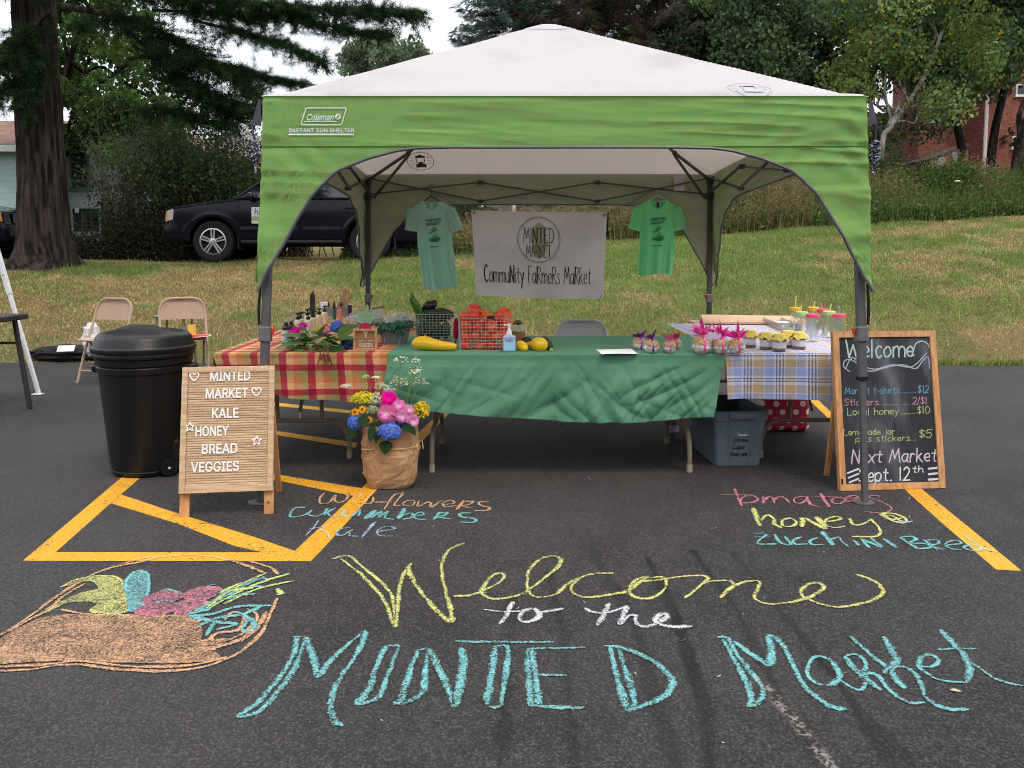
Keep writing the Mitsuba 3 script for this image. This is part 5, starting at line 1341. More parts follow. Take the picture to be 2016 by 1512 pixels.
def gourd(name, label, cat_, pts, rad, col, mat='m_gloss', stem=None, n=14, group=None, noise_=.08, seed=0, lobes=0):
    k = thing(name, label, cat_, group)
    c = spline(pts, .008); t = np.linspace(0, 1, len(c))
    r = np.interp(t, np.linspace(0, 1, len(rad)), rad)
    m = tube(c, np.maximum(r, .001), n)
    v = m.vertices
    cc = np.asarray(col)[None] * (1 - noise_ + 2 * noise_ * meshkit.fbm(v * 60, 3, seed))[:, None]
    part(k, 'body', m, mat, cc, smooth=True)
    if stem is not None:
        part(k, 'stem', tube([c[-1], c[-1] + np.asarray(stem)], [.007, .005], 6), 'm_matte', (.16, .18, .05))
    return k


CUC, ZUC = (.030, .085, .012), (.010, .034, .010)
end = [.25, .6, .85, 1, 1, 1, .95, .8, .45, .1]
B = np.array([P(.1, .3, 0)[0], y, ZT])
gourd('cucumber', 'long cucumber with yellow tip standing tall out of the left wire basket', 'cucumber', [P(.22, .5, .5), yp(822, 608, y + .06), yp(812, 590, y + .05), yp(810, 577, y + .05)], np.array([1, 1, 1, 1, .97, .9, .8, .6, .2]) * .030, (.055, .15, .015), noise_=.35)
gourd('eggplant', 'near black eggplant propped on the zucchini', 'eggplant', [yp(833, 616, y + .09), yp(842, 604, y + .09), yp(851, 600, y + .09), yp(859, 592, y + .09)], np.array([.3, .7, .9, 1, .95, .7, .3]) * .036, (.012, .005, .012))
for i, (a, b, r, lb) in enumerate([((.05, .3, .95), (.75, .35, 1.02), .028, 'dark zucchini lying along the top of the left wire basket'), ((.45, .5, 1.10), (1.0, .6, .88), .028, 'dark zucchini sloping down at the right of the left wire basket'), ((.1, .7, .78), (.9, .7, .8), .03, 'dark zucchini under the top ones at the back of the left basket'), ((.12, .2, .1), (.14, .2, .85), .026, 'green cucumber standing at the left corner inside the basket'),
                                   ((.35, .22, .06), (.34, .2, .8), .03, 'dark zucchini standing second from the left in the basket'), ((.55, .22, .06), (.55, .2, .8), .030, 'dark zucchini standing in the middle of the basket'), ((.78, .22, .06), (.77, .2, .8), .031, 'dark zucchini standing at the right inside the basket'), ((.3, .55, .05), (.9, .55, .5), .034, 'dark zucchini lying deep in the left wire basket')]):
    gourd('cucumber' if i == 3 else 'zucchini', lb, 'cucumber' if i == 3 else 'zucchini', [P(*a), (P(*a) + P(*b)) / 2 + [0, 0, .004], P(*b)], np.array(end) * r, CUC if i == 3 else ZUC, group=None if i == 3 else 'zucchini in the wire basket', noise_=.3, seed=i)

# red knitted pouch between the baskets
p = yp(897.5, 668, 5.0); q = yp(898, 626, 5.0)
k = thing('pouch', 'narrow dark red pouch hanging between the wire baskets', 'pouch')
part(k, 'bag', tube(spline([q, q * .7 + p * .3, q * .4 + p * .6, p], .01), [.008] * 2 + [.017] * 6 + [.018] * 0 + [.012] * 0 if False else np.interp(np.linspace(0, 1, len(spline([q, q * .7 + p * .3, q * .4 + p * .6, p], .01))), [0, .15, .5, .85, 1], [.007, .014, .018, .016, .006]), 10), 'm_matte', (.26, .004, .03))
part(k, 'cord', tube([p, p + [-.005, 0, -.04]], .004, 5), 'm_matte', (.3, .005, .03))

P, w, h, dp, y = wire_basket('wire basket heaped with red-orange tomatoes', 903, 1008, 628, 690.5, .22, SILV, True)


def tomato_shape(r, seed):
    def f(v):
        a = np.arctan2(v[..., 1], v[..., 0]); k = 1 + .045 * np.cos(a * 5 + seed) * np.clip(1.2 - np.abs(v[..., 2:3][..., 0]) / r, 0, 1)
        return v * np.stack([k, k, np.ones_like(k)], -1)
    th = np.linspace(-np.pi / 2, np.pi / 2, 13)
    prof = [(max(1e-4, r * math.cos(t)), r * .86 * math.sin(t) - (.16 * r * max(0, math.sin(t)) ** 8)) for t in th]
    return lathe(prof, 20, f)


TOMS = [shape(tomato_shape(.037, s), 'm_gloss', c) for s, c in ((0, (.62, .055, .018)), (1.3, (.68, .085, .018)), (2.1, (.56, .040, .02)), (3.0, (.70, .12, .02)))]
star = cat([leaf_mesh((0, 0, .026), (math.cos(a), math.sin(a), .05), (0, 0, 1), .020, .006, .3, .1, n=4) for a in np.arange(5) * 1.257] + [tube([(0, 0, .026), (.003, 0, .036)], .0025, 5)])
STAR = shape(star, 'm_matte', (.05, .11, .02), smooth=True)
r_ = np.random.RandomState(4)
spots = [(935, 612, .6, 1.32, 'big orange-red tomato crowning the heap at the left'), (917, 624, .35, 1.2, 'orange tomato at the left edge of the heap'), (930, 625, .1, 1.2, 'red tomato in front of the crowning one'), (960, 624, .4, 1.15, 'tomato left of the label plate at the top'), (982, 623, .4, 1.15, 'tomato behind the label plate'), (994, 617, .6, 1.15, 'smooth tomato at the right top of the heap'), (945, 632, .3, 1.1, 'tomato tucked low in the middle of the top row'), (1000, 630, .3, 1.05, 'tomato at the right rim')]
tn = 0
def add_tomato(c, sc, lb, grp='tomatoes heaped in the wire basket'):
    global tn
    k = thing('tomato', lb, 'tomato', grp)
    t = TR(c, rz=r_.uniform(0, 6), rx=r_.uniform(-.9, .9), ry=r_.uniform(-.9, .9), s=sc)
    part(k, 'body', TOMS[tn % 4], None, at=t); part(k, 'stem_star', STAR, None, at=t); tn += 1
for px, py, b, sc, lb in spots:
    add_tomato(yp(px, py, y + .04 + b * .14), sc, lb)
cols = ['far left', 'left', 'middle left', 'middle', 'middle right', 'right']
for row, (c, nm) in enumerate(((.13, 'bottom layer'), (.42, 'second layer'), (.70, 'third layer'))):
    n = 4 + row % 2
    for i in range(n):
        a = .12 + .76 * (i / (n - 1)) + r_.uniform(-.02, .02)
        add_tomato(P(a, .17 + r_.uniform(-.02, .03), c + r_.uniform(-.03, .03)), r_.uniform(.92, 1.1), f"tomato number {i + 1} from the left in the {nm} against the basket front" if False else f"tomato seen through the wires, {['leftmost', 'second from left', 'middle', 'second from right', 'rightmost'][i if n == 5 else (i if i < 2 else i + 1)]} of the {nm}")
for i in range(6):
    add_tomato(P(.15 + .14 * i, .62 + .1 * (i % 2), .62 + .08 * (i % 3)), 1.05, 'tomato at the back of the heap, ' + ['leftmost', 'second from left', 'left of the middle', 'right of the middle', 'second from right', 'rightmost'][i])

YEL = (.78, .48, .015)
Y_s = 4.86
gourd('yellow_squash', 'big bright yellow squash lying in front of the wire baskets', 'squash', [yp(811, 677, Y_s), yp(835, 675, Y_s), yp(858, 679, Y_s - .02), yp(880, 681.5, Y_s - .03), yp(899, 682.5, Y_s - .04)], np.array([.3, .85, 1, 1.02, .95, .88, .8, .72, .66, .62, .6, .35]) * .040, YEL, n=20, noise_=.06)
# hand sanitiser
p = t3(1002.5, 694)
k = thing('sanitizer_bottle', 'clear blue hand sanitizer pump bottle at the front of the green cloth', 'bottle')
part(k, 'body', box(.074, .036, .098, p + [0, .02, .050], b=.009), 'm_gloss', (.30, .55, .74))
part(k, 'front_label', box(.062, .002, .070, p + [0, .0012, .052], b=.0008), 'm_satin', (.34, .62, .86))
part(k, 'print', box(.062, .002, .014, p + [0, .0002, .082]), 'm_matte', (.45, .35, .50))
t__ = meshkit.text_mesh('PURELL', .013, .0008, bold=True); t__.vertices[:, 0] *= .044 / np.ptp(t__.vertices[:, 0]); t__.vertices[:, 0] += .25 * t__.vertices[:, 1]
part(k, 'print', frame(t__, p + [-.024, -.0002, .062], [1, 0, 0], [0, 0, 1]), 'm_matte', (.03, .05, .30), label='PURELL lettering')
part(k, 'collar', mv(lathe([(.016, .098), (.016, .118), (.007, .135), (.006, .150), (0, .150)], 18), p + [0, .02, 0]), 'm_satin', (.75, .75, .76))
part(k, 'pump_head', cat(mv(lathe([(.009, .15), (.010, .165), (0, .167)], 14), p + [0, .02, 0]), bar(p + [0, .02, .160], p + [-.032, .01, .158], .010, .010, b=.003)), 'm_satin', (.78, .78, .80))
# wicker basket
p = t3(1020, 676) + [0, .05, 0]
k = thing('wicker_basket', 'small wicker basket with cloth lining behind the sanitizer', 'basket')
def weave(v):
    a = np.arctan2(v[..., 1], v[..., 0])
    return v * (1 + .03 * np.sin(a * 20) * np.sign(np.sin(v[..., 2] * 480)))[..., None] * np.array([1, .8, 1])
part(k, 'body', mv(lathe([(0, 0)] + [(.040 + .012 * i / 40, .10 * i / 40) for i in range(41)], 60, weave), p), 'm_matte', (.42, .22, .10))
part(k, 'lining', mv(lathe([(.046, .115), (.054, .118), (.058, .100), (.057, .078), (.054, .072)], 28, lambda v: v * (1 + .04 * np.sin(9 * np.arctan2(v[..., 1], v[..., 0])))[..., None] * np.array([1, .8, 1])), p), 'm_matte', (.60, .50, .36))
single('wooden_spatula', 'wooden spatula sticking up from the wicker basket', 'spatula', bar(p + [.02, .0, .05], p + [.045, 0, .155], .012, .006, up=(0, 1, 0), b=.002), 'm_satin', (.60, .36, .17))
gourd('cucumber', 'short green cucumber in the wicker basket', 'cucumber', [p + [-.03, 0, .115], p + [.0, 0, .128], p + [.025, 0, .12]], np.array([.4, .9, 1, .9, .4]) * .018, CUC)
q = lambda px, py, Y: yp(px, py, Y)
gourd('yellow_squash', 'small yellow squash leaning toward the sanitizer', 'squash', [q(1019, 677, 4.9), q(1027, 681, 4.85), q(1037, 688, 4.80)], np.array([.35, .8, 1, 1, .8, .3]) * .030, YEL, n=18)
gourd('yellow_squash', 'crookneck yellow squash with round end beside the dark zucchini', 'squash', [q(1036, 679, 5.0), q(1044, 678, 4.95), q(1055, 678, 4.88), q(1066, 679, 4.83), q(1072, 679, 4.80)], np.array([.35, .5, .55, .65, .95, 1.25, 1.3, 1.15, .55]) * .034, YEL, n=20)
k = gourd('zucchini', 'glossy dark zucchini with cut stem right of the yellow squash', 'zucchini', [q(1062, 672, 5.15), q(1072, 672, 5.05), q(1080, 680, 4.92), q(1085, 686, 4.85)], np.array([.4, .9, 1, 1, .9, .7, .5]) * .032, ZUC)
part(k, 'stem', ball(.013, 1, (1, .6, 1), q(1085.5, 689, 4.82)), 'm_matte', (.38, .36, .10))
single('zucchini', 'dark zucchini end peeking out behind the yellow squash', 'zucchini', ball(.026, 2, (1.5, 1, 1), q(1036, 671, 5.15)), 'm_gloss', ZUC, smooth=True)

# paper sheet
a, b, c, d = t3(1174, 689), t3(1243, 687.5), t3(1256, 697), t3(1184, 698.5)
single('paper_sheet', 'white price sheet lying flat on the green cloth', 'paper', grid(lambda u, v_: a * ((1 - u) * (1 - v_))[:, None] + b * (u * (1 - v_))[:, None] + d * ((1 - u) * v_)[:, None] + c * (u * v_)[:, None] + np.outer(.003 + .002 * np.sin(u * 5) * v_, [0, 0, 1]), 12, 6), 'm_matte', (.68, .68, .74), smooth=True)

# wrapped loaves
def loaf(label, px0, px1, pt, pb, ribbon, seed, group, tagged=False):
    k = thing('wrapped_loaf', label, 'bread', group)
    p = t3((px0 + px1) / 2, pb); s = p[1] / F; w = (px1 - px0) * s / 2 * .95; h = (pb - pt) * s * .72
    c = p + [0, w * 1.0, h * .5]
    m = crumple(c, (w, w * 1.15, h * .55), seed, .10, 4)
    v = m.vertices; t = np.clip((v[:, 2] - c[2]) / (h * .5) + .9 * (meshkit.fbm(v * 26, 3, seed) - .5), -1, 1)
    col = np.where((t > .05)[:, None], np.array([[.55, .23, .06]]) * (.75 + .6 * meshkit.fbm(v * 40, 2, seed))[:, None], np.array([[.92, .86, .78]]) * (.7 + .5 * meshkit.fbm(v * 50, 2, seed + 1))[:, None])
    part(k, 'bread', m, 'm_gloss', col, smooth=True)
    part(k, 'wrapping', crumple(c + [0, 0, .001], (w * 1.06, w * 1.2, h * .58), seed + 20, .16, 4), 'm_film', smooth=True)
    rr = np.random.RandomState(seed)
    part(k, 'ribbon', tube(spline([c + [0, -w * 1.12, -h * .45], c + [.004, -w * 1.24, 0], c + [.002, -w * .8, h * .52], c + [0, -w * .1, h * .66]], .008), .0045, 5), 'm_gloss', ribbon)
    top = c + [0, -w * .15, h * .66]
    for i in range(16 if tagged else 7):
        a = rr.uniform(0, 6.28); L = rr.uniform(.022, .042) * (1.7 if tagged else 1.1)
        d = np.array([math.cos(a), -abs(math.sin(a)) * .6, rr.uniform(.15, 1.2)]); d /= np.linalg.norm(d)
        part(k, 'bow_loop', leaf_mesh(top, d, (0, -1, .3), L, .020 if tagged else .015, rr.uniform(.2, 1.3), .3, .8, n=10, seed=i), 'm_petal', (np.array(ribbon) * rr.uniform(.7, 1.2) + (.12 if tagged and i % 3 == 0 else 0)), smooth=True)
PUR, MAG = (.15, .02, .22), (.80, .03, .34)
loaf('wrapped loaf with purple bow, farthest left of the small loaves', 1247, 1276, 658, 689, PUR, 1, 'small wrapped loaves on the green cloth')
loaf('wrapped loaf with purple ribbon down its front', 1269, 1301, 661, 696, PUR, 2, 'small wrapped loaves on the green cloth')
loaf('wrapped loaf with red bow behind the small black sign', 1318, 1345, 660, 689, (.5, .02, .12), 3, 'small wrapped loaves on the green cloth')
loaf('wrapped loaf lying in front of the small black sign', 1306, 1333, 664, 696, (.5, .10, .2), 4, 'small wrapped loaves on the green cloth')
p = yp(1329, 665, 4.93); k = thing('price_sign', 'tiny black chalk sign standing on the wrapped loaves', 'sign')
part(k, 'panel', box(.042, .004, .020, p + [0, 0, .008]), 'm_matte', (.02, .02, .02)); part(k, 'frame', box(.046, .003, .024, p + [0, .002, .008]), 'm_satin', (.40, .28, .18))
part(k, 'stick', bar(p + [0, .003, 0], p + [0, .003, -.06], .004), 'm_satin', (.4, .28, .18))
loaf('bag with hot pink bow, left of the three at the plaid cloth', 1366, 1405, 652, 697, MAG, 5, 'wrapped loaves with pink bows', True)
loaf('bag with hot pink bow, middle of the three at the plaid cloth', 1404, 1439, 656, 697, MAG, 6, 'wrapped loaves with pink bows', True)
loaf('bag with hot pink bow, right of the three at the plaid cloth', 1438, 1470, 658, 698, MAG, 7, 'wrapped loaves with pink bows', True)
for px, py, lb in ((1396, 661, 'lilac hexagon tag tied to the left pink bow'), (1411, 661, 'lilac hexagon tag tied to the middle pink bow')):
    single('gift_tag', lb, 'tag', frame(prism(Polygon([(.030 * math.cos(i * 1.0472), .026 * math.sin(i * 1.0472)) for i in range(6)]), .0015), yp(px, py, 4.72), [1, 0, 0], [0, 0, 1]), 'm_matte', (.62, .50, .70), group='tags on the pink bows')
# black tray of tins
a = t3(1409, 664) + [0, .10, 0]
k = thing('tray', 'dark oval tray of round tins behind the pink bows', 'tray')
part(k, 'dish', mv(lathe([(0, 0), (.085, 0), (.115, .030), (.120, .032), (.112, .032), (.083, .004), (0, .004)], 28, lambda v: v * np.array([1, .8, 1])), a), 'm_satin', (.05, .045, .045))
part(k, 'filling', crumple(a + [0, 0, .02], (.095, .075, .018), 4), 'm_matte', (.28, .24, .24), smooth=True)
for dx, dy, lb in ((-.045, -.01, 'white lidded tin at the left in the dark tray'), (.025, -.03, 'larger white lidded tin at the right in the dark tray')):
    kk = thing('tin', lb, 'tin', 'tins in the dark tray'); t_ = T().translate((a + [dx, dy, .045]).tolist()).rotate([1, 0, 0], 40)
    part(kk, 'can', mv(lathe([(0, -.012), (.030, -.012), (.030, .010), (0, .010)], 22), (0, 0, 0)), 'm_metal', (.3, .3, .3), at=t_); part(kk, 'lid_paper', lathe([(.027, .0105), (.027, .0125), (0, .0125)], 22), 'm_matte', (.68, .68, .72), at=t_)

# honey jars
JAR = lathe([(0, 0), (.034, 0), (.038, .006), (.038, .070), (.034, .078), (0, .078)], 26)
jb = shape(lathe([(0, .002), (.0355, .002), (.0365, .006), (.0365, .068), (0, .069)], 26), 'm_gloss', (.16, .05, .012))
jg = shape(JAR, 'm_film'); jl = shape(lathe([(.0385, .020), (.0385, .058)], 26), 'm_matte', (.66, .66, .74))
jc = shape(lathe([(.0, .104), (.030, .104), (.036, .098), (.038, .084), (.046, .071), (.050, .066)], 36, lambda v: v * (1 + .10 * np.sin(7 * np.arctan2(v[..., 1], v[..., 0])) * np.clip((.09 - v[..., 2]) * 60, 0, 1))[..., None] + np.stack([v[..., 0] * 0, v[..., 0] * 0, .006 * np.sin(5 * np.arctan2(v[..., 1], v[..., 0]) + 1) * (v[..., 2] < .08)], -1)), 'm_cap')
scene['m_cap'] = two({'type': 'principled', 'roughness': .8, 'base_color': proc(lambda p, n, uv: mix(mix((.78, .58, .08), (.88, .74, .22), noise(p.x * 50, p.y * 50, p.z * 50)), (.12, .07, .02), smoothstep(.73, .80, noise(p.x * 75 + 5, p.y * 75, p.z * 75)) * smoothstep(ZT + .088, ZT + .078, p.z)))})
for px, py, lb in ((1479, 686, 'honey jar under yellow cloth, leftmost of five'), (1512, 690, 'honey jar under yellow cloth, second from left'), (1538, 693.5, 'honey jar under yellow cloth, nearest the table edge'), (1554, 686, 'honey jar half hidden behind the nearest one'), (1577, 689.5, 'honey jar under yellow cloth, rightmost of five')):
    k = thing('honey_jar', lb, 'jar', 'honey jars on the plaid cloth'); o = t3(px, py) + [0, .036, .002]
    t = TR(o, rz=px)
    for nm, d in (('honey', jb), ('glass', jg), ('wrap_label', jl), ('cloth_cap', jc)): part(k, nm, d, None, at=t)
    part(k, 'twine_tag', ball(.008, 1, (1, .6, 1.2), o + [-.042, -.01, .088]), 'm_matte', (.42, .24, .12))
# drinking jars
dj = shape(lathe([(0, .003), (.036, .003), (.042, .010), (.043, .125), (.036, .150), (.034, .163)], 30), 'm_film2')
scene['m_film2'] = {'type': 'principledthin', 'base_color': rgb((.97, .98, 1.0)), 'roughness': 0.04, 'spec_trans': 0.97, 'diff_trans': 1.0, 'eta': 1.5}
lidm = lathe([(.039, .155), (.041, .158), (.041, .176), (.037, .180), (0, .180)], 30)
for px, pt, lc, sc_, dx, sl, lb in ((1565.5, 605.5, (.82, .42, .02), (.80, .72, .20), .004, .085, 'drinking jar with orange-yellow lid and tall yellow straw'), (1578.5, 614, (.42, .72, .30), (.78, .62, .2), -.006, .04, 'drinking jar with pale green lid left of the front one'), (1601, 605, (.82, .45, .03), (.82, .75, .3), .01, .04, 'drinking jar with yellow lid at the back'), (1620, 608.5, (.78, .09, .16), (.80, .30, .35), -.012, .04, 'drinking jar with red lid and pink straw at the back'),
                                    (1600, 618.5, (.80, .10, .17), (.45, .62, .78), .004, .022, 'front drinking jar with red lid and blue straw'), (1632.5, 613, (.48, .74, .22), (.72, .75, .22), .012, .05, 'drinking jar with lime green lid and yellow straw'), (1652, 618.5, (.80, .10, .18), (.25, .42, .66), -.004, .05, 'rightmost drinking jar with red lid and blue straw')):
    k = thing('drinking_jar', lb, 'jar', 'drinking jars with straws'); x, y = tt(px, pt, .18); o = np.array([x, y, ZT + .002])
    part(k, 'glass', dj, None, at=TR(o)); part(k, 'lid', mv(lidm, o), 'm_satin', lc)
    part(k, 'handle', mv(tube(spline([(.042, 0, .11), (.066, 0, .10), (.066, 0, .06), (.042, 0, .045)], .01), .005, 6), o, rz=px * 1.7), 'm_film2', smooth=True)
    part(k, 'straw', tube([o + [dx * -2, .0, .015], o + [dx, 0, .180 + sl]], .0042, 8), 'm_satin', sc_)
# napkin holder and papers
a, b = t3(1502, 637), t3(1538, 652)
d_ = (b - a); n_ = np.array([-d_[1], d_[0], 0]); n_ = n_ / np.linalg.norm(n_) * -.14
if n_[0] < 0: n_ = -n_
k = thing('napkin_box', 'low silver box of white napkins behind the honey jars', 'napkin box')
part(k, 'side_panel', bar(a + [0, 0, .025], b + [0, 0, .025], .006, .05), 'm_metal', (.55, .55, .56)); part(k, 'side_panel', bar(a + n_ + [0, 0, .025], b + n_ + [0, 0, .025], .006, .05), 'm_metal', (.55, .55, .56))
part(k, 'base', bar((a + a + n_) / 2 + [0, 0, .006], (b + b + n_) / 2 + [0, 0, .006], .13, .006), 'm_metal', (.5, .5, .5))
part(k, 'napkins', cat([mv(box(.11, .11, .006, b=.001), (a + b + n_) / 2 + [0, .03 * math.sin(i), .014 + .008 * i], rz=.5 + .35 * i) for i in range(4)]), 'm_matte', (.72, .72, .78))
# ================================================================ FOREGROUND THINGS
# bouquet of cut greens and flowers on the checked cloth
k = thing('flower_bunch', 'loose bunch of cut leafy stems lying at the front of the checked cloth', 'cut greens')
r_ = np.random.RandomState(12)
for i in range(26):
    q = yp(r_.uniform(578, 668), r_.uniform(664, 690), 4.88 + r_.uniform(0, .12)); d = np.array([(q[0] + 1.16) * 2.2 + r_.normal() * .5, -.4 + r_.normal() * .3, r_.uniform(-.25, .8)])
    part(k, 'leaf', leaf_mesh(q, d, (0, -.3, 1), r_.uniform(.07, .13), r_.uniform(.035, .065), .35, .2, .08, n=9, seed=i), 'm_petal', np.array([(.07, .15, .05), (.12, .24, .08), (.17, .28, .12)][i % 3]) * r_.uniform(.7, 1.3), smooth=True)
for i, (px, py, dx, dz, L, W, col) in enumerate([(600, 676, -1, .15, .13, .055, (.16, .27, .12)), (604, 682, -.8, -.12, .11, .05, (.13, .25, .08)), (598, 688, -.5, -.2, .09, .045, (.10, .2, .07)), (612, 690, -.2, -.3, .09, .05, (.11, .23, .07)), (603, 668, -.9, .5, .12, .05, (.19, .29, .14)), (618, 680, .4, .2, .10, .045, (.07, .15, .05)),
                                                 (628, 676, .6, .35, .12, .05, (.06, .14, .05)), (640, 680, .8, .05, .12, .05, (.07, .16, .06)), (648, 684, .7, -.2, .11, .04, (.05, .12, .04)), (655, 676, .8, .5, .12, .055, (.10, .22, .08)), (636, 688, .3, -.3, .09, .04, (.05, .11, .04)), (622, 690, -.1, -.35, .10, .04, (.13, .26, .08)), (660, 686, .5, -.15, .08, .03, (.09, .2, .06)),
                                                 (630, 664, .2, .8, .09, .04, (.08, .17, .06)), (610, 664, -.3, .8, .09, .05, (.14, .22, .1)), (645, 668, -.2, .6, .08, .03, (.06, .14, .05)), (585, 690, -.3, -.1, .06, .04, (.03, .06, .02)), (640, 672, .4, .5, .09, .035, (.12, .25, .08))]):
    q = yp(px, py, 4.86 + .05 * math.sin(i * 2.2))
    part(k, 'leaf', leaf_mesh(q, (dx, -.35, dz), (0, -.3, 1), L * 1.3, W * 1.45, .35, .2, .08, n=9, seed=i), 'm_petal', np.array(col), smooth=True)
for i in range(22):
    q = yp(600 + r_.uniform(0, 60), 680 + r_.uniform(-10, 12), 4.85); e = yp(600 + r_.uniform(0, 75), 690 + r_.uniform(-16, 22), 4.78)
    part(k, 'stem', tube(spline([q, (q + e) / 2 + [0, -.02, .02], e], .02), .0028, 5), 'm_matte', (.20, .26, .11) if i % 3 else (.30, .22, .12))
for i in range(10):
    q = yp(626 + r_.uniform(0, 20), 692 + r_.uniform(0, 6), 4.73); e = q + [r_.uniform(-.02, .05), -.02, -r_.uniform(.03, .075)]
    part(k, 'root_end', tube(spline([q, (q + e) / 2 + [.006, -.015, 0], e], .01), [.004] * 2 + [.002] * 40 if False else .003, 5), 'm_matte', (.12, .03, .03))
for px, py, r, col, lb in ((583, 652, .036, (.80, .02, .42), 'magenta aster at the left end of the bunch'), (597, 643, .034, (.70, .03, .45), 'magenta aster behind the spray bottles'), (573, 657, .028, (.82, .03, .5), 'small magenta aster lowest in the bunch'), (640, 653, .024, (.80, .12, .36), 'small pink aster in the middle of the bunch')):
    aster('aster', lb, yp(px, py, 4.93), (-.2, -.8, .6), r, col, (.5, .1, .2), 16, 4, 'asters in the bunch on the table', seed=int(px))
aster('aster', 'small yellow flower in the middle of the bunch', yp(627, 647, 5.0), (0, -.7, .7), .026, (.72, .58, .08), (.4, .3, .05), 14, 3, None, seed=9)
hydrangea('hydrangea', 'blue hydrangea head behind the striped leaf on the table', yp(664, 644, 5.05), .048, (.16, .28, .72), 21, 'hydrangeas')
hydrangea('hydrangea', 'deep blue hydrangea head beside the radish sign', yp(684, 677, 4.92), .042, (.10, .16, .62), 22, 'hydrangeas')
k = thing('hosta_leaf', 'broad ribbed green leaf leaning on the radish sign', 'leaf')
lf = leaf_mesh(yp(664, 662, 4.93), (.75, .1, .52), (-.3, -.8, .5), .145, .085, .2, .15, .05, n=16)
part(k, 'blade', lf, 'm_petal', np.where((np.arange(len(lf.vertices)) % 5 % 2 == 0)[:, None], [[.10, .20, .05]], [[.16, .28, .08]]), smooth=True)
lf = leaf_mesh(yp(671, 672, 4.90), (.9, -.1, .25), (-.2, -.7, .6), .10, .055, .25, .15, .05, n=12); part(k, 'lower_blade', lf, 'm_petal', (.13, .25, .08), smooth=True)

# ---------------------------------------------------------------- paper bag of flowers
gx, gy = gp(763, 968)[:2]; gy += .125
k = thing('paper_bag', 'crumpled brown paper bag tied with twine on the yellow line', 'paper bag')
def bag(off=0.0):
    def fn(u, v_):
        a = 2 * np.pi * u; z = .345 * v_
        w = np.interp(v_, [0, .04, .25, .5, .66, .85, 1], [.116, .128, .150, .160, .154, .156, .150]) + off
        ca, sa = np.cos(a), np.sin(a)
        x, y = w * np.sign(ca) * np.abs(ca) ** .5, w * .76 * np.sign(sa) * np.abs(sa) ** .5
        p = np.stack([x, y, z], -1)
        n = (np.abs(2 * meshkit.noise(np.stack([x * 8 + z * 4, y * 8, z * 7 - x * 3], -1), 3) - 1) - .4) * .022 + (np.abs(2 * meshkit.noise(np.stack([x * 13 - z * 9, y * 13, z * 11 + x * 6], -1), 6) - 1) - .4) * .013
        n = n * .8 + .006 * np.sin(u * 517 + np.round(v_ * 10) * 2.4) * (v_ > .02) * (u > 0) * (u < 1)
        n = n + .010 * np.exp(-((v_ - .60) / .07) ** 2) * np.sin(a * 13 + 2 * np.sin(a * 3)) * (v_ < .66) - .006 * np.exp(-((v_ - .66) / .03) ** 2)
        f = 1 + n / w
        return np.stack([gx + x * f, gy + y * f, z * (1 + .02 * np.sin(a * 3 + 1) * (v_ > .98)) + .004], -1)
    return fn
part(k, 'body', grid(lambda u, v_: bag()(u + np.where((u > 0) & (u < 1), .016 * np.sin(u * 431 + v_ * 97), 0), np.clip(v_ + np.where((v_ > 0) & (v_ < 1), .035 * np.sin(u * 311 + v_ * 53), 0), 0, 1)), 27, 11), 'm_kraft', smooth=False)
part(k, 'inside', grid(lambda u, v_: bag(-.004)(1 - u, v_), 60, 20), 'm_kraft', smooth=True)
tw = bag(.006)(np.linspace(0, 1, 90), np.full(90, .655)); tw[:, 2] += .006 * np.sin(np.linspace(0, 6.28, 90) + 2.2)
part(k, 'twine', tube(tw, .0042, 6), 'm_matte', (.55, .40, .20), label='pale twine tied round the bag')
part(k, 'twine_end', tube(spline([tw[2], tw[2] + [.02, -.02, .012], tw[2] + [.028, -.03, -.03]], .01), .003, 5), 'm_matte', (.55, .40, .2))
def B3(px, py, dy=0.0): return yp(px, py, gy - .07 + dy)
PK = (.82, .28, .56)
for px, py, r, col, nr, lb, dy in ((766, 788, .060, (.86, .012, .42), (0, -.8, .6), 'large hot pink aster at the top of the bag bouquet', .02), (763, 814, .062, (.82, .22, .50), (-.1, -1, .3), 'large pale-centred pink aster in the middle of the bouquet', -.02), (784, 800, .046, (.85, .25, .62), (.2, -.9, .5), 'pink aster with white heart right of the hot pink one', .0), (791, 819, .044, (.85, .30, .66), (.2, -1, .2), 'pink aster below the white-hearted one', -.03),
                               (803, 808, .040, (.80, .36, .58), (.5, -.8, .5), 'pale pink aster at the right of the bouquet', .0), (811, 828, .044, (.86, .36, .68), (.5, -.9, .1), 'pink aster hanging over the right rim of the bag', -.03), (766, 832, .040, (.82, .30, .60), (0, -1, -.2), 'pink aster just above the big hydrangea', -.02)):
    aster('aster', lb, B3(px, py, dy), nr, r, col, (.80, .62, .62) if col[1] > .1 else (.85, .01, .4), 30, 5, 'asters in the paper bag', seed=int(px + py), W=.15)
hydrangea('hydrangea', 'big blue hydrangea head hanging over the front of the paper bag', B3(767, 851, -.06), .062, (.15, .27, .78), 31, 'hydrangeas', (1.1, .8, .8))
hydrangea('hydrangea', 'round blue hydrangea head at the left rim of the paper bag', B3(701, 832, -.02), .046, (.15, .27, .80), 32, 'hydrangeas', (1, 1, 1.05))
hydrangea('hydrangea', 'small dark blue hydrangea head under the pink asters', B3(791, 833, -.01), .030, (.08, .10, .42), 33, 'hydrangeas')
for px, py, lb in ((699, 811, 'black-eyed susan at the left of the bouquet'), (713, 806, 'black-eyed susan beside the goldenrod'), (727, 826, 'half-open black-eyed susan above the bag rim')):
    aster('black_eyed_susan', lb, B3(px, py, -.03), (-.2, -.9, .3), .028 if px < 720 else .022, (.85, .38, .01), (.035, .012, .006), 11, 1, 'black-eyed susans', seed=int(px), W=.42, cup=.2)
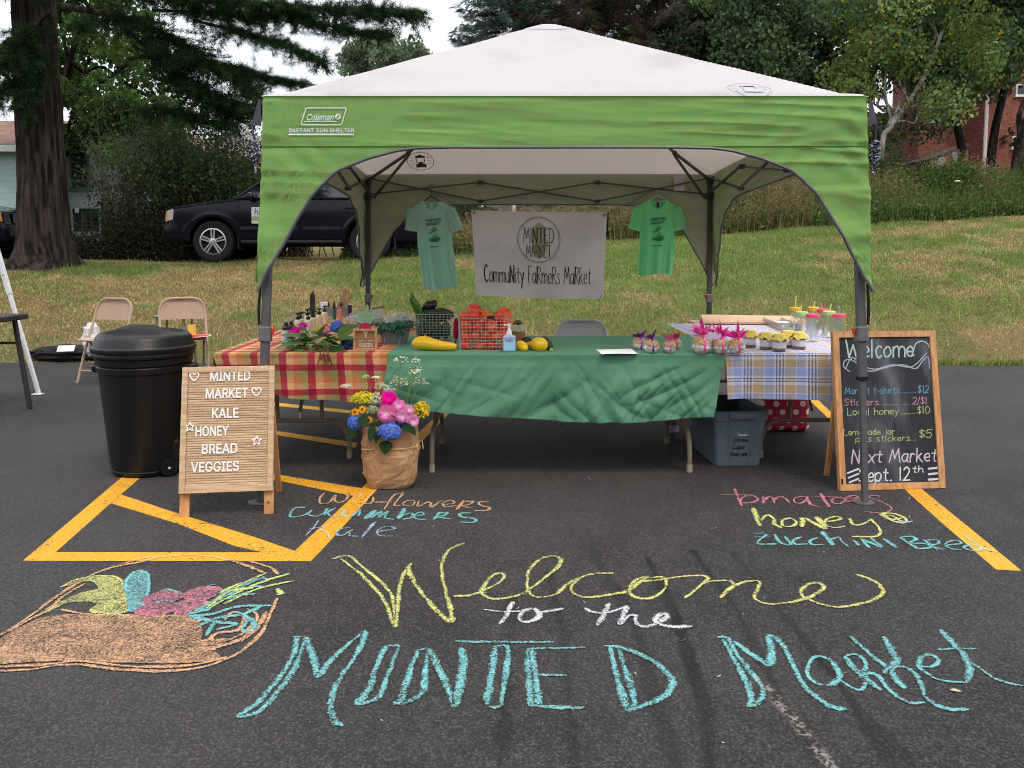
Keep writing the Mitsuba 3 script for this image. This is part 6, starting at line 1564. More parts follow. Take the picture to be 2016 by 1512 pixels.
def spray_(name, label, cat_, c, R, n, col, seed, s=(1, .8, .7), size=.006, group=None, stemcol=(.14, .22, .06)):
    k = thing(name, label, cat_, group); rr = np.random.RandomState(seed); c = np.asarray(c); ms = []
    base = np.array([gx + (c[0] - gx) * .4, gy, .30]); pts = []
    for i in range(n):
        d = rand_dir(rr, -.5); p = c + d * R * np.array(s) * rr.uniform(.25, 1) ** .6
        pts.append(p); ms.append(ball(size * rr.uniform(.6, 1.25), 0, (1, 1, .75), p))
    m = cat(ms); part(k, 'florets', m, 'm_matte', vary(m, col, .3, seed, 12), smooth=False, kind='stuff')
    tw_ = [tube(spline([base, base * .5 + c * .5 + [0, 0, .02], c], .04), .0022, 4)] + [tube([c + (p - c) * .1, p], .0009, 3) for p in pts[::3]]
    part(k, 'stem', cat(tw_), 'm_matte', stemcol, smooth=False)
GOLD = 'goldenrod in the paper bag'
spray_('goldenrod', 'bushy yellow-green goldenrod plume at the left of the bouquet', 'goldenrod', B3(716, 786, .03), .072, 300, (.66, .60, .03), 41, (1, .6, .62), .0062, GOLD)
spray_('goldenrod', 'drooping yellow goldenrod plume at the right of the bouquet', 'goldenrod', B3(829, 810, .02), .058, 220, (.70, .50, .015), 42, (.8, .6, 1.05), .006, GOLD)
UMB = 'white umbels in the paper bag'
spray_('queen_annes_lace', 'creamy white umbel left of the hot pink aster', 'umbel flower', B3(741, 787, .0), .042, 150, (.62, .64, .48), 43, (.75, .5, 1.1), .0046, UMB)
spray_('queen_annes_lace', 'greenish umbel under the creamy white one', 'umbel flower', B3(732, 809, -.01), .040, 130, (.36, .44, .22), 44, (.9, .5, .8), .0046, UMB)
spray_('queen_annes_lace', 'pale umbel rising behind the goldenrod', 'umbel flower', B3(752, 762, .06), .040, 90, (.58, .62, .46), 45, (1, .6, .7), .0044, UMB)
spray_('queen_annes_lace', 'flat white umbel reaching out to the far left', 'umbel flower', B3(682, 760, .03), .034, 110, (.66, .62, .52), 46, (1, .7, .30), .0044, UMB)
spray_('queen_annes_lace', 'small flat white umbel beside the green bud', 'umbel flower', B3(740, 743, .05), .026, 70, (.70, .68, .60), 47, (1, .7, .2), .004, UMB)
spray_('queen_annes_lace', 'round green closed umbel on a tall stem', 'umbel flower', B3(721, 743, .04), .020, 90, (.34, .46, .16), 48, (1, 1, .9), .005, UMB)
WS = 'white flowering sprays behind the bouquet'
for i, (px, py, R, n, col, lb) in enumerate([(789, 711, .045, 26, (.74, .76, .62), 'highest left spray of tiny white flowers'), (819, 711, .034, 18, (.74, .76, .62), 'highest right spray of tiny white flowers'), (818, 731, .045, 34, (.74, .75, .62), 'white spray below the highest right one'), (786, 754, .060, 60, (.56, .50, .38), 'faded beige spray right of the pale umbel'), (827, 751, .050, 44, (.60, .52, .42), 'faded beige spray at the right'), (769, 768, .04, 36, (.68, .70, .56), 'low white spray above the hot pink aster')]):
    spray_('aster_spray', lb, 'flower spray', B3(px, py, .09 + .01 * i), R, n, col, 60 + i, (1, .6, .75), .005, WS)
for i, (px, py, d, L, W) in enumerate([(699, 845, (-.5, -.6, -.6), .075, .06), (722, 822, (-.3, -.9, -.2), .085, .07), (762, 868, (-.1, -.7, -.7), .075, .075), (795, 838, (.6, -.8, -.1), .08, .055), (735, 838, (-.1, -.9, -.6), .10, .045), (771, 838, (.2, -1, .1), .06, .045), (742, 850, (0, -.9, -.8), .07, .035), (806, 840, (.5, -.8, -.3), .07, .04)]):
    single('leaf', ['dark leaf under the left hydrangea', 'dark leaf between the susans and the goldenrod', 'dark leaf drooping under the big hydrangea', 'dark leaf right of the big hydrangea', 'dark leaf between the two hydrangeas', 'pale green leaf lying on the big hydrangea', 'narrow dark leaf over the bag rim', 'dark leaf under the rightmost pink aster'][i], 'leaf',
           leaf_mesh(B3(px, py, -.05), d, (0, -.8, .6), L, W, .3, .2, .05, n=9, seed=i), 'm_petal', (.20, .32, .14) if i == 5 else (.022, .06, .022), smooth=True, group='leaves of the bag bouquet')
part(k, 'filling', crumple((gx, gy, .315), (.125, .10, .05), 3), 'm_matte', (.03, .06, .02), smooth=True)

# ---------------------------------------------------------------- letter board
f0, f1 = gp(361, 1020), gp(527, 1013.5)
ex = (f1 - f0) / np.linalg.norm(f1 - f0); back = np.array([-ex[1], ex[0], 0]) * 1.0
lean = math.radians(14)
ez = np.array([0, 0, 1]) * math.cos(lean) + back * math.sin(lean); ey = np.cross(ez, ex)
O = (f0 + f1) / 2
LBW = .452
k = thing('letter_board', 'standing oak letter board with white letters listing market goods', 'letter board')
W3 = lambda m: frame(m, O, ex, ey, ez)      # x right, y towards the back, z up the board
HT, HB = .745, .118
rails = [('frame_rail', box(.028, .026, HT - HB, (-LBW / 2 + .014, 0, (HT + HB) / 2), b=.002)), ('frame_rail', box(.028, .026, HT - HB, (LBW / 2 - .014, 0, (HT + HB) / 2), b=.002)), ('frame_rail', box(LBW - .056, .024, .030, (0, 0, HT - .015), b=.002)), ('frame_rail', box(LBW - .056, .024, .034, (0, 0, HB + .017), b=.002))]
for nm, m in rails: part(k, nm, W3(m), 'm_oak')
n = 46; z0, z1 = HB + .034, HT - .03; pz = (z1 - z0) / n
sl = cat([box(LBW - .058, .010, pz * .84, (0, .000, z0 + (i + .5) * pz), b=.0012) for i in range(n)])
part(k, 'slat_panel', W3(sl), 'm_oak', smooth=False, kind='stuff')
part(k, 'back_panel', W3(box(LBW - .05, .006, z1 - z0, (0, .008, (z0 + z1) / 2))), 'm_pine')
for s in (-1, 1):
    part(k, 'leg', W3(box(.046, .022, HB + .02, (s * (LBW / 2 - .023), .026, (HB + .02) / 2 + .001), b=.002)), 'm_pine')
    part(k, 'rear_leg', bar(O + ex * s * (LBW / 2 - .03) + ez * .66 + ey * .03, O + ex * s * (LBW / 2 - .03) + np.array([ey[0], ey[1], 0]) * .42, .03, .02, b=.002), 'm_pine')
part(k, 'screw', W3(mv(lathe([(.007, 0), (.006, .004), (0, .005)], 12), (LBW / 2 - .024, .014, .062), rx=math.pi / 2)), 'm_metal', (.25, .18, .12))
part(k, 'hinge_arm', bar(O + ex * .20 + ey * .03 + ez * .05, O + ex * .12 + ey * .10 + ez * .05, .012, .004), 'm_metal', (.5, .5, .5))
LP = lambda px, py: np.array([(px - 443.5) / 184 * LBW, HT - (py - 724.5) / (973 - 724.5) * (HT - HB)])
for t_, x0_, x1_, yb in (('MINTED', 407, 487, 753), ('MARKET', 399, 483, 787.5), ('KALE', 412.5, 465, 827), ('HONEY', 381, 446, 862), ('BREAD', 394.5, 464, 897), ('VEGGIES', 374, 468, 932)):
    m = meshkit.text_mesh(t_, .047, .004, bold=True); a, b = LP(x0_, yb), LP(x1_, yb)
    m.vertices[:, 0] -= m.vertices[:, 0].min(); m.vertices[:, 0] *= (b[0] - a[0]) / m.vertices[:, 0].max()
    v = m.vertices; part(k, 'lettering', W3(tm(np.stack([v[:, 0] + a[0], -.0065 - v[:, 2], v[:, 1] + a[1]], 1), m.faces)), 'm_satin', (.80, .80, .82), label=t_ + ' in white letters')
hrt = LineString(spline([(0, -.8), (-.85, .15), (-.75, .75), (-.3, .85), (0, .45), (.3, .85), (.75, .75), (.85, .15)], .1, closed=True)).buffer(.13)
star_ = LineString([(math.sin(i * .6283) * (1 if i % 2 == 0 else .45), math.cos(i * .6283) * (1 if i % 2 == 0 else .45)) for i in range(11)]).buffer(.11)
for px, py, g, sc_, lb in ((375.5, 744, hrt, .024, 'white heart outline'), (500, 777, hrt, .024, 'white heart outline'), (369.5, 843.5, star_, .024, 'white star outline'), (502, 874.5, star_, .024, 'white star outline')):
    a = LP(px, py); m = prism(affinity.scale(g, sc_, sc_, origin=(0, 0)), .004); v = m.vertices
    part(k, 'lettering', W3(tm(np.stack([v[:, 0] + a[0], -.0065 - v[:, 2], v[:, 1] + a[1]], 1), m.faces)), 'm_satin', (.80, .80, .82), label=lb)

# ---------------------------------------------------------------- trash can
tc = np.array([(281 - 1008) / F * 4.89, 4.88, 0])
k = thing('trash_can', 'black plastic trash can with domed lid behind the letter board', 'trash can')
flute = lambda v: v * (1 + .012 * np.cos(6 * np.arctan2(v[..., 1], v[..., 0]) + .5) * np.clip((.5 - v[..., 2]) * 3, 0, 1))[..., None]
part(k, 'body', mv(lathe([(0, 0), (.185, 0), (.20, .008), (.208, .03), (.206, .034), (.213, .06), (.245, .50), (.252, .60), (.262, .61), (.264, .640), (.256, .650), (.268, .655), (.270, .69), (.262, .70)], 72, flute), tc), 'm_can', smooth=40)
part(k, 'rim_band', mv(lathe([(.262, .695), (.280, .697), (.284, .712), (.278, .724), (.266, .726)], 64), tc), 'm_can', smooth=50)
def lid_fn(v):
    a = np.arctan2(v[..., 1], v[..., 0]); r = np.hypot(v[..., 0], v[..., 1])
    v = v.copy(); t = np.clip((.24 - r) / .1, 0, 1)
    v[..., 2] += (.030 * np.exp(-((v[..., 0] * .45 + v[..., 1] * .9) / .035) ** 2) - .012) * t
    return v
part(k, 'lid', mv(lathe([(.262, .722), (.286, .724), (.292, .738), (.290, .752), (.276, .762), (.266, .800), (.245, .826), (.20, .842), (.12, .852), (.05, .856), (0, .857)], 72, lid_fn), tc), 'm_can', smooth=40)
for s in (-1, 1):
    part(k, 'handle', box(.05, .13, .05, tc + [s * .272, 0, .62], b=.014), 'm_can')
for dx in (.172,):
    wc = tc + [dx, -.135, .052]
    w_ = part(k, 'wheel', tube([wc + [-.02, .03, 0], wc + [.02, -.03, 0]], .046, 20), 'm_can', label='small wheel at the foot of the can')
    part(w_, 'axle', ball(.011, 1, c=wc + [.022, -.034, 0]), 'm_metal', (.5, .5, .5))
part(k, 'wheel_housing', box(.12, .05, .20, tc + [.165, -.08, .11], b=.02), 'm_can')
scene['m_can'] = two({'type': 'bumpmap', 'scale': 1.0, 'arbitrary': proc(lambda p, n, uv: .0004 * noise(p.x * 260, p.y * 260, p.z * 260), eps=1e-3), 'bsdf': {'type': 'principled', 'roughness': .36, 'specular': .36, 'base_color': proc(lambda p, n, uv: mix((.008, .0085, .010), (.018, .018, .020), smoothstep(.5, .85, fbm(p.x * 7, p.y * 7, p.z * 3)) * .6))}})

# ---------------------------------------------------------------- chalkboard
bl, br = gp(1652, 966), gp(1859, 960)
ex = (br - bl) / np.linalg.norm(br - bl); bk = np.array([-ex[1], ex[0], 0])
CW = np.linalg.norm(br - bl); lean = math.radians(11)
ez = np.array([0, 0, 1]) * math.cos(lean) + bk * math.sin(lean); ey = np.cross(ez, ex)
def BP(px, py):
    d = ray(px, py); n = np.cross(ex, ez); q = np.array([0, 0, H]) + d * ((bl - [0, 0, H]) @ n / (d @ n)) - bl
    return np.array([q @ ex, q @ ez])
CH = BP(1740, 652)[1]; xl, xr = BP(1637, 655)[0], BP(1838, 650)[0]
C3 = lambda m: frame(m, bl, ex, ey, ez)
k = thing('chalkboard', 'wood-framed chalkboard price list leaning behind the right tent leg', 'chalkboard')
fw = .034
def quad(a, b, c, d, y0, y1):
    return tm([[p[0], y, p[1]] for y in (y0, y1) for p in (a, b, c, d)], [[0, 1, 2, 3], [7, 6, 5, 4], [0, 4, 5, 1], [1, 5, 6, 2], [2, 6, 7, 3], [3, 7, 4, 0]])
A_, B_, C_, D_ = (0, 0), (CW, 0), (CW + (xr - CW), CH), (xl, CH)
i_ = lambda p, q: (p[0] + q[0], p[1] + q[1])
Ai, Bi, Ci, Di = i_(A_, (fw, fw)), i_(B_, (-fw, fw)), i_(C_, (-fw, -fw)), i_(D_, (fw, -fw))
for q in ((A_, B_, Bi, Ai), (B_, C_, Ci, Bi), (C_, D_, Di, Ci), (D_, A_, Ai, Di)):
    part(k, 'frame_rail', C3(quad(*q, -.016, .016)), 'm_pine', smooth=False)
part(k, 'slate', C3(quad(i_(Ai, (-.005, -.005)), i_(Bi, (.005, -.005)), i_(Ci, (.005, .005)), i_(Di, (-.005, .005)), -.004, .006)), 'm_slate', smooth=False)
scene['m_slate'] = two({'type': 'principled', 'roughness': .6, 'specular': .3, 'base_color': proc(lambda p, n, uv: mix((.022, .026, .032), (.14, .15, .18), smoothstep(.42, .9, fbm(p.x * 7 + p.z * 2, p.z * 3.2, 1.0) * .75 + .25 * fbm(p.x * 40, p.z * 12, 2.0)) * .8))})
for s in (.12, .9):
    part(k, 'rear_leg', bar(bl + ex * CW * s + ez * CH * .9 + ey * .02, bl + ex * CW * s + np.array([ey[0], ey[1], 0]) * .30, .03, .018, b=.002), 'm_pine')
part(k, 'maker_plate', C3(box(.010, .002, .030, (.012, -.017, .050))), 'm_matte', (.03, .02, .015))
def chalk_text(t_, px, py, cap, wpx, col, sl=.12, seed=1, pen=None):
    a, b = BP(px, py), BP(px + wpx, py); h = BP(px, py - cap)[1] - a[1]
    p_ = (pen or h * .105) * .85
    s, L = hand(t_, h, p_, 1, 1.5, sl, .3, seed); kx = (b[0] - a[0]) / L
    s, L = hand(t_, h, p_, kx, 1.5, sl, .3, seed)
    m = prism(affinity.translate(s, a[0], a[1]), .0008); v = m.vertices
    part(k, 'lettering', C3(tm(np.stack([v[:, 0], -.0045 - v[:, 2], v[:, 1]], 1), m.faces)), 'm_matte', col, smooth=False, label=t_ + ' in chalk')
def chalk_line(pts, w, col, lb=None, cr='D4'):
    ox, oy, s = CROPS[cr]
    c = spline(np.array([BP(ox + a / s, oy + b / s) for a, b in pts]), .012)
    m = prism(LineString(c).buffer(w / 2, 3), .0007); v = m.vertices
    part(k, 'chalk_stroke', C3(tm(np.stack([v[:, 0], -.0042 - v[:, 2], v[:, 1]], 1), m.faces)), 'm_matte', col, smooth=False, label=lb)
WB, CB, CP, CY_, CL = (.38, .50, .52), (.13, .33, .54), (.56, .25, .35), (.46, .50, .20), (.54, .44, .56)
chalk_text('Welcome', 1665, 704, 34, 133, WB, .05, 3, .011)
chalk_line([(1150, 0), (1180, -90), (1230, -110), (1270, -90), (1285, -60)], .007, WB)
chalk_line([(672, 122), (625, 85), (640, 35), (700, 40), (760, 92), (840, 122), (950, 92), (1080, 72), (1180, 100), (1240, 30), (1275, 15), (1287, 102)], .006, (.36, .38, .52), 'chalk flourish under the greeting')
chalk_line([(640, 100), (690, 15), (760, 70), (860, 105), (1000, 72), (1150, 85), (1265, -20)], .005, (.42, .46, .50))
chalk_text('Market t-shirts..........', 1662, 776, 13, 140, CB, .1, 4); chalk_text('$12', 1806, 774, 15, 21, CB, .1, 5)
chalk_text('Stickers.......... ...', 1661, 799, 14, 127, CP, .1, 6); chalk_text('2/$1', 1796, 796, 14, 27, CP, .1, 7)
chalk_text('Local honey........', 1667, 817.5, 14, 134, CY_, .05, 8); chalk_text('$10', 1805, 815, 15, 24, CY_, .05, 9)
chalk_text('Lemonade jar', 1660, 857, 12, 101, CY_, .05, 10); chalk_text('plus stickers...', 1684, 870, 12, 118, CY_, .1, 11); chalk_text('$5', 1808, 862, 16, 25, CY_, .15, 12)
chalk_text('Next Market', 1675, 912, 26, 168, CL, .15, 13, .0085); chalk_text('Sept. 12', 1690, 948, 26, 100, (.62, .62, .66), .1, 14, .0085); chalk_text('th', 1796, 930, 13, 20, (.62, .62, .66), .1, 15, .006)
for y_ in (0, 1, 2):
    chalk_line([(655 + 8 * y_, 905 + 35 * y_), (740, 870 + 38 * y_)], .009, (.62, .60, .66)); chalk_line([(1280, 870 + 42 * y_), (1350, 862 + 43 * y_)], .011, (.62, .60, .66))

# ---------------------------------------------------------------- grey storage tub, polka dot bag
a, b = gp(1408, 918.5), gp(1497, 917)
o = (a + b) / 2; ex = (b - a) / np.linalg.norm(b - a); bk = np.array([-ex[1], ex[0], 0])
k = thing('storage_tub', 'blue-grey plastic storage tub with marker writing under the right-hand table', 'storage tub')
def tub_ring(w, d, z, r=.03, dy=0.0):
    q = np.array(sbox(-w / 2 + r, dy + r, w / 2 - r, dy + d - r).buffer(r, 5).exterior.coords)[:-1]
    return np.column_stack([q, np.full(len(q), z)])
rings = [tub_ring(.27, .46, .0), tub_ring(.284, .48, .012, dy=-.006), tub_ring(.325, .54, .285, dy=-.03), tub_ring(.345, .56, .288, dy=-.04), tub_ring(.352, .57, .345, dy=-.045), tub_ring(.34, .556, .348, dy=-.038), tub_ring(.31, .52, .30, dy=-.02), tub_ring(.27, .46, .01)]
n = len(rings[0]); v = np.vstack(rings); i, j = np.meshgrid(np.arange(len(rings) - 1), np.arange(n), indexing='ij')
q = np.stack([i * n + j, i * n + (j + 1) % n, (i + 1) * n + (j + 1) % n, (i + 1) * n + j], -1).reshape(-1, 4)
TUBC = (.105, .14, .17)
part(k, 'body', frame(tm(v, q), o, ex, bk, (0, 0, 1)), 'm_satin', TUBC, smooth=35)
sl_ = .030 / .285
for s in (-1, 1): part(k, 'rib', frame(tm([[s * (.058 + .012 * e) + dx, -.007 - .024 * zz / .285 - dy_, zz] for e, zz in ((0, .012), (1, .28)) for dx, dy_ in ((-.008, 0), (.008, 0), (0, .006))], [[0, 3, 5], [0, 5, 2], [2, 5, 4], [2, 4, 1], [0, 1, 4], [0, 4, 3]]), o, ex, bk, (0, 0, 1)), 'm_satin', TUBC, smooth=False)
part(k, 'handle_lip', frame(box(.15, .016, .045, (0, -.052, .322), b=.006), o, ex, bk, (0, 0, 1)), 'm_satin', TUBC)
part(k, 'inner_shadow_floor', frame(box(.29, .5, .004, (0, .23, .20)), o, ex, bk, (0, 0, 1)), 'm_matte', (.03, .03, .03)) if False else None
for t_, x_, z_, h_, w_ in (('Straws', -.042, .155, .026, .110), ('Cups', -.044, .112, .028, .075), ('Real Lemon', -.052, .068, .026, .125)):
    s, L = hand(t_, h_, .0032, 1, 1.4, .1, .3, 7); s, L = hand(t_, h_, .0032, w_ / L, 1.4, .1, .3, 7)
    m = prism(affinity.translate(s, x_, 0), .0006); v = m.vertices
    zz = v[:, 1] + z_; part(k, 'marker_writing', frame(tm(np.stack([v[:, 0], -.0085 - sl_ * .8 * zz - v[:, 2], zz], 1), m.faces), o, ex, bk, (0, 0, 1)), 'm_matte', (.008, .008, .01), smooth=False, label=t_ + ' in black marker')
part(k, 'tape_label', frame(box(.055, .001, .010, (.018, -.0275, .198)), o, ex, bk, (0, 0, 1)), 'm_matte', (.55, .56, .58))
part(k, 'scuff', frame(tube([(-.03, -.030, .222), (.0, -.0275, .205), (.012, -.027, .198)], .0016, 4), o, ex, bk, (0, 0, 1)), 'm_matte', (.5, .52, .54))
scene['m_polka'] = two({'type': 'principled', 'roughness': .7, 'base_color': proc(lambda p, n, uv: dr.select(dr.square((p.x / .095 - dr.floor(p.x / .095) + .5 * (dr.floor(p.z / .06) - 2 * dr.floor(p.z / .12)) - dr.select(p.x / .095 - dr.floor(p.x / .095) + .5 * (dr.floor(p.z / .06) - 2 * dr.floor(p.z / .12)) > 1, mi.Float(1), mi.Float(0)) - .5) * .095) + dr.square((p.z / .06 - dr.floor(p.z / .06) - .5) * .06) < .00042, mi.Color3f(.68, .62, .60), mi.Color3f(.42, .012, .03)))})
single('tote_bag', 'red bag with white polka dots under the right-hand table', 'bag', mv(jitter(box(.34, .14, .24, b=.03).subdivide().subdivide().subdivide(), .012, 9, 3), (1.98, 5.95, .125)), 'm_polka', smooth=True)
k = thing('water_jug', 'small white-labelled plastic jug under the middle table', 'jug'); p = gp(1326, 866)
part(k, 'body', mv(lathe([(0, 0), (.045, 0), (.045, .11), (.02, .15), (.02, .165), (0, .165)], 18), p + [0, .05, 0]), 'm_satin', (.10, .10, .16)); part(k, 'wrap_label', mv(lathe([(.0458, .05), (.0458, .10)], 18), p + [0, .05, 0]), 'm_matte', (.5, .5, .6))

# ---------------------------------------------------------------- folding chairs
def folding_chair(label, x, y, rz, col, seatcol, sc=1.0):
    k = thing('folding_chair', label, 'folding chair', 'metal folding chairs')
    P = lambda m: mv(m, (x, y, 0), rz=rz, s=sc)
    w = .215
    fr = spline([(-w, -.23, .015), (-w, -.10, .36), (-w, .02, .62), (-w + .01, .06, .74), (-w + .07, .075, .815), (0, .08, .825), (w - .07, .075, .815), (w - .01, .06, .74), (w, .02, .62), (w, -.10, .36), (w, -.23, .015)], .03)
    part(k, 'frame', P(tube(fr, .0125, 8)), 'm_satin', col)
    bp = grid(lambda u, v_: np.stack([(2 * u - 1) * (w - .005 - .045 * np.clip(v_ - .55, 0, 1) ** 1.5 * 3.2 * np.abs(2 * u - 1)), .022 + .050 * v_ + .028 * (1 - (2 * u - 1) ** 2), .615 + (.195 - .035 * np.abs(2 * u - 1) ** 4) * v_], 1), 24, 12)
    part(k, 'backrest', P(bp), 'm_satin', col, smooth=True)
    part(k, 'seat', P(box(.40, .385, .022, (0, -.045, .435), b=.009)), 'm_satin', seatcol)
    for s in (-1, 1):
        part(k, 'rear_leg', P(tube([(s * .185, -.10, .43), (s * .19, .22, .015)], .0115, 8)), 'm_satin', col)
        for yy, xx in ((-.23, w), (.22, .19)): part(k, 'foot_cap', P(tube([(s * xx, yy, .0), (s * xx, yy - (.008 if yy < 0 else -.008), .028)], .016, 8)), 'm_matte', np.array(col) * .7)
    part(k, 'stretcher', P(tube([(-.19, .175, .075), (.19, .175, .075)], .008, 6)), 'm_satin', col); part(k, 'stretcher', P(tube([(-w, -.185, .13), (w, -.185, .13)], .008, 6)), 'm_satin', col)
TANC = (.38, .27, .20)
folding_chair('tan metal folding chair left of the trash can', -3.98, 8.18, math.radians(-17), TANC, (.42, .31, .23))
folding_chair('tan metal folding chair partly behind the trash can', -3.30, 8.28, math.radians(24), TANC, (.42, .31, .23))
folding_chair('grey metal folding chair behind the green-clothed table', .55, 6.42, math.radians(4), (.40, .41, .44), (.36, .37, .40), .92)
p = yp(368, 662, 8.05); k = thing('plate', 'red and white plate on the seat of the right tan chair', 'plate')
part(k, 'dish', mv(lathe([(0, 0), (.10, 0), (.15, .018), (.145, .020), (.098, .004), (0, .004)], 24), (-3.12, 8.1, .449)), 'm_satin', (.60, .05, .05)); part(k, 'rim', mv(lathe([(.145, .0185), (.156, .019), (.156, .021), (.145, .0215)], 24), (-3.12, 8.1, .449)), 'm_satin', (.72, .70, .68))
single('card_sign', 'small yellow folded card standing on the right tan chair', 'card', mv(cat(box(.075, .004, .10, (0, -.02, .05)), box(.075, .004, .10, (0, .02, .05))), (-3.17, 8.16, .472), rz=.3), 'm_matte', (.72, .48, .10))
single('cloth_bundle', 'red crumpled cloth between the two tan chairs', 'cloth', crumple((-3.47, 8.5, .70), (.10, .08, .06), 5, .3), 'm_matte', (.55, .03, .02), smooth=True)
k = thing('side_stool', 'small grey stool holding the red cloth behind the trash can', 'stool')
part(k, 'top', box(.34, .30, .025, (-3.47, 8.5, .635), b=.006), 'm_satin', (.2, .2, .2))
for s in (-1, 1):
    for q in (-1, 1): part(k, 'leg', tube([(-3.47 + s * .13, 8.5 + q * .11, .62), (-3.47 + s * .16, 8.5 + q * .13, 0)], .012, 6), 'm_satin', (.2, .2, .2))
single('plastic_sack', 'white bulging plastic sack hanging behind the left tan chair', 'sack', crumple(yp(181, 668, 8.5), (.085, .08, .16), 3, .35), 'm_satin', (.62, .60, .62), smooth=True)
single('cloth_case', 'black soft case lying at the edge of the asphalt', 'case', crumple(gp(122, 712) + [0, .20, .075], (.44, .24, .10), 8, .25), 'm_matte', (.016, .016, .018), smooth=True)
single('paper_scrap', 'white paper on top of the black soft case', 'paper', mv(box(.18, .12, .004), yp(130, 686, 9.55), rx=.5, rz=.3), 'm_matte', (.68, .68, .70))

# ---------------------------------------------------------------- neighbouring stall at the left edge: table, canopy leg
k = thing('folding_table', 'black table end at the left edge of the picture', 'folding table')
part(k, 'table_top', box(1.8, .66, .045, (-5.0, 6.68, .752), b=.008), 'm_satin', (.016, .016, .018))
for yy in (6.42, 6.90):
    part(k, 'leg', bar((-4.16, yy, .735), (-3.99, yy - .13, .0), .032, .032, up=(0, 1, 0), b=.003), 'm_satin', (.012, .012, .013))
part(k, 'brace', bar((-4.13, 6.86, .54), (-5.4, 6.86, .54), .02, .02), 'm_satin', (.012, .012, .013))
part(k, 'leg', bar((-5.78, 6.42, .735), (-5.86, 6.42, 0), .032, .032, up=(0, 1, 0)), 'm_satin', (.012, .012, .013)); part(k, 'leg', bar((-5.78, 6.90, .735), (-5.86, 6.90, 0), .032, .032, up=(0, 1, 0)), 'm_satin', (.012, .012, .013))
single('wooden_tray', 'edge of a pale wooden tray on the black table', 'tray', box(.30, .24, .03, (-4.42, 6.78, .792), b=.004), 'm_oak')
k = thing('canopy_support', 'white slanted leg of a neighbouring canopy at the left edge', 'canopy leg')
p0 = gp(77, 777); p1 = yp(-62, 300, p0[1] + .02); pm = p0 + (p1 - p0) * .42
part(k, 'upper_tube', bar(pm, p1 + (p1 - p0) * .6, .040, .040, up=(0, 1, 0), b=.004), 'm_satin', (.66, .67, .70)); part(k, 'lower_tube', bar(p0, pm + (p1 - p0) * .01, .031, .031, up=(0, 1, 0), b=.003), 'm_satin', (.68, .69, .72))
part(k, 'foot_plate', mv(box(.085, .07, .008, (-.012, 0, .006), b=.002), p0), 'm_satin', (.66, .67, .70)); part(k, 'pin', ball(.006, 1, c=p0 + (p1 - p0) * .5 + [0, -.021, 0]), 'm_metal', (.2, .2, .2))
# ================================================================ BACKGROUND: car, houses, trees, brush
def leaves(P, L, W, col, rr, tilt=.6, jit=.35):
    """A rhombic leaf at each point: (mesh, colours)."""
    n = len(P); nrm = rr.normal(size=(n, 3)) * [1, 1, tilt] + [0, 0, .5]
    nrm /= np.linalg.norm(nrm, axis=1, keepdims=True)
    a = np.cross(nrm, rr.normal(size=(n, 3))); a /= np.linalg.norm(a, axis=1, keepdims=True) + 1e-9
    b = np.cross(nrm, a); s = rr.uniform(.6, 1.25, (n, 1))
    v = np.stack([P - a * L * .5 * s, P + b * W * .5 * s + nrm * L * .06, P + a * L * .5 * s, P - b * W * .5 * s + nrm * L * .06], 1).reshape(-1, 3)
    i = np.arange(n) * 4
    f = np.vstack([np.stack([i, i + 1, i + 2], 1), np.stack([i, i + 2, i + 3], 1)])
    c = np.broadcast_to(np.asarray(col, float), (n, 3)) * rr.uniform(1 - jit, 1 + jit, (n, 1))
    return tm(v, f), np.repeat(c, 4, 0)


def needles(P, D, L, W, col, rr, jit=.3):
    n = len(P); D = D / (np.linalg.norm(D, axis=1, keepdims=True) + 1e-9)
    s = np.cross(D, rr.normal(size=(n, 3))); s /= np.linalg.norm(s, axis=1, keepdims=True) + 1e-9
    L = np.broadcast_to(L, (n,))[:, None] * rr.uniform(.6, 1.2, (n, 1))
    v = np.stack([P - s * W / 2, P + s * W / 2, P + D * L], 1).reshape(-1, 3)
    c = np.broadcast_to(np.asarray(col, float), (n, 3)) * rr.uniform(1 - jit, 1 + jit, (n, 1))
    return tm(v, np.arange(3 * n).reshape(-1, 3)), np.repeat(c, 3, 0)


def clumps(C, R, per, rr, s=(1, 1, .8)):
    n = len(C); d = rr.normal(size=(n * per, 3)); d /= np.linalg.norm(d, axis=1, keepdims=True)
    return np.repeat(C, per, 0) + d * (np.repeat(np.broadcast_to(R, (n,)), per) * rr.uniform(.15, 1, n * per) ** .5)[:, None] * np.array(s)


def limb(p, q, r0, r1, rr, wig=.06, n=7):
    t = np.linspace(0, 1, n)[:, None]; p, q = np.asarray(p, float), np.asarray(q, float)
    c = p + (q - p) * t + rr.normal(size=(n, 3)) * wig * np.linalg.norm(q - p) * np.sin(np.pi * t)
    return tube(spline(c, np.linalg.norm(q - p) / 14), np.interp(np.linspace(0, 1, len(spline(c, np.linalg.norm(q - p) / 14))), [0, 1], [r0, r1]), 7)


def bark(lo, hi, f=9.0, amp=.02):
    h = lambda p: smoothstep(.25, .75, fbm(dr.atan2(p.y, p.x) * 0 + p.x * f + p.y * f * .8, p.z * f * .16, p.y * f, 3))
    return two({'type': 'bumpmap', 'scale': 1.0, 'arbitrary': proc(lambda p, n, uv: amp * h(p), eps=6e-3), 'bsdf': {'type': 'principled', 'roughness': .95, 'specular': .1, 'base_color': proc(lambda p, n, uv: mix(lo, hi, h(p)) * (.8 + .4 * noise(p.x * 30, p.y * 30, p.z * 12)))}})


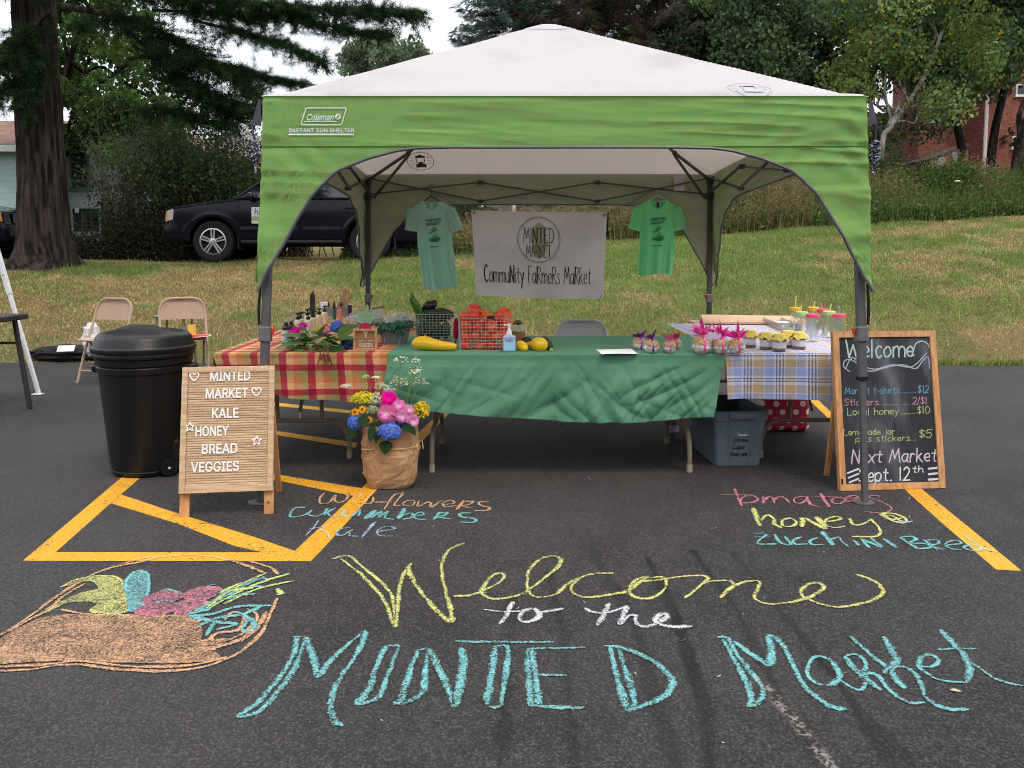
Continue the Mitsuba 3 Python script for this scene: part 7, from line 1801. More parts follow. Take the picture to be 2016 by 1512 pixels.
scene['m_bark'] = bark((.012, .009, .008), (.070, .054, .048), 14.0, .05)
scene['m_bark_pale'] = bark((.10, .09, .08), (.36, .34, .31), 16, .004)
gz = lambda x, y: float(ground(np.array([x]), np.array([y]))[0])

# ---------------------------------------------------------------- the big pine
rr = np.random.RandomState(31)
p0 = yp(78, 512, 14.7); tx, ty = p0[0], 14.9; tz = gz(tx, ty)
k = thing('pine_tree', 'huge old pine with dark furrowed trunk at the left', 'tree')
an = np.linspace(0, 2 * np.pi, 73)
def trunk(u, v_):
    a = 2 * np.pi * u; z = 9.5 * v_ ** 1.5
    r = .405 - .010 * z + .20 * np.exp(-z / .22) * (1 + .5 * np.sin(a * 5 + 1)) + .10 * np.exp(-z / .8)
    f = ridge(np.stack([np.cos(a) * 4.5, np.sin(a) * 4.5, z * 1.1], -1), 4)
    r = r * (1 - .075 * f ** 3) + .02 * (meshkit.fbm(np.stack([np.cos(a) * 9, np.sin(a) * 9, z * 4], -1), 3, 6) - .5)
    return np.stack([tx + r * np.cos(a) + .02 * z * 0, ty + r * np.sin(a), tz - .1 + z], -1)
part(k, 'trunk', grid(trunk, 150, 160), 'm_bark', smooth=True)
BR_ = [([(125, 12), (220, 30), (300, 55), (360, 95), (430, 135), (500, 190), (530, 235)], 13.6, .55, 1.0, .10), ([(120, -30), (250, -12), (400, 0), (560, 12), (700, 20), (835, 28)], 13.2, .42, 1.1, .10), ([(380, 40), (470, 62), (550, 85), (640, 125)], 13.3, .36, .9, .04), ([(520, 10), (600, 40), (690, 60), (760, 70)], 13.1, .34, .9, .03), ([(250, 60), (330, 130), (400, 190), (470, 235)], 13.9, .50, .9, .05), ([(200, 20), (180, 40), (160, 55)], 14.4, .35, .5, .03),
       ([(100, 20), (60, 60), (20, 110), (-50, 160)], 13.9, .50, 1.0, .06), ([(70, 120), (30, 160), (-30, 210)], 13.9, .42, .9, .04), ([(110, 90), (80, 130), (60, 180), (40, 215)], 13.95, .34, .7, .03), ([(110, -40), (0, -40), (-150, 0)], 13.8, .6, .9, .08), ([(130, -60), (300, -70), (600, -90), (800, -80)], 13.4, .6, .7, .08), ([(300, 20), (430, 25), (520, 30), (600, 28)], 13.5, .38, 1.1, .04), ([(260, 90), (330, 120), (420, 130), (500, 140)], 14.0, .5, .9, .03), ([(300, 150), (380, 175), (450, 200), (515, 215)], 13.8, .45, .9, .03), ([(420, 140), (500, 150), (560, 160), (600, 165)], 13.6, .30, .7, .03), ([(230, 210), (300, 215), (380, 230), (440, 250)], 14.2, .40, .7, .03)]
NP, ND, NC, wood_ = [], [], [], []
for pts, Y0, spread, dens, r0 in BR_:
    c = spline([yp(a, b, Y0 + .5 * (1 - i / len(pts))) for i, (a, b) in enumerate(pts)], .08)
    wood_.append(tube(c, np.linspace(r0 * .65, .010, len(c)), 6))
    L = len(c) * .08
    for i in range(int(L * 52 * dens)):
        t = rr.uniform(.12, 1) ** .8; q = c[int(t * (len(c) - 1))]
        d = rand_dir(rr); d[2] = d[2] * .45 - .12; d += (c[-1] - c[0]) / np.linalg.norm(c[-1] - c[0]) * .5; d /= np.linalg.norm(d)
        ln = spread * rr.uniform(.4, 1.25) * (1 - .35 * t)
        m = max(3, int(ln / .07)); s = np.linspace(.15, 1, m)[:, None]
        tw_ = q + d * ln * s + np.array([0, 0, -.10]) * ln * s ** 2
        if i % 3 == 0: wood_.append(tube(np.vstack([q, tw_[m // 2], tw_[-1]]), [.008, .005, .003], 3, False))
        for w in tw_:
            n_ = 20
            dd = rr.normal(size=(n_, 3)) * .75 + d * .8
            NP.append(np.repeat(w[None], n_, 0) + rr.normal(size=(n_, 3)) * .018); ND.append(dd)
            NC.append(np.repeat([[.030, .068, .026]], n_, 0) * rr.uniform(.6, 1.6))
m, c = needles(np.vstack(NP), np.vstack(ND), .12, .010, np.vstack(NC), rr)
part(k, 'needles', m, 'm_leaf', c, smooth=False, kind='stuff')
part(k, 'limbs', cat(wood_), 'm_bark', smooth=True)
# more of the crown above the picture, which shades the trunk and the bank below
P = clumps(np.column_stack([rr.uniform(tx - 5, tx + 5, 150), rr.uniform(ty - 4, ty + 4, 150), rr.uniform(7.2, 11, 150)]), .9, 160, rr)
m, c = leaves(P, .26, .07, (.03, .07, .03), rr); part(k, 'crown', m, 'm_leaf', c, smooth=False, kind='stuff')


def broadleaf(name, label, trunk_px, Y, crown, n, R, per, leaf, cols, rr, group=None, r0=.14, barkm='m_bark', limbs=9):
    """trunk_px: the trunk's line in the photograph at its distance Y; crown: (x0, x1, y0, y1, z0, z1) in metres."""
    k = thing(name, label, 'tree', group)
    tp = [yp(a, b, Y) for a, b in trunk_px]; tp[0][2] = gz(tp[0][0], Y) - .15
    c = spline(tp, .25); part(k, 'trunk', tube(c, np.linspace(r0, r0 * .45, len(c)), 10), barkm, smooth=True)
    x0, x1, y0, y1, z0, z1 = crown
    u = rr.uniform(-1, 1, (n * 3, 3)); u = u[(np.abs(u) ** 2.2).sum(1) < 1][:n]
    C = np.array([(x0 + x1) / 2, (y0 + y1) / 2, (z0 + z1) / 2]) + u * np.array([x1 - x0, y1 - y0, z1 - z0]) / 2
    tone = np.asarray([cols[i] for i in rr.randint(0, len(cols), len(C))]) * rr.uniform(.65, 1.35, (len(C), 1))
    P = clumps(C, R, per, rr); col = np.repeat(tone, per, 0)
    if leaf[2] > 0: col = np.where((rr.uniform(0, 1, len(P)) < leaf[2])[:, None], [[.42, .34, .03]], col)
    m, cc = leaves(P, leaf[0], leaf[1], col, rr)
    part(k, 'crown', m, 'm_leaf', cc, smooth=False, kind='stuff')
    top = c[-1]; L = []
    for i in range(limbs):
        q = C[rr.randint(len(C))]; s = c[int(rr.uniform(.35, 1) * (len(c) - 1))]
        L.append(limb(s, q, r0 * .42, .012, rr, .07))
    part(k, 'limbs', cat(L), barkm, smooth=True)


G1, G2, G3, G4 = (.115, .20, .09), (.155, .25, .105), (.10, .17, .08), (.22, .31, .12)
rr = np.random.RandomState(5)
WOODS = 'leafy trees on the hill at the right'
broadleaf('hillside_tree', 'leafy tree with dark leaning trunk in front of the brick building', [(1903, 350), (1893, 290), (1878, 225), (1868, 150), (1850, 60)], 21.5, (9.6, 13.2, 20, 24, 4.9, 9.8), 52, .75, 330, (.13, .095, .015), [G1, G2, G2, G4], rr, WOODS, .125)
broadleaf('hillside_tree', 'leafy tree with straight dark trunk before the brick building windows', [(1947, 345), (1957, 265), (1976, 180), (1985, 100), (1990, 20)], 22.5, (11.8, 16.0, 21, 25, 6.5, 10.6), 50, .75, 330, (.13, .095, .02), [G1, G2, G4], rr, WOODS, .13)
broadleaf('hillside_tree', 'tree with a dark trunk at the right edge of the picture', [(1998, 310), (2012, 270), (2040, 200), (2060, 60)], 20.5, (13.0, 17, 19.5, 24, 6.3, 10.4), 40, .75, 300, (.13, .095, .01), [G1, G3], rr, WOODS, .16)
broadleaf('birch_tree', 'pale-limbed birch beside the tent roof with yellowing leaves', [(1735, 345), (1737, 280), (1750, 255), (1790, 200), (1830, 130), (1855, 60)], 20.5, (7.8, 11.6, 19, 23, 3.9, 9.4), 62, .68, 340, (.11, .085, .03), [G2, G4, G1, (.17, .22, .07)], rr, WOODS, .085, 'm_bark_pale', 12)
broadleaf('hillside_tree', 'dense dark tree rising behind the right half of the tent roof', [(1640, 380), (1640, 250), (1630, 100), (1625, 20)], 23.5, (6.0, 10.0, 22, 26, 4.4, 10.6), 66, .78, 330, (.13, .10, .006), [G1, G3, G2], rr, WOODS, .16)
broadleaf('hillside_tree', 'leafy tree between the dead spruces and the dark tree', [(1490, 400), (1490, 250), (1485, 100), (1480, 10)], 24.5, (4.9, 8.6, 23.5, 26.5, 5.2, 10.6), 44, .75, 320, (.13, .10, .004), [G3, G1, G2], rr, WOODS, .14)
broadleaf('far_tree', 'hazy pale green tree far off behind the left slope of the tent roof', [(775, 300), (778, 200), (780, 120)], 46, (-8.6, -4.5, 43, 48, 8.6, 12.9), 60, .62, 150, (.22, .17, 0), [(.16, .22, .13), (.19, .25, .15)], rr, None, .2)
broadleaf('far_tree', 'small pale far tree left of the hazy green one', [(706, 300), (706, 160), (705, 140)], 46, (-9.0, -7.9, 44, 46, 10.2, 11.8), 10, .45, 110, (.2, .15, 0), [(.17, .23, .14)], rr, None, .1)
broadleaf('maple_tree', 'mid-green leafy tree behind the big pine trunk', [(88, 420), (95, 300), (120, 180), (150, 80)], 20, (-11.9, -7.8, 18.5, 22, 3.3, 7.5), 48, .5, 230, (.15, .12, 0), [(.12, .22, .07), (.17, .28, .09), (.09, .17, .055)], rr, None, .13)


def spruce(name, label, px, Y, top, rad, cols, n, rr, Lt, Wt, group=None, dead=0.0, z0=3.0):
    k = thing(name, label, 'tree', group)
    cx = (px - 1008) / F * Y; g = gz(cx, Y); P, D, C, W_ = [], [], [], []
    part(k, 'trunk', tube([(cx, Y, g - .2), (cx, Y, 11.5)], [.22, .07], 9), 'm_bark', smooth=True)
    for i in range(n):
        z = z0 + (11.2 - z0) * rr.uniform(0, 1); a = rr.uniform(0, 2 * np.pi); L = rad * (top - z) / (top - z0) * rr.uniform(.75, 1.1)
        d = np.array([math.cos(a), math.sin(a), 0]); s = np.linspace(.1, 1, max(5, int(L / .13)))[:, None]
        b = np.array([cx, Y, z]) + d * L * s + np.array([0, 0, 1]) * (-.30 * L * s + .20 * L * s ** 2.5)
        W_.append(tube(b[::3] if len(b) > 6 else b, .014, 3, False))
        tone = np.asarray(cols[rr.randint(len(cols))]) * rr.uniform(.6, 1.4)
        side_ = np.cross(d, [0, 0, 1])
        for w in b[1:]:
            m = 9
            dd = rr.normal(size=(m, 3)) * .4 + np.outer(rr.choice([-1, 1], m), side_) * .9 + d * .7 + [0, 0, -.35 - dead]
            P.append(w + rr.normal(size=(m, 3)) * .05); D.append(dd); C.append(np.repeat(tone[None], m, 0))
    m, c = needles(np.vstack(P), np.vstack(D), Lt, Wt, np.vstack(C), rr)
    part(k, 'crown', m, 'm_leaf', c, smooth=False, kind='stuff'); part(k, 'limbs', cat(W_), 'm_bark', smooth=False)


DEAD = 'bare brown spruces behind the tent roof'
spruce('blue_spruce', 'blue-green spruce rising behind the left slope of the tent roof', 1015, 27.5, 15.5, 3.9, [(.075, .115, .095), (.10, .145, .125), (.05, .085, .065)], 330, rr, .26, .045)
spruce('dead_spruce', 'bare brown spruce just right of the tent peak', 1150, 26.5, 17, 3.6, [(.085, .065, .05), (.12, .10, .08), (.05, .04, .032), (.035, .06, .025)], 300, rr, .36, .022, DEAD, .35)
spruce('dead_spruce', 'bare brown spruce with grey hanging twigs, second from the tent peak', 1290, 26.5, 17, 3.6, [(.075, .06, .045), (.13, .115, .095), (.045, .035, .03), (.06, .085, .05)], 300, rr, .36, .022, DEAD, .35)
spruce('dead_spruce', 'half green brown spruce nearest the leafy trees', 1410, 27, 17, 3.4, [(.06, .05, .035), (.10, .09, .07), (.035, .06, .024), (.04, .07, .03)], 300, rr, .34, .026, DEAD, .25)
C = np.column_stack([rr.uniform(.5, 30, 420), rr.uniform(33, 40, 420), rr.uniform(3.5, 16, 420)])
C = C[C[:, 2] > np.where((C[:, 0] > 14.5) & (C[:, 0] < 19.5), 7.6, 0)]
C = C[C[:, 0] / C[:, 1] > .03]
m, c = leaves(clumps(C, 1.3, 110, rr), .34, .24, (.028, .05, .020), rr); setting('far_wood', m, 'm_leaf', c, smooth=False, kind='stuff', label='dark wood behind the hillside trees')


C = np.column_stack([rr.uniform(-36, 36, 330), rr.uniform(-30, -24, 330), rr.uniform(.3, 9.5, 330)])  # unseen wood behind the camera, placed to dim the low light from there
m, c = leaves(clumps(C, 1.5, 90, rr), .60, .42, (.035, .06, .024), rr); setting('far_wood', m, 'm_leaf', c, smooth=False, kind='stuff', label='unseen dark wood behind the camera, dimming the low light from that side')
# ---------------------------------------------------------------- bushes
def bush(name, label, cx, cy, W, Hh, D, n, leaf, cols, rr, stems=60, dens=1.0, z=None, group=None, fan=.5, stemc=(.09, .075, .05)):
    k = thing(name, label, 'bush', group); g = gz(cx, cy) if z is None else z
    P, C, S = [], [], []
    for i in range(stems):
        a = rr.uniform(0, 6.28); r = rr.uniform(.2, 1) ** .6
        b = np.array([cx + rr.normal() * W * .10, cy + rr.normal() * D * .1, g - .05]); e = np.array([cx + math.cos(a) * r * W / 2, cy + math.sin(a) * r * D / 2, g + Hh * rr.uniform(.5, 1.0) * (1 - .35 * r ** 3)])
        c = np.array([b, b * .62 + e * .38 + [0, 0, Hh * .14], b * .25 + e * .75 + [0, 0, Hh * .10], e + [0, 0, -.05 * r]]); c = spline(c, Hh / 9)
        S.append(tube(c, np.linspace(.014, .004, len(c)), 4, False))
        m = int(n / stems * rr.uniform(.5, 1.5)); t = rr.uniform(.22, 1, m) ** .8
        q = c[(t * (len(c) - 1)).astype(int)] + rr.normal(size=(m, 3)) * W * .055
        P.append(q); C.append(np.repeat((np.asarray(cols[rr.randint(len(cols))]) * rr.uniform(.7, 1.3))[None], m, 0))
    m, c = leaves(np.vstack(P), leaf[0], leaf[1], np.vstack(C), rr)
    part(k, 'foliage', m, 'm_leaf', c, smooth=False, kind='stuff'); part(k, 'stems', cat(S), 'm_matte', stemc, smooth=False, kind='stuff')


rr = np.random.RandomState(17)
DKB = [(.06, .10, .038), (.085, .135, .046), (.09, .095, .05), (.045, .07, .03), (.12, .175, .06)]
bush('wild_bush', 'big dark twiggy bush between the house and the black car', -6.6, 17.3, 3.7, 3.7, 2.6, 15000, (.085, .05), DKB, rr, 170)
bush('wild_bush', 'twiggy bush reaching up in front of the house wall', -7.9, 17.2, 2.7, 3.4, 2.0, 1900, (.08, .045), DKB, rr, 60, stemc=(.13, .11, .08))
bush('wild_bush', 'dark bush behind the hood of the black car', -4.9, 18.2, 3.2, 2.7, 2.2, 8000, (.09, .05), DKB + [(.06, .10, .03)], rr, 80)
bush('shrub', 'bright yellow-green shrub behind the car windshield', -5.2, 20.5, 1.7, 3.1, 1.5, 3500, (.10, .06), [(.16, .26, .04), (.12, .21, .04)], rr, 30)
bush('shrub', 'long dark thicket along the foot of the big bush', -6.6, 16.75, 4.6, 1.15, 1.0, 11000, (.08, .045), [(.03, .045, .02), (.045, .06, .028), (.055, .05, .03)], rr, 130)
bush('shrub', 'dark low shrub at the foot of the house window', -8.7, 16.9, 2.4, .5, 1.2, 2500, (.07, .04), [(.03, .05, .025), (.05, .065, .04)], rr, 50)
bush('shrub', 'green shrub beside the brick pillar behind the tent', -1.05, 19.5, 1.9, 1.35, 1.4, 5000, (.08, .05), [(.05, .085, .03), (.07, .11, .045), (.035, .055, .025)], rr, 40)
bush('shrub', 'feathery dark green shrub beside the right tent corner', 8.55, 19.2, 1.3, 1.7, 1.2, 3500, (.09, .03), [(.04, .09, .03), (.06, .12, .04)], rr, 40)
bush('shrub', 'leafy green shrub in the tall weeds below the hedge', 9.4, 18.3, 2.6, 1.15, 1.6, 7000, (.075, .05), [(.06, .13, .035), (.08, .16, .045), (.045, .10, .03)], rr, 60)
bush('shrub', 'green weedy shrub at the right edge of the weeds', 12.2, 18.2, 2.4, 1.5, 1.6, 6000, (.07, .04), [(.07, .12, .04), (.09, .14, .05), (.05, .09, .03)], rr, 60)
bush('shrub', 'low green shrub seen through the right arch of the tent', 4.9, 17.6, 1.5, .75, 1.0, 3500, (.06, .035), [(.05, .09, .03), (.06, .11, .03)], rr, 40)
bush('shrub', 'green shrub between the brick pillar and the banner pole', 2.6, 18.3, 1.8, 1.2, 1.2, 4000, (.06, .035), [(.045, .07, .03), (.06, .09, .035)], rr, 40)
hx, hy = rr.uniform(9.2, 13.2, 9000), rr.uniform(23.2, 24.4, 9000)
P = np.column_stack([hx, hy, np.array([gz(11, 23.8)]) + rr.uniform(-.3, .55, 9000) + .04 * np.sin(hx * 5)])
m, c = leaves(P, .07, .05, (.05, .095, .03), rr); single('hedge', 'low clipped green hedge in front of the brick building', 'hedge', m, 'm_leaf', c, smooth=False, kind='thing')

# tall weeds along the crest
N = 42000
x = rr.uniform(-3.2, 15, N); yc = np.interp(x, [-12, -2, 3, 8, 14], [15.2, 15.2, 16.2, 16.5, 16.8])
y = yc + .25 + rr.uniform(0, 1, N) ** 1.2 * np.interp(x, [-3, 1, 5, 14], [2.0, 2.4, 2.8, 3.0])
patch = meshkit.fbm(np.stack([x * .9, y * .6, x * 0], 1), 3, 21); fine_ = meshkit.fbm(np.stack([x * 4, y * 4, x * 0], 1), 2, 5)
dry = np.clip((patch - .52) * 5 + np.interp(x, [3, 8], [.50, .30]) + (fine_ - .5), 0, 1); pick = rr.uniform(0, 1, N)
col = np.where((pick < dry * .8)[:, None], np.where((rr.uniform(0, 1, N) < .55)[:, None], [[.34, .26, .15]], [[.19, .135, .08]]), np.where((rr.uniform(0, 1, N) < .5)[:, None], [[.10, .15, .05]], [[.17, .22, .08]])) * rr.uniform(.7, 1.35, (N, 1))
h = rr.uniform(.35, .95, N) * (.65 + .6 * patch) * np.clip(.45 + (y - yc) * .6, .45, 1.15) * np.interp(x, [-3, 0, 3], [.6, .8, 1])
rs_, rs = rs, rr
v1, f1_, c1 = blades(x, y, h, .012 + .016 * rr.uniform(0, 1, N), rr.uniform(.02, .45, N), col)
rs = rs_
top = v1[2::3]; seed_ = top[(pick < dry * .7)]
m2, c2 = leaves(np.repeat(seed_, 2, 0) + rr.normal(size=(len(seed_) * 2, 3)) * [.02, .02, .05], .085, .018, (.30, .22, .13), rr, 3)
m3, c3 = leaves(np.column_stack([x, y, ground(x, y) + h * rr.uniform(.15, .8, N)])[pick > dry * .45], .11, .055, (.11, .18, .065), rr)
setting('tall_weeds', cat(tm(v1, f1_), m2, m3), 'm_leaf', np.vstack([c1, c2, c3]), smooth=False, kind='stuff', label='tall dry brown and green weeds along the top of the bank')
for i, (px, py, c_, lb) in enumerate([(1985, 408, (.72, .74, .62), 'flat white wild umbel in the weeds at the far right'), (1968, 400, (.70, .72, .6), 'second white wild umbel left of the far right one'), (1885, 357, (.72, .74, .64), 'white wild umbel above the green shrub'), (1768, 430, (.75, .60, .06), 'yellow wildflower low in the weeds'), (1757, 433, (.75, .60, .06), 'second yellow wildflower left of the first')]):
    q = yp(px, py, 17.2); k = thing('wildflower', lb, 'wildflower', None)
    part(k, 'head', jitter(ball(.06 if i < 3 else .05, 2, (1, 1, .3), q), .015, 30, i), 'm_matte', c_); part(k, 'stem', tube([q, (q[0], q[1], gz(q[0], q[1]))], .005, 4), 'm_matte', (.1, .15, .05))
q = gp(1880, 1358, .004); single('fallen_leaf', 'pale fallen leaf under the chalk word Market', 'leaf', leaf_mesh(q + [-.014, 0, 0], (1, -.35, .1), (0, 0, 1), .032, .016, .1, .2), 'm_petal', (.66, .60, .42), smooth=True)
# ---------------------------------------------------------------- the black car
scene['m_car'] = two({'type': 'principled', 'base_color': rgb((.004, .005, .011)), 'roughness': .16, 'specular': .22, 'clearcoat': .25, 'clearcoat_gloss': .97})
scene['m_carglass'] = two({'type': 'principled', 'base_color': rgb((.012, .016, .018)), 'roughness': .04, 'specular': .8})
LEN = 4.87
def hw(x, z):
    x, z = np.asarray(x, float), np.asarray(z, float)
    plan = 1 - .09 * np.abs((x - LEN / 2) / (LEN / 2)) ** 5
    low = .925 - .05 * np.clip((.62 - z) / .35, 0, 1) ** 2 - .035 * np.clip((z - .80) / .35, 0, 1) ** 2
    up = .885 - (z - 1.13) * .34
    flare = .018 * (np.exp(-((np.hypot(x - .93, z - .37) - .47) / .05) ** 2) + np.exp(-((np.hypot(x - 3.80, z - .37) - .47) / .05) ** 2))
    return np.where(z > 1.13, np.minimum(up, .885), low) * plan + flare


def smooth_poly(pts, r=.05):
    return Polygon(pts).buffer(-r).buffer(2 * r).buffer(-r)


def carve(poly, e=.09):
    """The outline as a solid whose sides follow hw, its rims rounded."""
    m = prism(poly, 2.0, -1.0)
    v, f = trimesh.remesh.subdivide_to_size(np.asarray(m.vertices), np.asarray(m.faces), e, max_iter=12)
    b = poly.boundary
    dist = np.array([b.distance(Point(p[0], p[1])) for p in v])
    s = np.sign(v[:, 2]) * np.minimum(1, np.abs(v[:, 2])); flat_ = np.abs(v[:, 2]) > .999
    w = hw(v[:, 0], v[:, 1]) - np.where(flat_, .035 * np.clip(1 - dist / .07, 0, 1) ** 2, .0) - np.where(flat_, 0, .030)
    return tm(np.stack([v[:, 0], v[:, 2] * w, v[:, 1]], 1), f)


def panel(poly, side, off, e=.10, inset=0.0):
    m = flat(poly); v, f = trimesh.remesh.subdivide_to_size(np.asarray(m.vertices), np.asarray(m.faces), e, max_iter=12)
    y = side * (hw(v[:, 0], v[:, 1]) + off)
    f = f if side < 0 else f[:, ::-1]
    return tm(np.stack([v[:, 0], y, v[:, 1]], 1), f)


def rim_line(poly, side, r, off):
    c = np.array(poly.exterior.coords); c = np.vstack([np.linspace(a, b, max(2, int(np.linalg.norm(b - a) / .1)), endpoint=False) for a, b in zip(c[:-1], c[1:])] + [c[-1:]])
    return tube(np.stack([c[:, 0], side * (hw(c[:, 0], c[:, 1]) + off), c[:, 1]], 1), r, 4, False)


def build_car(label, at):
    k = thing('parked_car', label, 'car', None)
    A = lambda n, m, mat, c=None, par=None, s=30, lb=None: part(par or k, n, m, mat, c, s, label=lb, at=at)
    arches = unary_union([Point(.93, .37).buffer(.45, 24), Point(3.80, .37).buffer(.45, 24)])
    low = smooth_poly([(.03, .36), (-.01, .55), (.0, .66), (.045, .70), (.07, .93), (.20, 1.00), (.8, 1.085), (1.30, 1.15), (4.70, 1.16), (4.84, 1.05), (4.86, .72), (4.90, .66), (4.88, .42), (4.80, .36)]).difference(arches)
    A('body', carve(low), 'm_car', s=38)
    top = smooth_poly([(1.24, 1.12), (2.02, 1.66), (2.32, 1.755), (3.2, 1.79), (4.25, 1.765), (4.50, 1.70), (4.74, 1.12)], .03)
    A('cabin', carve(top), 'm_car', s=38)
    for sd in (-1, 1):
        for q, nm in (([(1.52, 1.17), (2.10, 1.60), (2.40, 1.67), (2.52, 1.68), (2.52, 1.17)], 'window'), ([(2.62, 1.17), (2.62, 1.685), (3.50, 1.695), (3.62, 1.17)], 'window'), ([(3.74, 1.17), (3.62, 1.69), (4.30, 1.67), (4.50, 1.17)], 'window')):
            A(nm, panel(Polygon(q).buffer(-.02).buffer(.02), sd, .006), 'm_carglass', s=False)
            A('window_trim', rim_line(Polygon(q), sd, .009, .005), 'm_satin', (.012, .012, .012))
        for q in ([(1.42, .46), (1.42, 1.12), (2.54, 1.13), (2.54, .46)], [(2.58, .46), (2.58, 1.13), (3.66, 1.13), (3.52, .80), (3.34, .60), (3.30, .46)]):
            d_ = A('door', panel(Polygon(q).buffer(-.03).buffer(.03), sd, .004), 'm_car', s=40)
            A('seam', rim_line(Polygon(q), sd, .005, .003), 'm_matte', (.003, .003, .003), d_)
            hx = q[2][0] - .14; A('handle', box(.20, .035, .038, (hx - .06, sd * (float(hw(hx, .97)) + .02), .985), b=.012), 'm_gloss', (.012, .012, .016), d_)
        A('side_moulding', cat([bar((a, sd * (float(hw(a, .62)) + .008), .62), (b, sd * (float(hw(b, .62)) + .008), .62), .018, .05) for a, b in ((1.45, 2.5), (2.6, 3.28))]), 'm_satin', (.012, .012, .014))
        A('running_board', bar((1.45, sd * .90, .37), (3.30, sd * .90, .37), .13, .06, b=.02), 'm_satin', (.02, .02, .022))
        A('mirror', mv(ball(1, 2, (.07, .10, .075)), (1.66, sd * 1.0, 1.19)), 'm_gloss', (.008, .008, .012))
        A('headlight', panel(smooth_poly([(.05, .74), (.08, .93), (.22, .97), (.20, .78)], .015), sd, .004), 'm_gloss', (.55, .50, .42)); A('turn_lamp', panel(Polygon([(.06, .74), (.07, .90), (.11, .91), (.11, .75)]), sd, .009), 'm_gloss', (.75, .28, .04))
        A('tail_lamp', panel(Polygon([(4.62, .80), (4.60, 1.10), (4.78, 1.06), (4.82, .80)]), sd, .006), 'm_gloss', (.30, .01, .01))
        A('roof_rail', tube([(2.3, sd * .60, 1.79), (2.5, sd * .62, 1.83), (4.1, sd * .62, 1.835), (4.3, sd * .60, 1.79)], .016, 6), 'm_satin', (.02, .02, .02))
        for wx in (.93, 3.80):
            w_ = thing_part = A('wheel', mv(lathe([(.235, -.10), (.33, -.115), (.365, -.10), (.378, -.06), (.380, 0), (.378, .06), (.365, .10), (.33, .115), (.235, .10)], 40), (wx, sd * .80, .375), rx=math.pi / 2), 'm_matte', (.018, .018, .019))
            y0 = sd * .905
            sp = [mv(lathe([(.245, -.03), (.245, .0), (.225, .006), (.215, -.03)], 36), (0, 0, 0), rx=math.pi / 2), mv(lathe([(.062, -.02), (.060, .012), (.04, .018), (0, .018)], 20), (0, 0, 0), rx=math.pi / 2 * (1))]
            for i in range(5):
                a = i * 2 * math.pi / 5 + .3
                for o_ in (-.020, .020):
                    p_, q_ = np.array([.05 * math.cos(a) - o_ * math.sin(a), 0, .05 * math.sin(a) + o_ * math.cos(a)]), np.array([.235 * math.cos(a) - o_ * 1.5 * math.sin(a), 0, .235 * math.sin(a) + o_ * 1.5 * math.cos(a)])
                    sp.append(bar(p_, q_, .030, .024, up=(0, 1, 0), b=.004))
            A('rim', mv(cat(sp), (wx, y0, .375)), 'm_metal', (.62, .62, .64), w_)
            A('brake_disc', mv(lathe([(.23, 0), (0, .0)], 30), (wx, sd * .84, .375), rx=math.pi / 2), 'm_matte', (.02, .02, .02), w_)
            A('mud_flap', box(.02, .24, .24, (wx + .46, sd * .78, .34), b=.004), 'm_matte', (.02, .02, .02))
    A('front_bumper', box(.10, 1.5, .24, (.0, 0, .56), b=.03), 'm_satin', (.012, .012, .014)); A('grille', box(.03, 1.1, .20, (.035, 0, .82), b=.008), 'm_gloss', (.02, .02, .02))
    A('windshield', tm([[1.30, -.80, 1.165], [1.30, .80, 1.165], [2.06, .66, 1.69], [2.06, -.66, 1.69]], [[0, 2, 1], [0, 3, 2]]), 'm_carglass', s=False)
    A('underbody', box(4.3, 1.5, .16, (2.4, 0, .36)), 'm_matte', (.006, .006, .006)); A('tow_hitch', bar((4.85, 0, .42), (5.02, 0, .42), .05), 'm_metal', (.2, .2, .2))
    return k


CXY = yp(318, 500, 15.2); CARZ = gz(CXY[0] + 2.2, 15.6)
CAR_AT = T().translate([float(CXY[0]), 16.15, CARZ - .02])
car = build_car('black four-door car parked on the grass behind the left tent legs', CAR_AT)
c2 = thing('parked_car', 'dark car only just showing past the pine trunk at the left edge', 'car')
for q in [q for q in scene if q.startswith(car + '__')]:
    scene[c2 + q[len(car):]] = {**scene[q], 'to_world': T().translate([float(yp(22, 470, 16.2)[0]), 16.9, gz(-10, 17) - .02]).rotate([0, 0, 1], 180)}
pl_ = Polygon([(1.66, .70), (1.66, 1.0), (2.08, 1.0), (2.08, .70)])
part(car, 'door_sign', panel(pl_, -1, .012), 'm_satin', (.70, .71, .74), smooth=False, at=CAR_AT, label='white magnetic sign on the front door')
part(car, 'sign_band', panel(Polygon([(1.66, .75), (1.66, .83), (2.08, .83), (2.08, .75)]), -1, .014), 'm_satin', (.30, .45, .16), smooth=False, at=CAR_AT)
s_, L_ = hand('hB', .12, .012, 1, 2, .1, .2, 3); part(car, 'sign_lettering', panel(affinity.translate(s_, 1.72, .86), -1, .0145), 'm_matte', (.03, .03, .04), smooth=False, at=CAR_AT)

# ---------------------------------------------------------------- houses
scene['m_shingle'] = two({'type': 'principled', 'roughness': .9, 'base_color': proc(lambda p, n, uv: mix((.10, .055, .04), (.19, .115, .085), cell_rand(dr.floor(p.x * 4 + .5 * dr.floor(p.z * 9)), dr.floor(p.z * 9), dr.floor(p.y * 2))) * (.65 + .35 * smoothstep(0, .25, p.z * 9 - dr.floor(p.z * 9))))})
def siding(c, f=7.0):
    return two({'type': 'principled', 'roughness': .75, 'base_color': proc(lambda p, n, uv: mi.Color3f(*c) * (.74 + .26 * smoothstep(0, .14, p.z * f - dr.floor(p.z * f))) * (.88 + .2 * fbm(p.x * 2, p.y * 2, p.z * 2)))})
scene['m_siding_mint'], scene['m_siding_grey'], scene['m_siding_white'] = siding((.48, .66, .64)), siding((.40, .46, .49), 5), siding((.66, .66, .68))  # gable wing siding: shade on the pale wall is put into its greyer colour
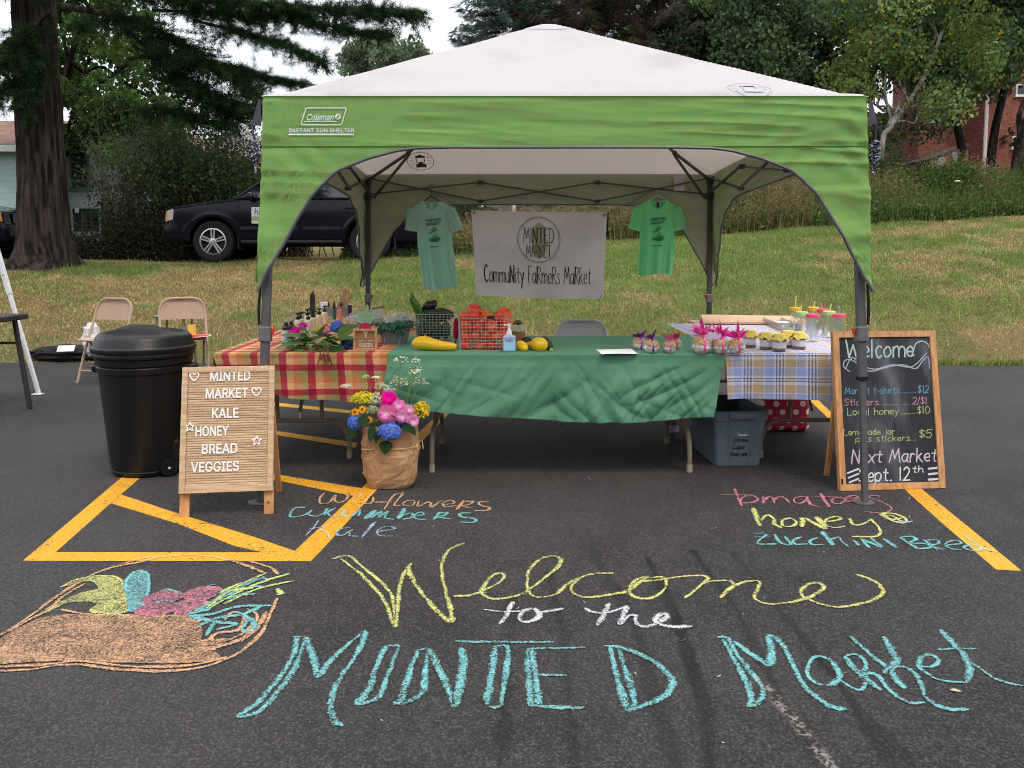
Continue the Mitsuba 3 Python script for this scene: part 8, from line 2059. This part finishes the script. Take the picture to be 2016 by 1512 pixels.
def brick_fn(p, n, uv):
    h = dr.select(dr.abs(n.x) > .7, p.y, p.x); r = dr.floor(p.z / .075); q = h / .215 + .5 * r
    m = smoothstep(0, .10, p.z / .075 - r) * smoothstep(0, .05, q - dr.floor(q))
    return mix((.26, .20, .175), mix((.17, .05, .034), (.27, .092, .062), cell_rand(dr.floor(q), r)), m)
scene['m_brick'] = two({'type': 'principled', 'roughness': .85, 'base_color': proc(brick_fn)})


def window(par, x0, x1, z0, z1, y, panes=(1, 2), fc=(.62, .62, .62), bar_w=.05):
    w = part(par, 'window', cat([box(x1 - x0, .06, bar_w, ((x0 + x1) / 2, y - .03, z)) for z in (z0 + bar_w / 2, z1 - bar_w / 2)] + [box(bar_w, .06, z1 - z0 - 2 * bar_w, (x, y - .03, (z0 + z1) / 2)) for x in (x0 + bar_w / 2, x1 - bar_w / 2)]), 'm_satin', fc, smooth=False)
    nx, nz = panes
    for i in range(nx):
        for j in range(nz):
            a, b = x0 + bar_w + (x1 - x0 - 2 * bar_w) * i / nx, x0 + bar_w + (x1 - x0 - 2 * bar_w) * (i + 1) / nx
            c, d = z0 + bar_w + (z1 - z0 - 2 * bar_w) * j / nz, z0 + bar_w + (z1 - z0 - 2 * bar_w) * (j + 1) / nz
            part(w, 'pane', box(b - a - .02, .012, d - c - .02, ((a + b) / 2, y - .012, (c + d) / 2)), 'm_carglass', smooth=False)
    part(w, 'sill', box(x1 - x0 + .12, .12, .05, ((x0 + x1) / 2, y - .06, z0 - .03)), 'm_satin', fc)
    return w


X_ = lambda px, Y: (px - 1008) / F * Y
Zy = lambda py, Y: yp(1008, py, Y)[2]
k = thing('pale_house', 'pale mint house with brown shingle roof behind the pine trunk at the left', 'house')
Y1 = 21.0
x0, x1 = X_(-420, Y1), X_(100, Y1); ez = Zy(302, Y1)
part(k, 'wall', box(x1 - x0, 7.5, ez - .3, ((x0 + x1) / 2, Y1 + 3.75, (ez + .3) / 2 + .15)), 'm_siding_mint', smooth=False)
part(k, 'fascia', box(x1 - x0 + .5, .05, .16, ((x0 + x1) / 2, Y1 - .42, ez + .08)), 'm_satin', (.58, .62, .63))
rz_ = Zy(238, Y1 + 3.75)
part(k, 'roof', tm([[x0 - .3, Y1 - .45, ez + .17], [x1 + .3, Y1 - .45, ez + .17], [x1 + .3, Y1 + 3.75, rz_], [x0 - .3, Y1 + 3.75, rz_], [x0 - .3, Y1 + 8, ez + .17], [x1 + .3, Y1 + 8, ez + .17]], [[0, 1, 2], [0, 2, 3], [3, 2, 5], [3, 5, 4]]), 'm_shingle', smooth=False)
Y2 = 22.0; a0, a1 = X_(96, Y2), X_(400, Y2); ze, zp = Zy(290, Y2), Zy(222, Y2)
gab = Polygon([(a0, .3), (a1, .3), (a1, ze), ((a0 + a1) / 2, zp), (a0, ze)])
m = prism(gab, 6.0); v = m.vertices; part(k, 'gable_wall', tm(np.stack([v[:, 0], Y2 + 6 - v[:, 2], v[:, 1]], 1), m.faces), 'm_siding_grey', smooth=False)
for s, (ax, az) in ((1, (a0, ze)), (-1, (a1, ze))):
    p_, q_ = np.array([ax - s * .35, 0, az - .22]), np.array([(a0 + a1) / 2, 0, zp + .05])
    part(k, 'gable_roof', tm(np.array([p_ + [0, Y2 - .35, .06], q_ + [0, Y2 - .35, .06], q_ + [0, Y2 + 6, .06], p_ + [0, Y2 + 6, .06]]), [[0, 1, 2], [0, 2, 3]]), 'm_shingle', smooth=False)
    part(k, 'rake_board', bar(p_ + [0, Y2 - .36, -.02], q_ + [0, Y2 - .36, -.02], .04, .17, up=(0, 1, 0)), 'm_satin', (.46, .50, .52))
wz0, wz1 = Zy(460, Y2), Zy(407, Y2)
window(k, X_(147, Y2), X_(206, Y2), wz0, wz1, Y2, (3, 1), (.34, .38, .38))
for a, b in ((130, 145), (208, 222)):
    sh = part(k, 'shutter', box(X_(b, Y2) - X_(a, Y2), .04, wz1 - wz0 + .1, (X_((a + b) / 2, Y2), Y2 - .03, (wz0 + wz1) / 2)), 'm_satin', (.02, .05, .035))
    for i in range(9): part(sh, 'slat', box(X_(b, Y2) - X_(a, Y2) - .05, .02, .035, (X_((a + b) / 2, Y2), Y2 - .058, wz0 + (i + .5) * (wz1 - wz0) / 9)), 'm_satin', (.025, .065, .045))
window(k, X_(150, Y2), X_(186, Y2), Zy(372, Y2), Zy(272, Y2), Y2, (1, 1), (.10, .11, .12), .035)
part(k, 'paper_note', box(.11, .004, .13, (X_(161, Y2), Y2 - .07, Zy(414, Y2))), 'm_matte', (.6, .6, .6))
k = thing('gabled_house', 'grey gabled house far behind the bushes left of the tent', 'house'); Y3 = 34
a0, a1 = X_(405, Y3), X_(528, Y3); m = prism(Polygon([(a0, .5), (a1, .5), (a1, Zy(330, Y3)), (X_(478, Y3), Zy(255, Y3)), (a0, Zy(305, Y3))]), 5); v = m.vertices
part(k, 'wall', tm(np.stack([v[:, 0], Y3 + 5 - v[:, 2], v[:, 1]], 1), m.faces), 'm_siding_white', smooth=False)
for p_, q_ in (((a0 - .3, Zy(309, Y3)), (X_(478, Y3), Zy(254, Y3))), ((a1 + .3, Zy(334, Y3)), (X_(478, Y3), Zy(254, Y3)))):
    P0, P1 = np.array([p_[0], 0, p_[1]]), np.array([q_[0], 0, q_[1]]); part(k, 'roof', tm(np.array([P0 + [0, Y3 - .3, .1], P1 + [0, Y3 - .3, .1], P1 + [0, Y3 + 5, .1], P0 + [0, Y3 + 5, .1]]), [[0, 1, 2], [0, 2, 3]]), 'm_matte', (.20, .20, .21), smooth=False)
    part(k, 'rake_board', bar(P0 + [0, Y3 - .31, 0], P1 + [0, Y3 - .31, 0], .05, .22, up=(0, 1, 0)), 'm_satin', (.5, .5, .52))
window(k, X_(455, Y3), X_(480, Y3), Zy(330, Y3), Zy(296, Y3), Y3, (1, 2))

k = thing('porch_house', 'white house with brick porch pillar seen through the tent above the banner', 'house'); Y4 = 25
g4 = gz(X_(920, Y4), Y4)
part(k, 'wall', box(6.5, 4, 3.2, (X_(985, Y4), Y4 + 2.6, g4 + 1.6)), 'm_siding_white', smooth=False)
pb, pt = Zy(478, Y4 - .6), Zy(395, Y4 - .6)
part(k, 'pillar', box(.27, .27, pt - pb + .6, (X_(913, Y4 - .6), Y4 - .6, (pb + pt) / 2 + .2)), 'm_brick', smooth=False); part(k, 'pillar_cap', box(.33, .33, .06, (X_(913, Y4 - .6), Y4 - .6, Zy(422, Y4 - .6))), 'm_brick', smooth=False)
for px in (948, 1012): part(k, 'post', box(.11, .11, 2.6, (X_(px, Y4 - .6), Y4 - .6, g4 + 1.3)), 'm_satin', (.7, .7, .7))
part(k, 'porch_roof', box(6.8, 1.6, .14, (X_(985, Y4), Y4 - .2, g4 + 2.7)), 'm_satin', (.5, .5, .5))
for a, b in ((930, 944), (960, 984)): window(k, X_(a, Y4), X_(b, Y4), Zy(452, Y4), Zy(405, Y4), Y4 + .59, (1, 2))

k = thing('brick_building', 'red brick apartment building behind the trees at the right', 'building'); Y5 = 33.0
xc = X_(1921, Y5); gB = gz(14, 24) - .2
part(k, 'wall', box(9.0, 8, 9.5, (xc + 4.5, Y5 + 4, gB + 4.75)), 'm_brick', smooth=False)
part(k, 'entrance_wing', box(xc - X_(1797, Y5 + 1.2), 5, Zy(185, Y5) - gB, ((xc + X_(1797, Y5 + 1.2)) / 2 - .01, Y5 + 3.7, (Zy(185, Y5) + gB) / 2)), 'm_brick', smooth=False)
part(k, 'downspout', tube([(xc + .05, Y5 - .08, gB), (xc + .05, Y5 - .08, Zy(180, Y5)), (xc - .05, Y5 - .08, gB + 9.3)], .07, 6), 'm_satin', (.62, .55, .52))
window(k, X_(1977, Y5), X_(2002, Y5), Zy(292, Y5), Zy(268, Y5), Y5, (1, 2)); window(k, X_(2008, Y5), X_(2045, Y5), Zy(292, Y5), Zy(262, Y5), Y5, (2, 2)); window(k, X_(1979, Y5), X_(2034, Y5), Zy(189, Y5), Zy(166, Y5), Y5, (2, 1)); window(k, X_(1978, Y5), X_(2030, Y5), Zy(120, Y5), Zy(85, Y5), Y5, (2, 2))
Y6 = Y5 + 1.2; window(k, X_(1893, Y6), X_(1913, Y6), Zy(274, Y6), Zy(262, Y6), Y6, (1, 1)); window(k, X_(1876, Y6), X_(1898, Y6), Zy(330, Y6), Zy(306, Y6), Y6, (1, 2)); window(k, X_(1815, Y6), X_(1845, Y6), Zy(240, Y6), Zy(205, Y6), Y6, (1, 2))
dr_ = part(k, 'door', box(X_(1848, Y6) - X_(1816, Y6), .08, Zy(310, Y6) - gB, (X_(1832, Y6), Y6 - .05, (Zy(310, Y6) + gB) / 2)), 'm_satin', (.62, .62, .64)); part(dr_, 'side_panel', box(.5, .05, Zy(300, Y6) - gB, (X_(1874, Y6), Y6 - .04, (Zy(300, Y6) + gB) / 2)), 'm_satin', (.5, .5, .52))
part(k, 'porch_pillar', box(.36, .36, Zy(318, Y6 - 1) - gB, (X_(1810, Y6 - 1), Y6 - 1, (Zy(318, Y6 - 1) + gB) / 2)), 'm_brick', smooth=False)
P0, P1 = np.array([X_(1787, Y6 - 1), Y6 - 1.2, Zy(322, Y6 - 1)]), np.array([X_(1862, Y6 - 1), Y6 - 1.2, Zy(292, Y6 - 1)])
part(k, 'porch_roof', bar((P0 + P1) / 2 + (P0 - P1) / 2, P1, 2.2, .10, up=(0, 0, 1)), 'm_matte', (.06, .05, .045))
k = thing('white_house', 'small white house with grey roof left of the brick building', 'house'); Y7 = 44
a0, a1 = X_(1732, Y7), X_(1812, Y7); gW = gz(18, 24)
part(k, 'wall', box(a1 - a0, 4, Zy(330, Y7) - gW, ((a0 + a1) / 2, Y7 + 2, (Zy(330, Y7) + gW) / 2)), 'm_siding_white', smooth=False)
part(k, 'roof', tm([[a0 - .2, Y7 - .3, Zy(330, Y7)], [a1 + .2, Y7 - .3, Zy(330, Y7)], [a1 + .2, Y7 + 2, Zy(308, Y7)], [a0 - .2, Y7 + 2, Zy(308, Y7)], [a1 + .2, Y7 + 4.3, Zy(330, Y7)], [a0 - .2, Y7 + 4.3, Zy(330, Y7)]], [[0, 1, 2], [0, 2, 3], [3, 2, 4], [3, 4, 5]]), 'm_matte', (.19, .195, .21), smooth=False)
part(k, 'gutter', box(a1 - a0 + .4, .1, .12, ((a0 + a1) / 2, Y7 - .34, Zy(331, Y7))), 'm_satin', (.7, .7, .7)); window(k, X_(1765, Y7), X_(1785, Y7), Zy(352, Y7), Zy(338, Y7), Y7, (1, 1))
